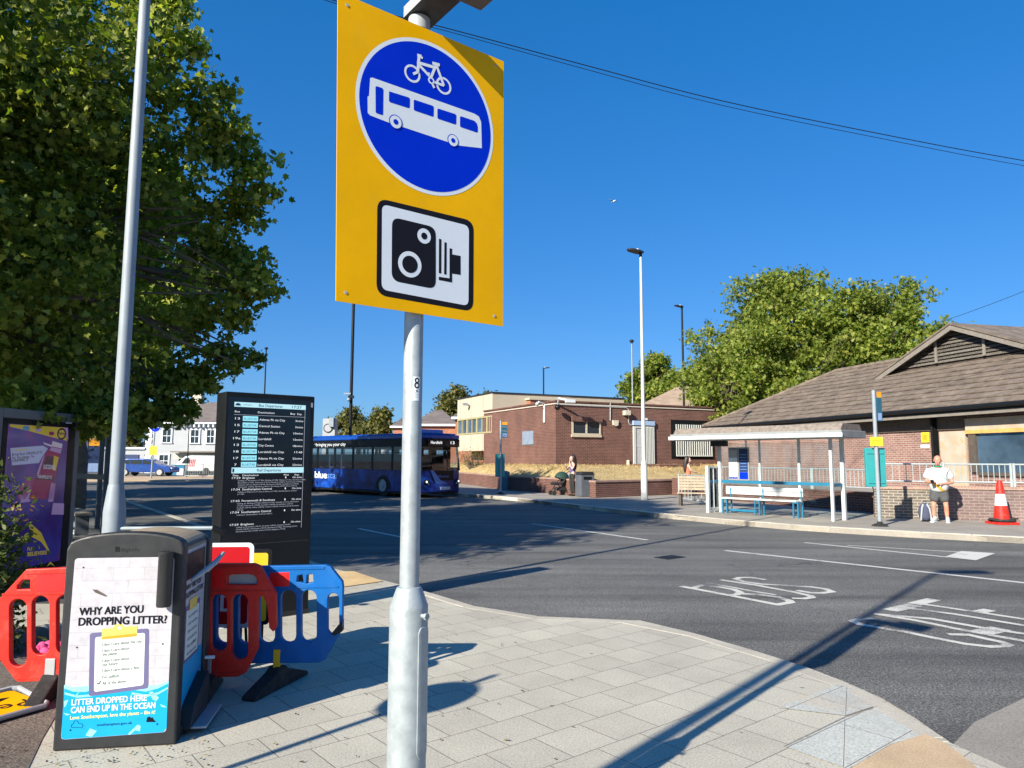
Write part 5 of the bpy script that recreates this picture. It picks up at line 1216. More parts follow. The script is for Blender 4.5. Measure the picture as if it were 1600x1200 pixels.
m = MB(); m.box((-.34, Wb / 2, 1.2), (.35, 2.0, .14), BDK); m.lathe([(.20, -.015), (.22, 0), (.20, .015)], BLK, 20, (-.62, .72, 1.36), Matrix.Rotation(.5, 3, 'Y')); m.build('dashboard', bus_)
m = MB(); m.box((-5.4, Wb / 2 - .03, 1.65), (.05, .05, 1.1), YELP)
for x in (-3.4, -5.4, -7.4): m.tube((x, 1.22, .9), (x, 1.22, 2.2), .018, None, YELP, 6)
m.build('grab_pole', bus_)
# front face: black panel, badge, lamps, plate
m = MB()
fr2 = lambda y, z, k=.012: (.035 - .06 * abs((y - Wb / 2) / (Wb / 2)) ** 2 * 1.0 + k - (.12 if abs(y - Wb / 2) > 1.1 else 0), y, z)
def fpoly(mb, pts, mat, k): 
    mb.add([fr2(y, z, k) for y, z in pts], [tuple(range(len(pts)))], mat)
for ya, yb in ((.66, 1.22), (1.22, 1.8)): fpoly(m, [(ya, .72), (yb, .72), (yb, 1.15), (ya, 1.15)], BDK, .016)
m.build('front_panel', bus_)
m = MB(); fpoly(m, [(.50, 1.16), (.64, 1.15), (1.05, .74), (1.45, .60), (1.0, .56), (.8, .62), (.62, .9)], PALEB, .024); m.build('front_flash', bus_)
m = MB(); m.text('bluestar', (.062, .92, .86), (0, 1, 0), (0, 0, 1), .10, PALEB, width=.62); m.build('front_badge', bus_)
for y in (.34, Wb - .34):
    m = MB(); sgn = 1 if y < 1 else -1
    m.ball((-.045, y, .66), (.06, .16, .12), BDK, 12, 8); ho = m.build('headlight', bus_)
    m = MB(); m.ball((-.0, y - .02 * sgn, .68), (.035, .05, .05), glow('headlamp_lens', (.95, .92, .8), .9), 10, 8); m.ball((-.005, y + .09 * sgn, .60), (.03, .035, .035), SIGNW, 10, 8); m.build('lens', ho)
m = MB(); m.box((.05, 1.32, .40), (.012, .54, .12), SIGNW); m.text('HF66 CXA', (.058, 1.10, .365), (0, 1, 0), (0, 0, 1), .07, INK, width=.44); m.build('number_plate', bus_)
m = MB(); m.box((.01, Wb / 2, 2.33), (.02, 1.75, .27), SCRB); m.text('Harefield', (.03, .50, 2.28), (0, 1, 0), (0, 0, 1), .12, glow('destination_led', (.9, .92, .95), .8), width=.62); m.text('13', (.03, 1.62, 2.28), (0, 1, 0), (0, 0, 1), .12, glow('route_led', (.9, .92, .95), .8), width=.22); m.build('destination_sign', bus_)
# side lettering
m = MB(); zt1 = .60
m.text('blue', (-8.05, -.006, .70), (1, 0, 0), (0, 0, 1), .30, SIGNW, width=1.05, bold=.03); m.text('star', (-6.95, -.006, .70), (1, 0, 0), (0, 0, 1), .30, PALEB, width=.95)
m.text('bluestarbus.co.uk', (-7.0, -.006, .36), (1, 0, 0), (0, 0, 1), .10, PALEB, width=1.1) if False else None
m.text('#bringing you your city', (-8.2, -.006, 2.24), (1, 0, 0), (0, 0, 1), .15, SIGNW, width=2.7); m.build('side_lettering', bus_)
for x in (-2.55, -8.6):
    for y in (.06, Wb - .06):
        s = 1 if y < 1 else -1
        m = MB(); m.prism([(x + .58 * math.cos(R(a)), .30 + .62 * math.sin(R(a))) for a in range(0, 181, 12)], (0, y - s * .062 - .003 * s, 0), (1, 0, 0), (0, 0, 1), (0, .004 * s, 0), BLK); m.build('wheel_arch', bus_)
        m = MB(); m.lathe([(.26, -.12), (.44, -.12), (.475, -.08), (.475, .1), (.3, .12)], BLKR, 28, (x, y + s * .06, .475), Matrix.Rotation(math.pi / 2 * s, 3, 'X')); wo = m.build('wheel', bus_)
        m = MB(); m.lathe([(.27, .02), (.25, .03), (.12, -.02), (.10, .06), (.0, .06)], LGREY, 20, (x, y - s * .075, .475), Matrix.Rotation(math.pi / 2 * s, 3, 'X')); m.build('rim', wo)
for y, d in ((-.12, -1),):
    m = MB(); m.path([(-.2, y - .14 * d, 2.35), (.1, y, 2.35), (.16, y + .02 * d, 2.1)], .02, BLK, 6); m.box((.17, y + .02 * d, 1.93), (.09, .20, .36), BLK); m.build('mirror', bus_, bevel=.015)

# ------------------------------------------------------------------ right hand side: far pavement furniture
def gz(x, y, z=ZP): return gp(x, y, z)
# shelter
PL_, PR_ = gz(1107, 801), gz(1302.5, 814.5); su = (PR_ - PL_).normalized(); sn = Vector((-su.y, su.x, 0)); LS = (PR_ - PL_).length
bs_ = thing('bus_shelter', 'white framed glass bus shelter with a blue rail and white bench in the sun', 'bus shelter', PL_, math.atan2(su.y, su.x))
zf = 2.10; SHG = pbr('shelter_roof_grey', (.25, .27, .275), .6, .1, .12, 3, dirt=((.22, .17, .13), .6)); SHW = pbr('shelter_white_frame', (.50, .54, .54), .45, 0, .06, 5); SHD = pbr('shelter_roof_gravel', (.20, .17, .145), .9, 0, .3, 10, .4, 40)
m = MB(); m.box((LS / 2 - .16, .10, zf + .09), (LS + 1.45, 1.36, .18), SHG); m.box((LS / 2 - .16, -.60, zf + .06), (LS + 1.52, .05, .11), SHW); m.build('roof', bs_, bevel=.015)
m = MB(); m.prism([(-.60, 0), (.60, 0), (.46, .17), (-.46, .17)], (LS / 2 - .16 - (LS + 1.33) / 2, .10, zf + .182), (0, 1, 0), (0, 0, 1), (LS + 1.33, 0, 0), SHD); m.build('roof_cover', bs_)
def post(x, y, h=zf, w=.07): 
    m = MB(); m.box((x, y, h / 2), (w, w, h), SHW); m.build('post', bs_)
post(.0, 0, 1.32, .09); post(LS, 0); post(LS + .02, .58, zf, .09); post(.04, .58, zf, .09); post(LS * .36, .62, zf, .045); post(LS * .68, .62, zf, .06); post(LS * .0 + .01, .0 + .28, 1.32, .03)
post(LS, .0, zf, .075) if False else None
m = MB(); m.box((0, .0, 1.34), (.09, .09, .04), SHW); m.box((0, .29, 1.32), (.05, .58, .05), SHW); m.box((0, .29, .10), (.05, .52, .06), SHW); m.build('end_frame', bs_)
m = MB(); m.box((0, .29, .72), (.012, .5, 1.14), GLASS); m.build('end_glass', bs_)
for x0, x1 in ((.08, LS * .36), (LS * .36, LS * .68), (LS * .68, LS)):
    m = MB(); m.box(((x0 + x1) / 2, .62, 1.18), (x1 - x0 - .08, .010, 1.70), GLASS); m.build('glass_panel', bs_)
m = MB(); m.box((LS / 2, .60, .90), (LS, .025, .085), SKYB); m.box((0, .29, .90), (.03, .5, .085), SKYB); m.box((LS + .01, .29, .90), (.03, .5, .085), SKYB); m.build('blue_rail', bs_)
m = MB(); m.box((.68, .59, 1.42), (.66, .04, .96), SHG); m.box((.50, .566, 1.30), (.27, .01, .60), SIGNW); m.box((.50, .566, 1.72), (.27, .01, .22), LGREY); m.box((.84, .566, 1.52), (.27, .01, .66), NAVY); m.box((.84, .566, 1.08), (.27, .01, .20), BLUESIGN); m.box((.5, .565, 1.02), (.27, .008, .06), BLUESIGN)
for k in range(6): m.box((.84, .560, 1.26 + k * .085), (.2, .004, .02), PALEB)
m.build('timetable_case', bs_)
m = MB(); m.box((.2, .35, zf - .09), (.5, .14, .16), DGREY); m.build('display_unit', bs_, bevel=.01)
bn = thing('bench', 'long white slatted bench with bright blue legs inside the glass shelter', 'bench', PL_ + su * .30 + sn * .26, math.atan2(su.y, su.x)); BL = 2.35
m = MB()
for k in range(3): m.box((BL / 2, -.12 + .12 * k, .44), (BL, .10, .035), SHW)
m.build('seat', bn)
m = MB()
for k in range(2): m.box((BL / 2, .22, .60 + .12 * k), (BL, .03, .105), SHW)
m.build('backrest', bn)
for x in (.10, BL * .48, BL - .10):
    m = MB()
    for yy in (-.12, .12): m.box((x, yy, .21), (.035, .035, .42), SKYB); m.box((x + .13, yy, .21), (.035, .035, .42), SKYB)
    m.box((x + .065, 0, .40), (.17, .30, .03), SKYB); m.box((x + .065, .20, .55), (.03, .03, .36), SKYB); m.build('leg', bn)
m = MB(); m.box((BL * .28, .05, .10), (BL * .36, .04, .06), SKYB); m.build('foot_bar', bn)
# wooden bench behind the railing, railing
wbp = gz(1090, 790); wb_ = thing('bench', 'weathered wooden slatted bench behind the short grey railing', 'bench', (wbp.x, wbp.y, ZP), R(-20)); 
m = MB()
for k in range(5): m.box((.1, .12 + .01 * k, .55 + .095 * k), (1.45, .03, .08), WOOD)
m.build('backrest', wb_)
m = MB()
for k in range(3): m.box((.1, -.05 - .12 * k, .42), (1.45, .1, .035), WOOD)
m.build('seat', wb_)
for x in (-.55, .72): m = MB(); m.box((x, -.05, .21), (.09, .45, .42), TIMBER); m.build('leg', wb_)
a, c_ = gz(1061, 783), gz(1108, 791); railing('short grey railing beside the wooden bench', (a.x, a.y, ZP), (c_.x, c_.y, ZP), 0, .98, GALVR, 'grey pavement railings', 9, 2, .014)
# right bus stop
t, g, zt = flag_pole(1375, 822, ZP, 610, 'grey bus stop pole on the sunny pavement with a teal timetable case', ((1371, 612), (1383.5, 658)), txt=False, mats=(DTEAL, ORANGE))
o = t.location; Y = g.y; z1, z2 = hz(683, 1367, Y) - o.z, hz(697, 1367, Y) - o.z; zx = at(1367.5, 690, Y).x - o.x
m = MB(); m.box((zx, -.06, (z1 + z2) / 2), (.30, .012, z1 - z2), YLAB); 
for k in range(2): m.box((zx, -.068, z2 + (z1 - z2) * (.35 + .3 * k)), (.2, .004, .025), ORANGE)
m.build('yellow_notice', t)
z1, z2 = hz(700, 1369, Y) - o.z, hz(761, 1371, Y) - o.z; xa, xb = at(1355, 730, Y).x - o.x, at(1386, 730, Y).x - o.x
m = MB(); m.prism(rnd_rect(xa, z2, xb, z1, .03), (0, .05, 0), (1, 0, 0), (0, 0, 1), (0, .09, 0), TEAL); m.box(((xa + xb) / 2, .04, z1 - .12), (.4, .02, .04), TEAL); m.box(((xa + xb) / 2, .04, z2 + .10), (.4, .02, .04), TEAL); m.build('timetable_case', t, bevel=.01)
# middle bus stop, bin like cabinet
t, g, zt = flag_pole(782, 772, ZP, 657, 'grey bus stop pole in the tree shade left of the pram', ((785, 659), (794, 684)), txt=True, mats=(DTEAL, ORANGE))
o = t.location; Y = g.y; z1, z2 = hz(709, 780, Y) - o.z, hz(745, 780, Y) - o.z
m = MB(); m.prism(rnd_rect(-.24, z2, .18, z1, .03), (0, .06, 0), (1, 0, 0), (0, 0, 1), (0, .1, 0), TEAL); m.build('timetable_case', t, bevel=.01)
p = gz(789, 766); m = MB(); m.lathe([(.20, 0), (.22, .05), (.22, .78), (.24, .80), (.24, .88), (.1, .95)], pbr('blue_grey_bin', (.10, .18, .23), .6, 0, .1, 5), 16); tag(m.build('litter_bin', loc=p), 'blue grey round litter bin behind the shaded bus stop pole', 'litter bin')
p = gz(914, 776); m = MB(); m.prism(rnd_rect(-.31, 0, .31, .90, .05), (0, -.27, 0), (1, 0, 0), (0, 0, 1), (0, .54, 0), pbr('grey_bin_shell', (.09, .10, .12), .5, 0, .15, 5)); bo_ = thing('litter_bin', 'dark grey square litter bin next to the person with the pram', 'litter bin', p, R(20))
ob = m.build('body', bo_, bevel=.03); m = MB(); m.prism([(-.33, .90), (.33, .90), (.24, 1.02), (-.24, 1.02)], (0, -.29, 0), (1, 0, 0), (0, 0, 1), (0, .58, 0), DGREY); m.box((0, -.275, .76), (.36, .02, .12), BLK); m.build('lid', bo_, bevel=.02)
# cone with a tyre weight
p = gz(1566, 819); t = thing('traffic_cone', 'tall red and white traffic cone on a red base by the brick wall', 'traffic cone', p)
m = MB(); m.box((0, 0, .03), (.52, .52, .06), REDP); m.build('base', t, bevel=.015)
m = MB(); m.lathe([(.26, .06), (.30, .09), (.27, .13), (.2, .13)], BLKR, 24); m.box((.2, -.1, .14), (.22, .16, .03), BLKR, rz=.6); m.box((-.22, -.05, .13), (.18, .2, .03), BLKR, rz=-.5); m.build('weight_ring', t)
rz = lambda z: .175 - (z - .12) * .122
m = MB(); m.lathe([(rz(.12), .12), (rz(.45), .45)], REDP, 28); m.build('body', t); m = MB(); m.lathe([(rz(.73), .73), (rz(1.0), 1.0), (.05, 1.05), (.03, 1.06)], REDP, 28); m.build('tip', t)
m = MB(); m.lathe([(rz(.45) + .002, .45), (rz(.73) + .002, .73)], SIGNW, 28); m.build('reflective_band', t)
# ------------------------------------------------------------------ walls, bank and terrace
def wall_run(name, label, pts, w, z0, z1, mat, cap=None, group=None, capmat=None, cat='wall', single=True):
    """a wall along a polyline, each leg with its own local axis so the bricks lie along it"""
    t = thing(name, label, cat, (pts[0][0], pts[0][1], 0), 0, group)
    for p, q in zip(pts, pts[1:]):
        p, q = Vector((*p, 0)), Vector((*q, 0)); d = q - p; L = d.length
        m = MB(); m.span((0, -w / 2, z0), (L, w / 2, z1), mat); m.build('brickwork', t, p - t.location, math.atan2(d.y, d.x))
        if cap: m = MB(); m.span((-.02, -w / 2 - .03, z1), (L + .02, w / 2 + .03, z1 + cap), capmat or mat); m.build('coping', t, p - t.location, math.atan2(d.y, d.x))
    return t
CAPB = brick('brick_on_edge_coping', (.30, .17, .13), (.36, .20, .15), (.32, .27, .23), .075, .225)
wall_run('brick_wall', 'long low brick wall in dappled shade behind the bus stop and pram', [(-5.2, 49.5), (-2.36, 42.6), (-.25, 35.7), (1.62, 33.0), (2.85, 29.9)], .22, 0, .72, BRK1, .07, capmat=CAPB)
wall_run('brick_wall', 'low brick wall with an end pier right of the grey bin', [(3.25, 29.0), (7.5, 32.2), (8.6, 33.0)], .34, 0, .70, BRK1, .07, capmat=CAPB)
oL = [(-5.1, 49.6), (-2.3, 42.7), (-.2, 35.8), (1.7, 33.1), (3.1, 29.6), (7.5, 32.3), (8.7, 33.1), (9.6, 34.2)]
iL = [(-4.0, 50), (-1.4, 44.5), (-.5, 41.5), (2.0, 35.9), (3.0, 36.4), (7.0, 38.3), (9.5, 39.5), (12.0, 40.7)]
def resample(pts, n):
    P = [Vector(p) for p in pts]; acc = [0]
    for a, b in zip(P, P[1:]): acc.append(acc[-1] + (b - a).length)
    out = []
    for k in range(n):
        s = acc[-1] * k / (n - 1)
        for i in range(len(P) - 1):
            if s <= acc[i + 1] + 1e-6: out.append(P[i].lerp(P[i + 1], (s - acc[i]) / (acc[i + 1] - acc[i]))); break
    return out
m = MB(); n, r_ = 70, 12; vs = []; fs = []
so_, si_ = [], []
for k in range(len(oL) - 1):
    for j in range(10):
        so_.append(Vector(oL[k]).lerp(Vector(oL[k + 1]), j / 10)); si_.append(Vector(iL[k]).lerp(Vector(iL[k + 1]), j / 10))
n = len(so_)
for i in range(r_ + 1):
    f = i / r_
    for k in range(n):
        p = so_[k].lerp(si_[k], f); z = .70 + (1.30 - .70) * (math.sin(f * math.pi / 2)) ** .9 + (random.uniform(-.025, .025) if 0 < i else 0)
        vs.append((p.x, p.y, z))
for i in range(r_):
    for k in range(n - 1): a = i * n + k; fs.append((a, a + 1, a + n + 1, a + n))
m.add(vs, fs, DRY, True); m.build('bank', kind='structure')
# tufts on the bank and at the foot of things
def leafset(name, pts, sizes, mat, shape='leaf', parent=None, loc=None, up=.6, kind=None, seed=1, scale_z=1.0):
    g = np.random.default_rng(seed); n = len(pts)
    if shape == 'plane': sh = [(0, -.5), (.16, -.42), (.46, -.30), (.30, -.10), (.52, .12), (.22, .12), (0, .52), (-.22, .12), (-.52, .12), (-.30, -.10), (-.46, -.30), (-.16, -.42)]
    elif shape == 'leaf': sh = [(0, -.5), (.24, -.15), (.20, .18), (0, .5), (-.20, .18), (-.24, -.15)]
    elif shape == 'spray': sh = [(0, -.5), (.30, -.34), (.16, -.08), (.5, .05), (.2, .2), (.26, .5), (0, .3), (-.3, .46), (-.18, .14), (-.5, .0), (-.16, -.1), (-.28, -.36)]
    else: sh = [(-.06, -.5), (.06, -.5), (.03, .1), (0, .5), (-.03, .1)]
    sh = np.array(sh); k = len(sh)
    nv = g.normal(size=(n, 3)); nv /= np.linalg.norm(nv, axis=1)[:, None]; nv[:, 2] += up; nv /= np.linalg.norm(nv, axis=1)[:, None]
    t = g.normal(size=(n, 3)); t -= (t * nv).sum(1)[:, None] * nv; t /= np.linalg.norm(t, axis=1)[:, None]; b = np.cross(nv, t)
    sz = np.asarray(sizes).reshape(-1, 1, 1); cup = (np.abs(sh[:, 0]) * .45)[None, :, None]
    V = np.asarray(pts)[:, None, :] + sz * (sh[None, :, 0, None] * t[:, None, :] + sh[None, :, 1, None] * b[:, None, :] - cup * nv[:, None, :])
    me = bpy.data.meshes.new(name); me.vertices.add(n * k); me.vertices.foreach_set('co', V.reshape(-1).astype(np.float32))
    me.loops.add(n * k); me.loops.foreach_set('vertex_index', np.arange(n * k, dtype=np.int32))
    me.polygons.add(n); me.polygons.foreach_set('loop_start', np.arange(0, n * k, k, dtype=np.int32)); me.polygons.foreach_set('loop_total', np.full(n, k, dtype=np.int32))
    me.update(calc_edges=True); me.materials.append(mat)
    o = bpy.data.objects.new(name, me); C.objects.link(o)
    if parent is not None: o.parent = parent
    if loc is not None: o.location = loc
    if kind: o['kind'] = kind
    return o
pts = []
for k in range(9000):
    i = random.randrange(len(so_)); f = random.random() ** .8; p = so_[i].lerp(si_[i], f) + Vector((random.uniform(-.2, .2), random.uniform(-.2, .2)))
    pts.append((p.x, p.y, .70 + .6 * (math.sin(f * math.pi / 2)) ** .9 + .03))
STRAW = leafmat('straw_grass', (.30, .21, .09), (.46, .35, .17), (.58, .47, .26), .2)
gsx = leafset('dry_grass', pts, NR.uniform(.08, .20, len(pts)), STRAW, 'blade', kind='stuff', up=.1, seed=3); gsx['label'] = 'straw coloured dry grass on the bank'; gsx['category'] = 'grass'
# retaining walls in front of the old station
W0, W1 = Vector((9.83, 19.65)), Vector((13.2, 18.45)); wdv = (W1 - W0).normalized(); Wm = W0 + wdv * 1.75; W2 = W0 + wdv * 9
wall_run('brick_wall', 'grey brick retaining wall beneath the railing left of the standing man', [tuple(W0), tuple(Wm)], .24, 0, .86, BRK3, .08, capmat=CAPB)
wall_run('brick_wall', 'dull purple brick retaining wall behind the traffic cone', [tuple(Wm), tuple(W2)], .22, 0, .88, BRK4, .08, capmat=CAPB)
V0, V1 = Vector((10.75, 21.3)), Vector((8.0, 28.4))
wall_run('brick_wall', 'low dark brick wall below the railing behind the glass shelter', [tuple(V1), tuple(V0), (9.98, 19.75)], .22, 0, .62, BRK1, .06)
m = MB(); tp = [(9.95, 19.75), (13.2, 18.6), (18.3, 16.8), (40, 12), (40, 45), (12.5, 45), (9.2, 33.4), (8.1, 28.4), (10.85, 21.3)]
m.prism([p for p in tp], (0, 0, .0), (1, 0, 0), (0, 1, 0), (0, 0, .60), TARMAC); m.build('terrace', kind='structure')
def rail_px(label, p, q, z0, h, n): 
    return railing(label, (p[0], p[1], z0), (q[0], q[1], z0), 0, h, GALVR, 'grey railings on the retaining walls', n, 2, .011, .022)
dv = wdv
for i, (s0_, s1_) in enumerate(((.15, 1.62), (1.69, 3.2), (3.27, 4.9), (4.97, 6.8))):
    a, b_ = W0 + dv * s0_, W0 + dv * s1_
    rail_px(('short galvanised railing right of the teal timetable case', 'galvanised railing behind the standing man', 'galvanised railing behind the traffic cone', 'galvanised railing at the right edge of the picture')[i], a, b_, .95, .58, 12 if i else 9)
d2 = (V0 - V1); 
for i in range(3):
    a, b_ = V1 + d2 * (i / 3 + .004), V1 + d2 * ((i + 1) / 3 - .004)
    rail_px(('railing behind the left end of the glass shelter', 'railing behind the middle of the glass shelter', 'railing between the glass shelter and the teal case')[i], a, b_, .68, .66, 16)

# ------------------------------------------------------------------ old station building
e_ = Vector((.2435, -.97, 0)).normalized(); n_ = Vector((.97, .2435, 0)).normalized(); EL = Vector((10.17, 37.95, 3.32)); K = 1.15
st = thing('station_building', 'long single storey brick building with brown tiled roof and boarded door', 'building', (EL.x, EL.y, 0), math.atan2(e_.y, e_.x))
# local: x along the eave, y inwards, z up
LN = 30.0; TANP = 2.2 / 4
m = MB(); m.span((.6, .62, .5), (LN, .9, 3.2), BRK2); m.span((.6, .9, .5), (.9, 8, 3.2), BRK2); m.build('wall', st)
m = MB(); NC = 12; dmax = 4.6
for i in range(NC):
    d0, d1 = dmax * i / NC, dmax * (i + 1) / NC + .03
    z0, z1 = 3.32 + d0 * TANP + .062, 3.32 + d1 * TANP + .01
    segs = 100; xs = [d0 + (LN - d0) * k / segs for k in range(segs + 1)]
    jit = [random.uniform(-.016, .016) for _ in xs]
    vs = [(x, d0 - .02, z0 + j) for x, j in zip(xs, jit)] + [(max(x, d1), d1, z1) for x in xs] + [(x, d0 - .012, z0 - .035) for x in xs]
    N = segs + 1; fs = [(k, k + 1, N + k + 1, N + k) for k in range(segs)] + [(2 * N + k, 2 * N + k + 1, k + 1, k) for k in range(segs)]
    m.add(vs, fs, TILE)
m.add([(0, 0, 3.32), (4.6, 4.6, 5.85), (0, 9.2, 3.32)], [(0, 1, 2)], TILE); m.add([(4.6, 4.6, 5.85), (LN, 4.6, 5.85), (LN, 9.2, 3.32), (0, 9.2, 3.32)], [(0, 1, 2, 3)], TILE)
rf = m.build('roof', st)
m = MB()
for k in range(20): 
    a, b_ = Vector((-.05, -.05, 3.36)).lerp(Vector((4.6, 4.6, 5.91)), k / 20), Vector((-.05, -.05, 3.36)).lerp(Vector((4.6, 4.6, 5.91)), (k + 1.08) / 20); m.tube(a, b_, .11, .10, TILE, 8)
for k in range(56): m.tube((4.6 + k * .45, 4.6, 5.91 + random.uniform(-.01, .01)), (4.6 + k * .45 + .46, 4.6, 5.91), .12, .11, TILE, 8)
m.build('ridge_tiles', rf)
m = MB(); m.path([(-.05, -.10, 3.26), (LN, -.10, 3.26)], .07, BLK, 10); m.span((-.05, -.045, 3.13), (LN, -.02, 3.28), BLK); m.build('gutter', st)
m = MB(); m.span((-.05, -.018, 3.03), (LN, .02, 3.14), GTIMBER); m.span((0, .02, 3.05), (LN, .62, 3.10), TIMBER); m.build('fascia', st)
po = Vector((EL.x, EL.y, 0)); pw = PL(po + n_ * .62, e_, (0, 0, 0))
L = lambda x, y: (lambda q: (q[0], q[1]))(pw.uv(x, y))
def onwall(m, x0, y0, x1, y1, dpt, mat, thick=.05):
    a, c_ = L(x0, y0), L(x1, y1); z0_, z1_ = sorted((a[1], c_[1])); m.span((a[0], .62 - dpt - thick, z0_), (c_[0], .62 - dpt, z1_), mat)
m = MB(); a, c_ = L(1120, 650), L(1700, 672); m.span((.6, .56, 2.62), (L(1511, 660)[0], .62, 3.03), TIMBER); m.build('eaves_boarding', st)
m = MB(); a, c_ = L(1471, 673), L(1516, 757); m.span((a[0], .53, .60), (c_[0], .60, L(1490, 674)[1]), PLY); m.build('boarded_door', st)
m = MB(); a = L(1466, 700); m.span((a[0] - .10, .47, .60), (a[0] + .06, .60, 3.02), BLK); m.tube((a[0] - .02, .42, .6), (a[0] - .02, .42, 3.04), .045, None, BLK, 8); m.build('downpipe', st)
m = MB(); a, c_ = L(1521, 668), L(1700, 735); zt_, zb_ = L(1540, 672)[1], L(1540, 738)[1]; xw0, xw1 = L(1518, 700)[0], L(1700, 700)[0]
m.span((xw0, .50, zb_), (xw0 + .26, .62, zt_), TIMBER); m.span((xw0 + .26, .54, zb_ - .10), (xw1, .62, zb_), TIMBER); m.span((xw1, .50, zb_), (xw1 + .2, .62, zt_), TIMBER)
wf = m.build('window', st); m = MB(); m.span((xw0 + .26, .585, zb_), (xw1, .60, zt_), BGLASS); m.build('pane', wf)
m = MB(); m.span((xw0 - .06, .48, zt_), (xw1 + .3, .60, zt_ + .38), PLY); m.span((xw0 - .06, .46, zt_ - .10), (xw1 + .3, .59, zt_ + .02), pbr('orange_timber', (.56, .33, .10), .75, 0, .2, 5)); m.build('lintel_board', st)
m = MB(); onwall(m, 1440, 676, 1452, 691, .0, YLAB, .02); onwall(m, 1442.5, 679, 1449.5, 688, .02, ORANGE, .004); m.build('yellow_poster', st)
m = MB(); onwall(m, 1439, 695, 1453, 699.5, .0, SIGNW, .02); m.build('name_plate', st)
# gablet: louvred triangle with barge boards
gy = 3.45; gz_ = 3.32 + gy * TANP
pg2 = PL(po + n_ * gy, e_, (0, 0, 0)); ax, az = pg2.uv(1499, 507); bx0 = pg2.uv(1388, 577)[0]; bx1 = 2 * ax - bx0; hw = ax - bx0
az = max(az, gz_ + .9)
m = MB()
nl = 9
for k in range(nl):
    z0, z1 = gz_ + .10 + (az - gz_ - .22) * k / nl, gz_ + .10 + (az - gz_ - .22) * (k + .92) / nl
    w_ = hw * (1 - (z1 - gz_) / (az - gz_)) - .12
    if w_ > .05: m.add([(ax - w_, gy - .02, z1), (ax + w_, gy - .02, z1), (ax + w_, gy - .10, z0), (ax - w_, gy - .10, z0)], [(0, 1, 2, 3), (3, 2, 1, 0)], GTIMBER)
for f in (-.28, .30): m.box((ax + f * hw, gy - .13, gz_ + .1 + (az - gz_) * .32), (.10, .05, (az - gz_) * .62), GTIMBER)
m.prism([(ax - hw + .1, gz_ - .2), (ax + hw - .1, gz_ - .2), (ax, az - .08)], (0, gy + .02, 0), (1, 0, 0), (0, 0, 1), (0, .04, 0), BLK)
gl = m.build('gablet_louvres', st)
m = MB()
for s in (-1, 1):
    a, b_ = Vector((ax + s * (hw + .35), 0, gz_ - .16)), Vector((ax, 0, az)); d = (b_ - a)
    m.prism([(a.x, a.z), (b_.x, b_.z), (b_.x, b_.z - .22), (a.x, a.z - .22)], (0, gy - .42, 0), (1, 0, 0), (0, 0, 1), (0, .05, 0), GTIMBER)
    m.prism([(a.x, a.z + .05), (b_.x, b_.z + .05), (b_.x, b_.z - .02), (a.x, a.z - .02)], (0, gy - .46, 0), (1, 0, 0), (0, 0, 1), (0, 6, 0), TILE)
m.build('gablet_roof', st)
m = MB(); m.prism([(bx0 - .1, gz_ - .02), (bx1 + .1, gz_ - .02), (bx1 + .1, gz_ + .10), (bx0 - .1, gz_ + .10)], (0, gy - .20, 0), (1, 0, 0), (0, .55, 1), (0, -.03, .02), LEAD)
m.build('flashing', st)

# ------------------------------------------------------------------ brick building with barred windows
cn = Vector((2.2, 36, 0)); ur = Vector((.9, .436, 0)).normalized(); ul = Vector((-.436, .9, 0)).normalized()
bb = thing('brick_building', 'flat roofed dark brick building with white barred door and windows', 'building', cn, math.atan2(ur.y, ur.x))
zt_ = 4.50; LR, LL = 12.0, 9.0
m = MB(); m.span((0, 0, .9), (LR, LL, zt_), BRK1); m.build('wall', bb)
m = MB(); m.span((-.05, -.05, zt_ - .13), (LR + .06, -.01, zt_ - .08), CREAMR); m.span((-.05, -.01, zt_ - .13), (-.01, LL, zt_ - .08), CREAMR); m.span((-.05, -.05, zt_), (LR, LL, zt_ + .07), BRK1); m.build('parapet_trim', bb)
pb1 = PL(cn, ur); f1 = lambda x, y: pb1.uv(x, y); pl1 = PL(cn, -ul)
def win(m_frame, m_glass, x0, y0, x1, y1, name, fr=.09, mull=1, bars=0, recess=.02):
    a, c_ = f1(x0, y1), f1(x1, y0); X0, Z0, X1, Z1 = a[0], a[1], c_[0], c_[1]
    m = MB(); m.span((X0, -.012, Z0), (X1, -.004, Z1), BLK)
    for q in ((X0, Z0, X1, Z0 + fr), (X0, Z1 - fr, X1, Z1), (X0, Z0 + fr, X0 + fr, Z1 - fr), (X1 - fr, Z0 + fr, X1, Z1 - fr)): m.span((q[0], -.06, q[1]), (q[2], -.013, q[3]), m_frame)
    for k in range(mull): xm = X0 + (X1 - X0) * (k + 1) / (mull + 1); m.span((xm - fr / 2, -.058, Z0 + fr), (xm + fr / 2, -.013, Z1 - fr), m_frame)
    wo = m.build(name, bb); m = MB(); m.span((X0 + fr, -.022, Z0 + fr), (X1 - fr, -.014, Z1 - fr), m_glass); m.build('pane', wo)
    if bars:
        m = MB()
        for k in range(bars): xm = X0 + .03 + (X1 - X0 - .06) * k / (bars - 1); m.span((xm - .022, -.13, Z0 + .02), (xm + .022, -.085, Z1 - .06), WHITEP)
        m.span((X0, -.14, Z0), (X1, -.10, Z0 + .07), WHITEP); m.span((X0, -.14, (Z0 + Z1) / 2 - .03), (X1, -.135, (Z0 + Z1) / 2 + .03), WHITEP); m.build('bars', wo)
    return wo
win(CREAM, DGLASS, 893, 656, 938, 679.5, 'window', .09, 1)
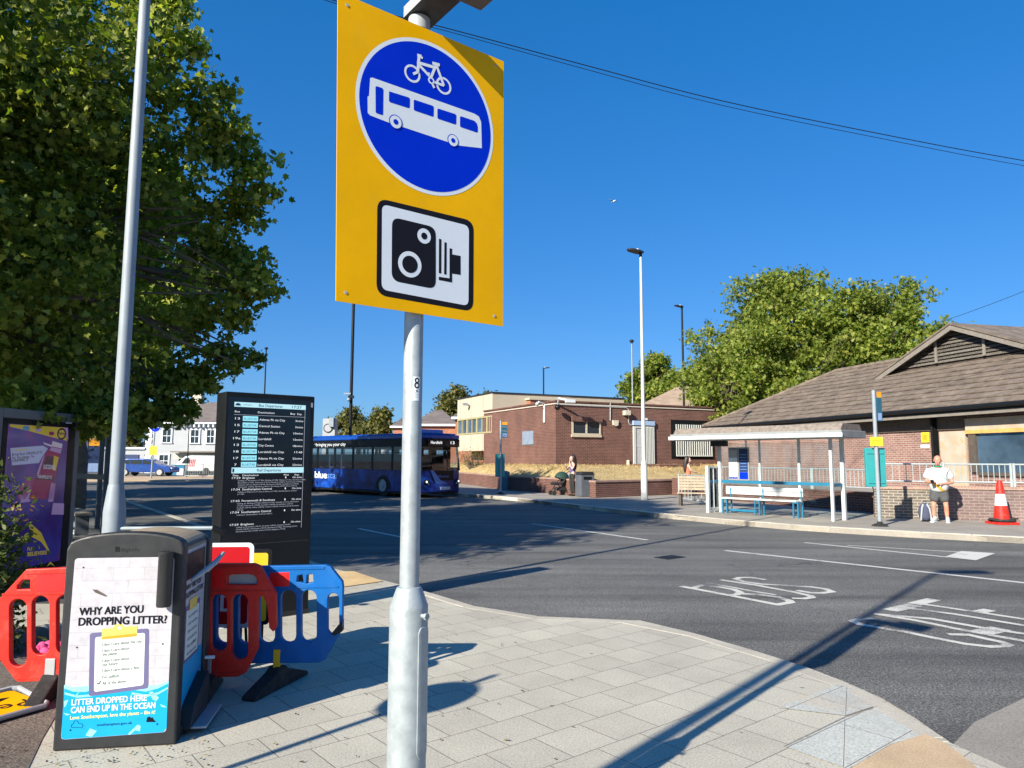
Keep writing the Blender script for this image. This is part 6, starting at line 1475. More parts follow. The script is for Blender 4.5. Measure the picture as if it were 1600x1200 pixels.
m = MB(); a, c_ = f1(893, 659), f1(938, 655); m.span((a[0] - .04, -.16, a[1] + .02), (c_[0] + .04, .0, c_[1] + .10), BRK1); a, c_ = f1(892, 682), f1(939, 680); m.span((a[0], -.09, a[1] - .02), (c_[0], 0, c_[1] - .0), CREAM); m.build('window_sill', bb)
m = MB(); a, c_ = f1(1052, 716), f1(1112, 659); m.span((a[0] - .12, -.006, a[1] - .04), (c_[0], -.001, c_[1] + .04), BLK); m.build('recess_shade_plate', bb)  # flat black plate, paints the shade of a recess around the bars
wo = win(BLK, DGLASS, 1055, 663, 1110, 713, 'window', .10, 2, 17)
# door with grille
a, c_ = f1(989, 725), f1(1020.5, 667); X0, X1, Z0, Z1 = a[0], c_[0], a[1], c_[1]
m = MB(); m.span((X0, -.02, Z0), (X1, -.005, Z1 + .35), DGREY); m.span((X0, -.10, Z0), (X0 + .14, -.02, Z1), WHITEP); m.span((X1 - .12, -.10, Z0), (X1, -.02, Z1), WHITEP); m.span((X0 + .14, -.10, Z1 - .08), (X1 - .12, -.02, Z1), WHITEP); m.build('door_frame', bb)
m = MB(); xm = X0 + (X1 - X0) * .50; m.span((X0 + .14, -.05, Z0), (xm, -.03, Z1 - .08), LGREY); m.span((X0 + .14, -.07, Z0 + (Z1 - Z0) * .46), (xm, -.05, Z0 + (Z1 - Z0) * .49), WHITEP)
for k in range(9): x = X0 + .18 + (xm - X0 - .2) * k / 8; m.span((x - .012, -.062, Z0), (x + .012, -.052, Z1 - .08), WHITEP)
m.build('door', bb)
m = MB()
for k in range(6): x = xm + .05 + (X1 - xm - .2) * k / 5; m.span((x - .022, -.12, Z0), (x + .022, -.08, Z1), WHITEP)
m.build('grille', bb)
m = MB(); m.span((X0 - .02, -.14, Z1 + .06), (X1 + .02, -.02, Z1 + .30), pbr('pale_blue_lintel', (.30, .42, .60), .6, 0, .05, 3)); m.build('door_lintel', bb)
m = MB(); a = f1(956, 666); c_ = f1(965, 657); m.prism([(a[0], c_[1]), (c_[0], c_[1]), (c_[0] - .04, a[1] + .06), ((a[0] + c_[0]) / 2, a[1]), (a[0] + .04, a[1] + .06)], (0, -.12, 0), (1, 0, 0), (0, 0, 1), (0, .11, 0), CREAMR); m.build('alarm_box', bb)
m = MB(); a, c_ = f1(972.5, 649), f1(981.5, 642); m.span((a[0], -.26, a[1]), (c_[0], -.01, c_[1]), CREAMR); m.build('floodlight', bb, bevel=.02)
m = MB(); q = lambda x, y: (f1(x, y)[0], -.035, f1(x, y)[1])
m.path([q(872, 632), q(978, 637), q(981.5, 640), q(981.5, 660), q(984, 664), q(989, 664)], .028, LGREY, 6); m.path([q(953, 629), q(953, 657)], .03, LGREY, 6); m.path([q(981, 719), q(981, 728)], .09, CREAMR, 8)
a, c_ = f1(1002, 656.5), f1(1009, 653.5); m.span((a[0], -.16, a[1]), (c_[0], -.01, c_[1]), SIGNW); m.build('conduit', bb)
m = MB(); lq = lambda x, y: (-.035, -pl1.uv(x, y)[0], pl1.uv(x, y)[1])
p_ = lq(852, 660); m.path([(-.06, p_[1], p_[2]), (-.06, p_[1], zt_ - .05), (-.45, p_[1] - .1, zt_ + .02)], .06, SIGNW, 8); m.ball((-.52, p_[1] - .1, zt_ - .08), .11, LGREY, 10, 8)
m.path([(.1, -.05, zt_ - .15), (-.1, -.5, zt_ + .12), (.2, -.8, zt_ + .02)], .05, SIGNW, 8); m.box((.35, -.85, zt_ - .02), (.5, .16, .16), SIGNW); m.ball((-.1, -.35, zt_ - .32), .14, BLK, 10, 8); m.build('security_camera', bb)
m = MB(); a, c_ = lq(817, 695), lq(834, 673); m.span((-.04, min(a[1], c_[1]), min(a[2], c_[2])), (-.003, max(a[1], c_[1]), max(a[2], c_[2])), pbr('slate_blue_plaque', (.20, .25, .32), .5, 0, .15, 3)); m.build('plaque', bb)
# landing and ramp wall by the door
m = MB(); m.span((X0 - .3, -1.5, .6), (X1 + 1.9, -.25, 1.36), BRK1); m.build('landing', bb)
rw = MB(); rw.prism([(0, .55), (4.4, .55), (4.4, .92), (3.2, .95), (1.4, 1.36), (0, 1.36)], (X0 + .1, -2.1, 0), (1, 0, 0), (0, 0, 1), (0, .3, 0), BRK1); rw.build('ramp_wall', bb)

# ------------------------------------------------------------------ cream panelled building
cc_ = Vector((at(769, 700, 43).x, 43, 0))
cb = thing('office_building', 'cream panelled two storey building with a jettied window band over brick', 'building', cc_, math.atan2(ur.y, ur.x))
m = MB(); m.span((1.0, 1.0, 0), (9, 5.6, 2.3), BRKO); m.build('ground_floor_wall', cb)
m = MB(); m.span((0, 0, 4.22), (9.5, 5.7, 5.55), CREAM); m.span((0, 0, 2.10), (9.5, 5.7, 3.16), CREAM)
for k in range(3): m.span((-.006, 1.4 + 1.9 * k, 4.22), (.02, 1.43 + 1.9 * k, 5.54), GTIMBER); m.span((-.006, 1.4 + 1.9 * k, 2.11), (.02, 1.43 + 1.9 * k, 3.15), GTIMBER)
m.build('panel_wall', cb)
m = MB(); m.span((-.05, -.05, 5.55), (9.55, 5.75, 5.63), DGREY); m.build('roof_edge', cb)
m = MB(); m.span((.10, .10, 3.16), (9.4, 5.6, 4.22), DGLASS); m.build('window_glass', cb)
OLV = pbr('olive_window_frame', (.34, .30, .16), .55, 0, .1, 3)
ys = [0.02, 0.75, 2.35, 3.95, 5.65]
for y0, y1 in zip(ys, ys[1:]):
    m = MB()
    for (a, b_, c_, d_) in ((y0, 3.17, y1, 3.26), (y0, 4.12, y1, 4.21), (y0, 3.26, y0 + .09, 4.12), (y1 - .09, 3.26, y1, 4.12), ((y0 + y1) / 2 - .03, 3.26, (y0 + y1) / 2 + .03, 4.12)): m.span((-.03, a, b_), (.09, c_, d_), OLV)
    wo = m.build('window', cb); m = MB(); m.span((.04, y0 + .09, 3.26), (.06, y1 - .09, 4.12), BGLASS); m.build('pane', wo)
for x0, x1 in ((.03, .55), (.60, 2.0)):
    m = MB(); m.span((x0, -.03, 3.17), (x1, .09, 3.25), OLV); m.span((x0, -.03, 4.13), (x1, .09, 4.21), OLV); m.span((x1 - .08, -.03, 3.25), (x1, .09, 4.13), OLV); wo = m.build('window', cb); m = MB(); m.span((x0, .03, 3.25), (x1 - .08, .05, 4.13), DGLASS if x0 > .5 else BGLASS); m.build('pane', wo)
m = MB()
for x in (2.3, 5.0): m.span((x, -.5, 4.35), (x + .3, .6, 5.2), BRKO)
m.span((2.2, -.6, 5.2), (5.4, .7, 5.32), CREAM); m.span((2.6, -.2, 4.4), (5.0, .0, 5.2), PLY); m.span((2.2, -.55, 4.3), (5.4, .0, 4.42), CREAM); m.build('roof_bay', cb)
m = MB(); m.path([(-.02, 3.5, 5.0), (-.25, 3.5, 5.1)], .05, GREYP, 6); m.box((-.35, 3.5, 5.1), (.3, .2, .16), GREYP); m.build('floodlight', cb)

# ------------------------------------------------------------------ houses and roofs beyond
def hip_house(name, label, x0, x1, ye, yr, Y, wall, roof, depth=7.0, xr=None, chim=None, rzr=0):
    a, c_ = at(x0, 700, Y).x, at(x1, 700, Y).x; ze_, zr_ = hz(ye, (x0 + x1) / 2, Y), hz(yr, (x0 + x1) / 2, Y + depth / 2)
    t = thing(name, label, 'house', ((a + c_) / 2, Y, 0)); w = (c_ - a) / 2; e = .3
    m = MB(); m.span((-w, 0, 0), (w, depth, ze_), wall); m.build('wall', t)
    m = MB(); r_ = max(w - depth / 2, .4); m.add([(-w - e, -e, ze_), (w + e, -e, ze_), (w + e, depth + e, ze_), (-w - e, depth + e, ze_), (-r_, depth / 2, zr_), (r_, depth / 2, zr_)], [(0, 1, 5, 4), (1, 2, 5), (2, 3, 4, 5), (3, 0, 4), (3, 2, 1, 0)], roof); m.build('roof', t)
    m = MB(); m.span((-w - e, -e - .02, ze_ - .16), (w + e, -e, ze_ + .02), SIGNW); m.build('fascia', t)
    m = MB(); m.span((-w * .5, -.04, ze_ - 1.9), (-w * .1, -.005, ze_ - .7), DGLASS); m.build('window', t)
    return t
hip_house('brick_house', 'orange brick house with a grey hipped roof behind the bus', 645, 711, 663, 641, 62, BRKO, SLATE, 7)
hip_house('brick_house', 'second orange brick house further left behind the sign pole', 614, 642, 666, 652, 70, BRKO, SLATE, 6)
hip_house('brick_house', 'red brick house far off under the plane tree', 122, 160, 688, 672, 85, BRKO, CLAY, 8)
hip_house('brick_house', 'orange brick house just left of the cream building', 711, 740, 652, 640, 58, BRKO, SLATE, 6)
hip_house('tiled_building', 'building with a tan tiled roof behind the brick building', 1005, 1180, 636, 604, 52, BRK1, CLAY, 9)
p = at(512, 716, 56); m = MB(); hh = hz(654, 512, 56); m.box((0, .5, hh / 2), (.95, .9, hh), LGREY); m.box((.25, .2, hh - .3), (.35, .9, .7), GREYP); m.prism(disc(-.05, hh - .75, .36, 20), (0, .05, 0), (1, 0, 0), (0, 0, 1), (0, -.04, 0), DGREY); m.prism(disc(-.05, hh - .75, .28, 20), (0, .005, 0), (1, 0, 0), (0, 0, 1), (0, -.02, 0), LGREY)
tag(m.build('ventilation_unit', loc=(p.x, 56, 0)), 'grey ventilation tower with a round fan above the rear of the bus', 'vent')
# ------------------------------------------------------------------ people
def m_shirt():
    m, nt, p = newmat('white_sport_shirt'); v = objc(nt); sx_ = nd(nt, 'ShaderNodeSeparateXYZ'); nt.links.new(v, sx_.inputs[0])
    d = mth(nt, 'ADD', mth(nt, 'MULTIPLY', sx_.outputs[0], .9), sx_.outputs[2])
    def band(c, w): return mth(nt, 'LESS_THAN', mth(nt, 'ABSOLUTE', mth(nt, 'SUBTRACT', d, c)), w)
    lo = mth(nt, 'LESS_THAN', sx_.outputs[2], 1.0); hi = mth(nt, 'GREATER_THAN', sx_.outputs[2], 1.04)
    c = mixc(nt, mth(nt, 'MULTIPLY', band(.86, .045), lo), (.50, .53, .53), (.58, .34, .04)); c = mixc(nt, mth(nt, 'MULTIPLY', band(1.16, .02), hi), c, (.35, .45, .42)); c = mixc(nt, mth(nt, 'MULTIPLY', band(1.21, .012), hi), c, (.12, .32, .22))
    nt.links.new(c, p.inputs['Base Color']); p.inputs['Roughness'].default_value = .8
    bumpn(nt, p, noise(nt, v, 14, 3), .4, .02); return m
gm = gp(1470, 816, ZP); f = Vector((-.45, -.89, 0)).normalized(); s = Vector((.89, -.45, 0)).normalized()
man = thing('person', 'bald man in white shirt and grey shorts looking at a phone by the brick wall', 'person', gm, math.atan2(s.y, s.x))
# local: x = viewer's right, -y = forward
Q = lambda x, a, z: (x, -a, z)
ch = [[(Q(0, 0, .84), .13), (Q(0, .02, 1.02), .15), (Q(0, .0, 1.22), .145), (Q(0, .02, 1.36), .075), (Q(0, .06, 1.44), .062)]]
for d in (-1, 1):
    ch += [[(Q(0, 0, .84), .13), (Q(.10 * d, 0, .76), .09), (Q(.13 * d, .02, .45), .062), (Q(.135 * d, .03, .40), .058), (Q(.14 * d, -.01, .28), .06), (Q(.145 * d, 0, .09), .040)]]
for d, el, wr, fw in ((-1, (-.27, .03, 1.0), (-.10, .30, 1.0), (-.35, .9, 0)), (1, (.31, .06, .99), (.07, .27, .96), (-.9, .4, .05))):
    w_ = Q(*wr); fv = Vector(Q(*fw)).normalized()
    ch += [[(Q(0, 0, 1.22), .145), (Q(.17 * d, 0, 1.27), .068), (Q(*el), .047), (w_, .030)]] + hand(w_, fv, (0, 0, 1), d, 1.0, .5)
fd = Vector((-.12, -.86, -.5))
figure('body', man, ch, SKINR, balls=head_bits(Q(0, .09, 1.535), fd, INK, 1.1), voxel=.011); eyes('face', man, Q(0, .09, 1.535), fd, None, 1.1)
figure('shirt', man, [[(Q(0, .02, .74), .17), (Q(0, .03, .84), .235), (Q(0, .06, .98), .245), (Q(0, .03, 1.16), .215), (Q(0, .0, 1.30), .16), (Q(0, .02, 1.38), .095)]] + [[(Q(0, .0, 1.30), .16), (Q(.20 * d, .0, 1.27), .10), (Q(.28 * d, .03, 1.06), .098)] for d in (-1, 1)], m_shirt(), voxel=.014)
m = MB(); m.lathe([(.082, 1.365), (.088, 1.385), (.070, 1.41), (.066, 1.40)], pbr('green_collar', (.02, .22, .11), .8), 20, (0, -.03, 0)); m.build('collar', man)
figure('shorts', man, [[(Q(0, 0, .92), .18), (Q(0, 0, .76), .19)]] + [[(Q(0, 0, .76), .19), (Q(.10 * d, 0, .66), .135), (Q(.125 * d, .02, .47), .125)] for d in (-1, 1)], pbr('grey_shorts', (.075, .08, .085), .85, 0, .15, 9, .2, 40), voxel=.014)
for d in (-1, 1):
    m = MB(); c0 = Vector(Q(.15 * d, .07, .055)); fo = Vector((.22 * d - .25, -1, 0)).normalized(); M = Matrix((fo.cross(Vector((0, 0, 1))), fo, Vector((0, 0, 1)))).transposed()
    m.ball(c0, (.052, .145, .055), SHW, 14, 10, M); m.ball(c0 - fo * .07 + Vector((0, 0, .04)), (.045, .055, .06), SHW, 12, 8, M); m.box(c0 - Vector((0, 0, .040)), (.09, .27, .03), SIGNW, M=M); m.build('shoe', man, bevel=.008)
ph = MB(); ph.box(Q(-.16, .40, 1.02), (.075, .15, .010), BLK, M=Matrix.Rotation(.5, 3, 'X')); po2 = ph.build('phone')
po2.location = gm; po2.rotation_euler = (0, 0, math.atan2(s.y, s.x)); tag(po2, 'black phone held in the hands of the bald man', 'phone')
p = gp(1446, 815, ZP); bp = thing('backpack', 'navy and grey backpack standing on the pavement beside the man', 'backpack', p, R(-20))
NB = pbr('navy_backpack_fabric', (.05, .06, .11), .8, 0, .15, 12, .3, 60)
m = MB(); m.ball((0, 0, .23), (.155, .12, .235), NB, 18, 14); m.build('body', bp)
m = MB(); m.ball((0, -.09, .15), (.11, .06, .12), NB, 14, 10); m.build('front_pocket', bp)
for x in (-.075, .075):
    m = MB(); m.path([(x * .6, -.06, .43), (x * 1.1, -.14, .34), (x * 1.4, -.15, .18), (x * 1.5, -.12, .04)], .022, LGREY, 8); m.build('strap', bp)
m = MB(); m.path([(-.04, 0, .45), (-.03, 0, .50), (.03, 0, .50), (.04, 0, .45)], .01, NAVY, 6); m.build('grab_handle', bp)
# woman with a pram
gw = gp(895, 775, ZP); wo_ = thing('person', 'woman with long dark hair raising a hand to her mouth beside the pram', 'person', gw, 0)
f = Vector((-.92, -.38, 0)); Q = lambda a, b_, z: tuple(Vector((-.92, -.38, 0)) * a + Vector((.38, -.92, 0)) * b_ + Vector((0, 0, z)))
SKIN2 = pbr('light_skin', (.60, .36, .28), .55, 0, .06, 12)
ch = [[(Q(0, 0, .92), .11), (Q(0, 0, 1.10), .095), (Q(.01, 0, 1.28), .105), (Q(0, 0, 1.38), .05), (Q(.02, 0, 1.45), .046)]]
ch += [[(Q(0, 0, .92), .11), (Q(.02, .09 * d, .85), .085), (Q(.03, .10 * d, .48), .055), (Q(-.02, .10 * d, .08), .036)] for d in (-1, 1)]
for d, el, wr, fw in ((1, (.12, .20, 1.10), (.17, .06, 1.36), (-.1, -.2, 1)), (-1, (.16, -.19, 1.08), (.30, -.06, 1.24), (.4, .4, .6))):
    ch += [[(Q(.01, 0, 1.28), .105), (Q(0, .16 * d, 1.31), .048), (Q(*el), .036), (Q(*wr), .025)]] + hand(Q(*wr), Vector(Q(*fw)), Vector(Q(1, 0, .1)), d, .9, .6)
fd = Vector(Q(1, .15, -.25))
figure('body', wo_, ch, SKIN2, balls=head_bits(Q(.04, 0, 1.545), fd, INK, .96)); eyes('face', wo_, Q(.04, 0, 1.545), fd, None, .96)
figure('top', wo_, [[(Q(0, 0, .92), .13), (Q(0, 0, 1.00), .14), (Q(0, 0, 1.10), .125), (Q(.012, 0, 1.26), .135), (Q(.01, 0, 1.33), .09)]], pbr('mauve_top', (.10, .08, .20), .85, 0, .1, 9), voxel=.013)
figure('trousers', wo_, [[(Q(0, 0, 1.0), .115), (Q(0, 0, .90), .13)]] + [[(Q(0, 0, .90), .13), (Q(.02, .09 * d, .80), .10), (Q(.03, .10 * d, .48), .075), (Q(-.02, .10 * d, .09), .062)] for d in (-1, 1)], BLKR, voxel=.014)
figure('hair', wo_, [[(Q(.045, 0, 1.655), .09), (Q(-.01, 0, 1.64), .125), (Q(-.055, 0, 1.55), .135), (Q(-.09, 0, 1.40), .11), (Q(-.11, .02, 1.24), .08), (Q(-.11, .02, 1.08), .04)]], HAIRD, voxel=.013)
for d in (-1, 1):
    m = MB(); m.ball(Q(.05, .10 * d, .04), (.13, .045, .045), BLKR, 12, 8, Matrix.Rotation(math.atan2(-.38, -.92), 3, 'Z')); m.build('shoe', wo_)
gq = gp(876, 773.5, ZP); pr2 = thing('pram', 'black pram with a dark green hood waiting by the low brick wall', 'pram', gq, R(200))
# local: x forward (to the left in the picture)
GRN = pbr('dark_green_hood', (.012, .045, .035), .8, 0, .15, 8); PFAB = pbr('pram_black_fabric', (.014, .015, .018), .85, 0, .2, 9)
for x, y, r_ in ((.38, .20, .10), (.38, -.20, .10), (-.30, .27, .15), (-.30, -.27, .15)):
    m = MB(); m.lathe([(r_ * .72, -.022), (r_, -.022), (r_, .022), (r_ * .72, .022)], BLKR, 20, (x, y, r_), Matrix.Rotation(math.pi / 2, 3, 'X')); wo = m.build('wheel', pr2)
    m = MB()
    for k in range(5): an = k * math.pi / 5 * 2; m.path([(x, y, r_), (x + r_ * .75 * math.cos(an), y, r_ + r_ * .75 * math.sin(an))], .012, LGREY, 5)
    m.build('spokes', wo)
m = MB()
for y in (-.25, .25):
    m.path([(.38, y * .8, .12), (.10, y, .50), (-.40, y, .92), (-.55, y, 1.02)], .016, DGREY, 8); m.path([(-.30, y, .15), (.10, y, .50)], .016, DGREY, 8)
m.path([(-.55, -.25, 1.02), (-.58, 0, 1.03), (-.55, .25, 1.02)], .02, DGREY, 8); m.path([(-.3, -.27, .15), (-.3, .27, .15)], .014, DGREY, 6); m.build('frame', pr2)
m = MB(); m.box((-.02, 0, .26), (.55, .40, .14), PFAB); m.build('basket', pr2, bevel=.03)
m = MB(); m.prism([(.36, .42), (.42, .52), (.30, .56), (-.02, .52), (-.20, .85), (-.27, .82), (-.10, .44)], (0, -.2, 0), (1, 0, 0), (0, 0, 1), (0, .4, 0), PFAB); m.build('seat', pr2, bevel=.03)
m = MB(); vs = []; fs = []
for i in range(9):
    a = R(20 + 115 * i / 8)
    for k in range(9):
        w = math.pi * k / 8; vs.append((-.04 + .36 * math.cos(a) * math.sin(w) - .02, .25 * math.cos(w), .66 + .36 * math.sin(a) * math.sin(w) * .95))
for i in range(8):
    for k in range(8): q = i * 9 + k; fs.append((q, q + 1, q + 10, q + 9))
m.add(vs, fs, GRN, True); m.build('hood', pr2)
m = MB(); m.ball((-.42, -.02, .74), (.15, .20, .18), pbr('pale_bag', (.22, .28, .34), .7, 0, .3, 14), 12, 10); m.path([(-.45, -.1, .88), (-.52, -.05, 1.0), (-.45, .08, .9)], .012, DGREY, 6)
bg_ = m.build('bag', loc=gq, rz=R(200)); tag(bg_, 'pale blue bag hanging from the pram handle', 'bag')
# seated woman on the ramp wall
hp = at(1075, 742, 31.2); ws = thing('person', 'woman in coral top and cream trousers sitting on the brick ramp wall', 'person', (hp.x, 31.2, 0), 0)
zs_ = hp.z - .12; Q = lambda a, b_, z: (a, -b_, zs_ + z)
ch = [[(Q(0, 0, .10), .11), (Q(-.01, 0, .32), .095), (Q(0, 0, .50), .10), (Q(.01, 0, .60), .048), (Q(.03, 0, .67), .045)]]
for d, el, wr in ((1, (.08, .20, .30), (.28, .12, .22)), (-1, (.10, -.18, .30), (.30, -.06, .24))):
    ch += [[(Q(0, 0, .50), .10), (Q(0, .15 * d, .53), .045), (Q(*el), .035), (Q(*wr), .025)]] + hand(Q(*wr), (1, 0, -.1), (0, 0, 1), d, .9)
fd = Vector((.75, -.6, -.25))
figure('body', ws, ch, SKIN2, balls=head_bits(Q(.04, 0, .765), fd, INK, .95)); eyes('face', ws, Q(.04, 0, .765), fd, None, .95)
figure('top', ws, [[(Q(0, 0, .10), .13), (Q(0, 0, .18), .135), (Q(-.01, 0, .32), .125), (Q(0, 0, .48), .135), (Q(.0, 0, .56), .09)]], pbr('coral_top', (.62, .17, .09), .85, 0, .1, 9), voxel=.013)
figure('trousers', ws, [[(Q(0, 0, .14), .12), (Q(0, 0, .08), .13)]] + [[(Q(0, 0, .08), .13), (Q(.10, .08 * d, .10), .095), (Q(.46, .10 * d, .14), .068), (Q(.82, .10 * d, -.12), .045)] for d in (-1, 1)], pbr('cream_trousers', (.66, .56, .42), .85, 0, .1, 9), voxel=.014)
figure('hair', ws, [[(Q(.045, 0, .875), .09), (Q(-.01, 0, .86), .12), (Q(-.06, 0, .77), .13), (Q(-.10, .02, .62), .11), (Q(-.12, .03, .40), .09), (Q(-.12, .03, .20), .05)]], HAIRD, voxel=.013)
for d in (-1, 1):
    m = MB(); m.ball(Q(.90, .10 * d, -.14), (.12, .042, .045), SIGNW, 12, 8); m.build('shoe', ws)
m = MB(); m.span((-.6, -.35, 0), (1.15, .35, zs_ - .02), BRK1); m.span((-.62, -.37, zs_ - .02), (1.17, .37, zs_ + .0), CAPB); 
tag(m.build('brick_wall', loc=(hp.x, 31.2, 0), rz=.5), 'short brick ramp wall that the woman in coral sits on', 'wall')

# ------------------------------------------------------------------ overhead cables, gull
def cable(label, pts, r, n=40):
    P = [Vector(p) for p in pts]; out = []
    for i in range(len(P) - 1):
        for k in range(n // (len(P) - 1)):
            t = k / (n // (len(P) - 1)); p0, p1, p2, p3 = P[max(i - 1, 0)], P[i], P[i + 1], P[min(i + 2, len(P) - 1)]
            out.append(.5 * ((2 * p1) + (p2 - p0) * t + (2 * p0 - 5 * p1 + 4 * p2 - p3) * t * t + (3 * p1 - p0 - 3 * p2 + p3) * t ** 3))
    out.append(P[-1]); m = MB(); m.path(out, r, BLK, 6); o = m.build('overhead_cable'); return tag(o, label, 'cable', 'overhead cables')
def along(pts, Y0, Y1):
    n = len(pts); return [at(x, y, Y0 + (Y1 - Y0) * (x - pts[0][0]) / (pts[-1][0] - pts[0][0])) for x, y in pts]
cable('upper of two dark cables sweeping down from the sign to the right edge', along([(300, -75), (520, 0), (690, 42), (900, 98), (1130, 158), (1400, 214), (1600, 251), (1900, 300)], 13, 19), .010)
cable('lower thinner cable running close under the dark upper one', along([(300, -70), (520, 4), (690, 46.5), (900, 104), (1130, 165), (1400, 221), (1600, 259), (1900, 309)], 13, 19), .007)
cable('single thin cable above the louvred gable at the right', along([(1470, 503), (1516, 487), (1600, 455), (1800, 372)], 30, 26), .010)
p = at(958, 315, 120); m = MB(); m.ball((0, 0, 0), (.18, .45, .14), SIGNW, 10, 8); m.ball((0, -.45, .05), (.10, .14, .10), SIGNW, 8, 6)
gu = thing('gull', 'white gull flying high in the clear blue sky', 'bird', p, .6); m.build('body', gu)
for s in (-1, 1): m = MB(); m.prism([(0, -.14), (.42, -.2), (1.0, .05), (.45, .1), (0, .14)], (.1 * s, 0, .05), (s, 0, .18), (0, 1, 0), (0, 0, .02), LGREY); m.build('wing', gu)
# ------------------------------------------------------------------ trees and shrubs
def limb(m, a, b, r0, r1, mat=None, wob=.12, n=5):
    a, b = Vector(a), Vector(b); L = (b - a).length; pts = []
    for k in range(n + 1):
        t = k / n; p = a.lerp(b, t)
        if 0 < k < n: p += Vector((random.uniform(-1, 1), random.uniform(-1, 1), random.uniform(-.6, 1))) * wob * L * .4
        pts.append(p)
    m.path(pts, [r0 + (r1 - r0) * k / n for k in range(n + 1)], mat or BARK, 7, False); return pts
def tree(name, label, base, trunk_h, trunk_r, centre, prof, ncl, per, lsize, mat, cl_r=.55, group=None, extra=(), seed=1, shape='spray', squash=(1, 1), limbs=14, inner=.45, lobn=None, lsc=1.0, upb=.18):
    """prof: (z, radius) pairs of the crown; clusters fill its outer shell, twigs reach every clump"""
    g = np.random.default_rng(seed); random.seed(seed); base = Vector(base); t = thing(name, label, 'tree', base, 0, group)
    zs = [p[0] for p in prof]; rs = [p[1] for p in prof]; cxy = Vector((centre[0], centre[1])); cl = []
    lobes = []
    nlob = lobn or max(10, ncl // 55)
    while len(lobes) < nlob:        # boughs: each ends in its own uneven clump
        z = g.uniform(zs[0], zs[-1]); a = g.uniform(0, 2 * math.pi); Rz = np.interp(z, zs, rs)
        if g.uniform() > (Rz / max(rs)) ** 1.1: continue
        u = g.uniform(inner ** 2, 1) ** .5; lr = max(rs) * g.uniform(.16, .34) * lsc
        q = np.array([cxy.x + max(Rz * u - lr * .45, 0) * math.cos(a) * squash[0], cxy.y + max(Rz * u - lr * .45, 0) * math.sin(a) * squash[1], z])
        lobes.append((q, lr))
    wts = np.array([l[1] ** 2 for l in lobes]); wts /= wts.sum()
    for i in g.choice(nlob, ncl, p=wts):
        q, lr = lobes[i]; v = g.normal(size=3); v /= np.linalg.norm(v); v[2] *= .75
        cl.append(tuple(q + v * lr * g.uniform(.25, 1.08) ** .7))
    cl += [tuple(p) for p in extra]; cl = np.array(cl)
    n = len(cl) * per; k = np.repeat(np.arange(len(cl)), per)
    crs = g.uniform(.6, 1.25, len(cl)) * cl_r; crs[len(cl) - len(extra):] *= .62
    P = cl[k] + g.normal(size=(n, 3)) * (crs[k][:, None] * np.array([.62, .62, .42]))
    sz = g.uniform(.5, 1.35, n) * lsize
    leafset('crown', P - np.array(base), sz, mat, shape, t, up=upb, seed=seed + 50)
    m = MB(); top = Vector((cxy.x, cxy.y, base.z + trunk_h + (zs[-1] - zs[0]) * .45)) - base
    fork = Vector(((cxy.x - base.x) * .3, (cxy.y - base.y) * .3, trunk_h))
    limb(m, (0, 0, -.1), fork, trunk_r, trunk_r * .72, wob=.05); limb(m, fork, top, trunk_r * .7, trunk_r * .2, wob=.1)
    tr = m.build('trunk', t)
    m = MB(); idx = g.choice(len(cl), min(limbs, len(cl)), replace=False)
    for i in idx:
        q = Vector(cl[i]) - base; st_ = fork.lerp(top, random.uniform(0, .7)); ps2 = limb(m, st_, q, trunk_r * .20, .012, wob=.26, n=7)
        dd = np.linalg.norm(cl - cl[i], axis=1); near = np.argsort(dd)[1:6]
        for j in near: limb(m, ps2[random.randint(3, 5)], Vector(cl[j]) - base, .03, .008, wob=.14, n=3)
    m.build('branches', t)
    return t
# the big plane tree at the left: sprays that stand out against the sky
ex = []
for a, Ya, c, Yc in (((432, 296), 11.5, (350, 290), 11.2), ((427, 452), 11.8, (355, 455), 11.5), ((404, 563), 12.2, (320, 560), 11.8), ((388, 215), 11.3, (310, 200), 11), ((356, 142), 11, (285, 150), 10.6), ((292, 12), 10.6, (230, 10), 10.4), ((312, 78), 10.8, (250, 80), 10.4),
        ((335, 604), 12.2, (270, 590), 11.8), ((304, 634), 12, (230, 625), 11.6), ((268, 650), 11.6, (200, 640), 11.2), ((150, 668), 11, (90, 650), 10.5), ((372, 390), 11.8, (320, 380), 11.5), ((405, 330), 11.6, (340, 335), 11.4), ((372, 490), 11.8, (320, 500), 11.5), ((205, 655), 11.5, (150, 640), 11.2), ((190, 655), 9.5, (100, 640), 9.5), ((60, 640), 9.0, (20, 620), 9.0), ((395, 250), 11.6, (350, 240), 11.4), ((410, 425), 11.8, (360, 420), 11.6)):
    for k in range(7):
        f = k / 6; p = at(a[0] + (c[0] - a[0]) * f, a[1] + (c[1] - a[1]) * f, Ya + (Yc - Ya) * f)
        w = .07 + .22 * f; ex += [(p.x + random.gauss(0, w), p.y + random.gauss(0, w), p.z + random.gauss(0, w * .6)) for _ in range(1 + k)]
near = []                       # boughs of the same tree reaching out over the pavement towards the viewer, left of the picture
for k in range(300):
    v = Vector((random.gauss(0, 1), random.gauss(0, 1), random.gauss(0, 1))).normalized() * random.uniform(.2, 1) ** .5
    near.append((-9.0 + 2.5 * v.x, 6.3 + 2.4 * v.y, 6.6 + 2.8 * v.z))
tree('plane_tree', 'large dark green plane tree filling the upper left above the poster panel', (-10, 10, 0), 2.6, .34, (-10, 10), [(2.4, 3.0), (2.9, 4.0), (3.6, 4.5), (4.8, 5.05), (6.2, 5.1), (7.6, 4.75), (9, 4.1), (10.4, 3.0), (11.8, 1.6), (12.4, .5)], 6400, 24, .110, PLANE, .28, 'street trees along the left pavement', ex + near, 5, 'plane', limbs=80, lobn=120)
PLANE2 = PLANE
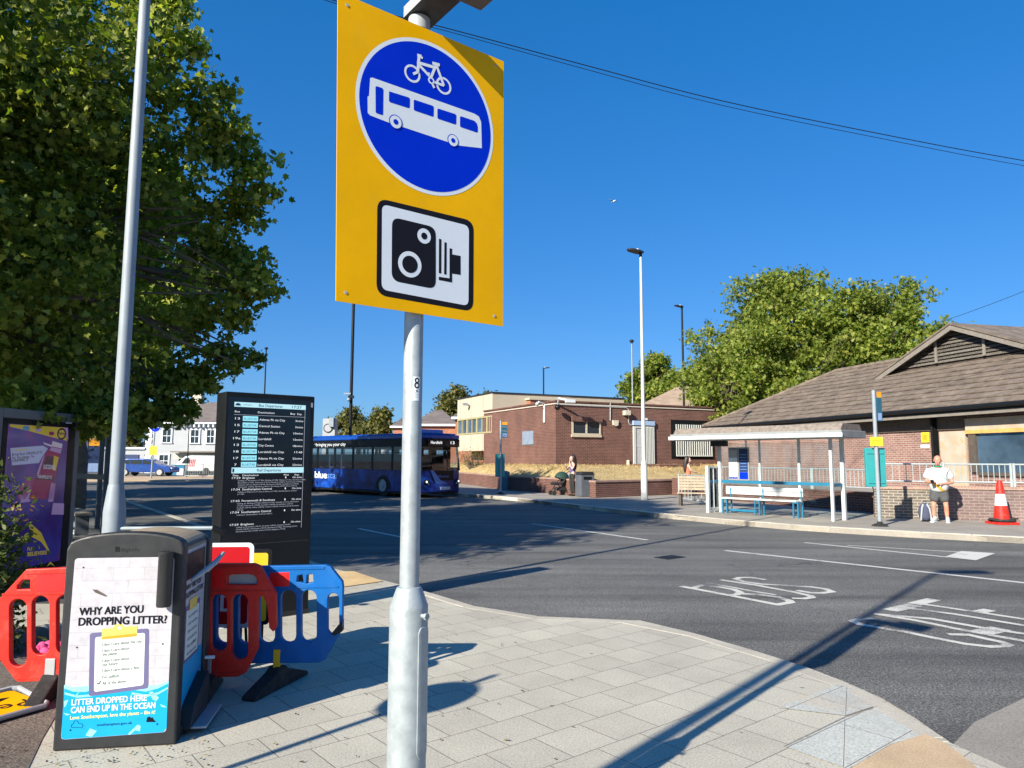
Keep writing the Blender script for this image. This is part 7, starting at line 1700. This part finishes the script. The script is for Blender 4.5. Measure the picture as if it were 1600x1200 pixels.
for i, (x, y, h, lab) in enumerate(((-12.4, 20.5, 11.2, 'plane tree next along the pavement behind the largest one'), (-20, 30, 11.5, 'plane tree third along the left pavement'), (-28.5, 40, 11.5, 'plane tree farthest along the left pavement'), (-22, 14, 11.5, 'plane tree behind the drinks poster, out to the left of the largest one'), (-27, 23.5, 11.5, 'plane tree at the far left behind the shelter'))):
    tree('plane_tree', lab, (x, y, 0), 2.8, .3, (x, y), [(3.6, 2.2), (4.6, 3.6), (6.4, 4.9), (8.2, 5.0), (10, 3.4), (h, .8)], 1100, 20, .30, PLANE, .5, 'street trees along the left pavement', (), 20 + i, 'plane', limbs=16)
def far_tree(name, label, x0, x1, ytop, ybot, Y, mat, ncl, per, ls, seed, base_z=0, cr=.6, lean=0, prof=None, grp='trees beyond the buildings', lobn=40):
    a, c = at(x0, 700, Y).x, at(x1, 700, Y).x; zt, zb = hz(ytop, (x0 + x1) / 2, Y), max(hz(ybot, (x0 + x1) / 2, Y), 1.2); w = (c - a) / 2; h = zt - zb
    pf = prof or [(0, .55), (.15, .8), (.35, 1.0), (.6, .92), (.8, .66), (.93, .38), (1, .12)]
    return tree(name, label, ((a + c) / 2, Y, base_z), max(zb - base_z, 1.5), max(.05 * w, .15), ((a + c) / 2 + lean, Y), [(zb + h * f, w * r) for f, r in pf], ncl, per, ls, mat, cr, grp, (), seed, 'spray', limbs=26, lobn=lobn, inner=.3, lsc=1.05)
far_tree('broadleaf_tree', 'bright yellow green tree rising behind the brown tiled roof, larger left crown', 1090, 1370, 447, 660, 44, BRIGHT, 2100, 24, .22, 31, cr=.42, prof=[(0, .9), (.15, 1.08), (.35, 1.12), (.55, 1.05), (.75, .88), (.9, .66), (1, .4)], lobn=70)
far_tree('broadleaf_tree', 'bright green tree behind the roof ridge left of the louvred gable', 1300, 1490, 445, 620, 40, BRIGHT, 1200, 24, .21, 32, cr=.40, prof=[(0, .95), (.2, 1.1), (.45, 1.12), (.7, .95), (.88, .7), (1, .35)], lobn=50)
far_tree('broadleaf_tree', 'dark green bushy tree overhanging the station roof corner', 1072, 1200, 560, 672, 41, BRIGHT, 420, 22, .20, 33, cr=.38)
far_tree('broadleaf_tree', 'rounded green tree behind the brick building and tall lamp column', 962, 1085, 562, 640, 62, BRIGHT, 620, 22, .28, 34, cr=.5)
far_tree('broadleaf_tree', 'olive tree left part of the clump above the bus', 514, 580, 641, 700, 75, OAK, 380, 20, .30, 35, cr=.5)
far_tree('broadleaf_tree', 'olive tree right part of the clump above the bus', 556, 628, 643, 700, 72, OAK, 400, 20, .30, 36, cr=.5)
far_tree('broadleaf_tree', 'olive tree behind the cream building', 676, 748, 604, 690, 75, OAK, 460, 20, .32, 37, cr=.55)
far_tree('broadleaf_tree', 'small tree top just over the cream building roof', 748, 778, 607, 680, 95, OAK, 90, 16, .5, 38, cr=.7)
far_tree('broadleaf_tree', 'dark tree left of the white villa', 150, 232, 612, 735, 88, OAK, 260, 18, .6, 39, cr=.9)
far_tree('broadleaf_tree', 'tree top over the roof of the white villa', 308, 352, 632, 720, 100, OAK, 130, 16, .6, 40, cr=.8)
# shrub at the left
g = np.random.default_rng(61); sb = thing('shrub', 'leafy shrub with some red tips in front of the drinks poster', 'shrub', (-4.75, 6.2, 0)); cl = []
for k in range(430):
    a = g.uniform(0, 6.28); z = g.uniform(.05, 1.42); r = .56 * (1 - (z / 1.75) ** 2) ** .5 * g.uniform(.3, 1.05)
    cl.append((r * math.cos(a), r * math.sin(a) * .8, z * (.8 + .25 * math.sin(a * 2))))
cl = np.array(cl); k = np.repeat(np.arange(len(cl)), 30); P = cl[k] + g.normal(size=(len(k), 3)) * .085
leafset('foliage', P, g.uniform(.04, .078, len(k)), SHRUB, 'leaf', sb, up=.7, seed=62)
m = MB()
for c_ in cl[::5]: limb(m, (g.uniform(-.1, .1), g.uniform(-.1, .1), 0), c_, .012, .004, wob=.15, n=4)
m.build('stems', sb)
RED = leafmat('red_leaf', (.16, .07, .03), (.20, .11, .04), (.25, .18, .06), .3); P = []
for x, y in ((32, 790), (48, 795), (28, 800), (52, 782)):
    q = at(x, y, 5.75); P += [(q.x + 4.75 + g.normal() * .05, q.y - 6.2 + g.normal() * .05, q.z + g.normal() * .04) for _ in range(5)]
leafset('red_tips', np.array(P), g.uniform(.03, .055, len(P)), RED, 'leaf', sb, up=.5, seed=63)
# bare scrub on the bank beside the bus
g = np.random.default_rng(71); q = at(740, 745, 44); sb = thing('shrub', 'bare twiggy shrub on the bank between the bus and the cream building', 'shrub', (q.x, 44.3, .8)); m = MB(); P = []
for k in range(70):
    a = g.uniform(0, 6.28); r = g.uniform(.2, 1.0); e = Vector((r * math.cos(a), r * .6 * math.sin(a), g.uniform(.5, 1.35))); pp = limb(m, (g.uniform(-.15, .15), 0, 0), e, .018, .005, wob=.2, n=4); P += [tuple(Vector(e) + Vector(g.normal(size=3)) * .12) for _ in range(8)]
m.build('stems', sb); leafset('foliage', np.array(P), g.uniform(.05, .11, len(P)), OAK, 'leaf', sb, seed=72)
# litter and fallen leaves
g = np.random.default_rng(81); P = []
for k in range(200):
    u = random.random(); x, y = random.uniform(0, 900), random.uniform(880, 1200); q = gp(x, y); P.append((q.x, q.y, .012))
for k in range(60): q = gp(random.uniform(60, 330), random.uniform(1160, 1200)); P.append((q.x, q.y, .014))
for k in range(120): q = gp(random.uniform(1000, 1500), random.uniform(860, 1060), ZR); P.append((q.x, q.y, ZR + .012))
FALL = leafmat('fallen_leaf', (.10, .07, .04), (.05, .04, .03), (.32, .26, .06), .1)
o = leafset('fallen_leaves', np.array(P), g.uniform(.010, .032, len(P)), FALL, 'leaf', kind='stuff', up=6, seed=82); o['label'] = 'scattered dry leaves and crumbs on the paving'; o['category'] = 'leaf litter'
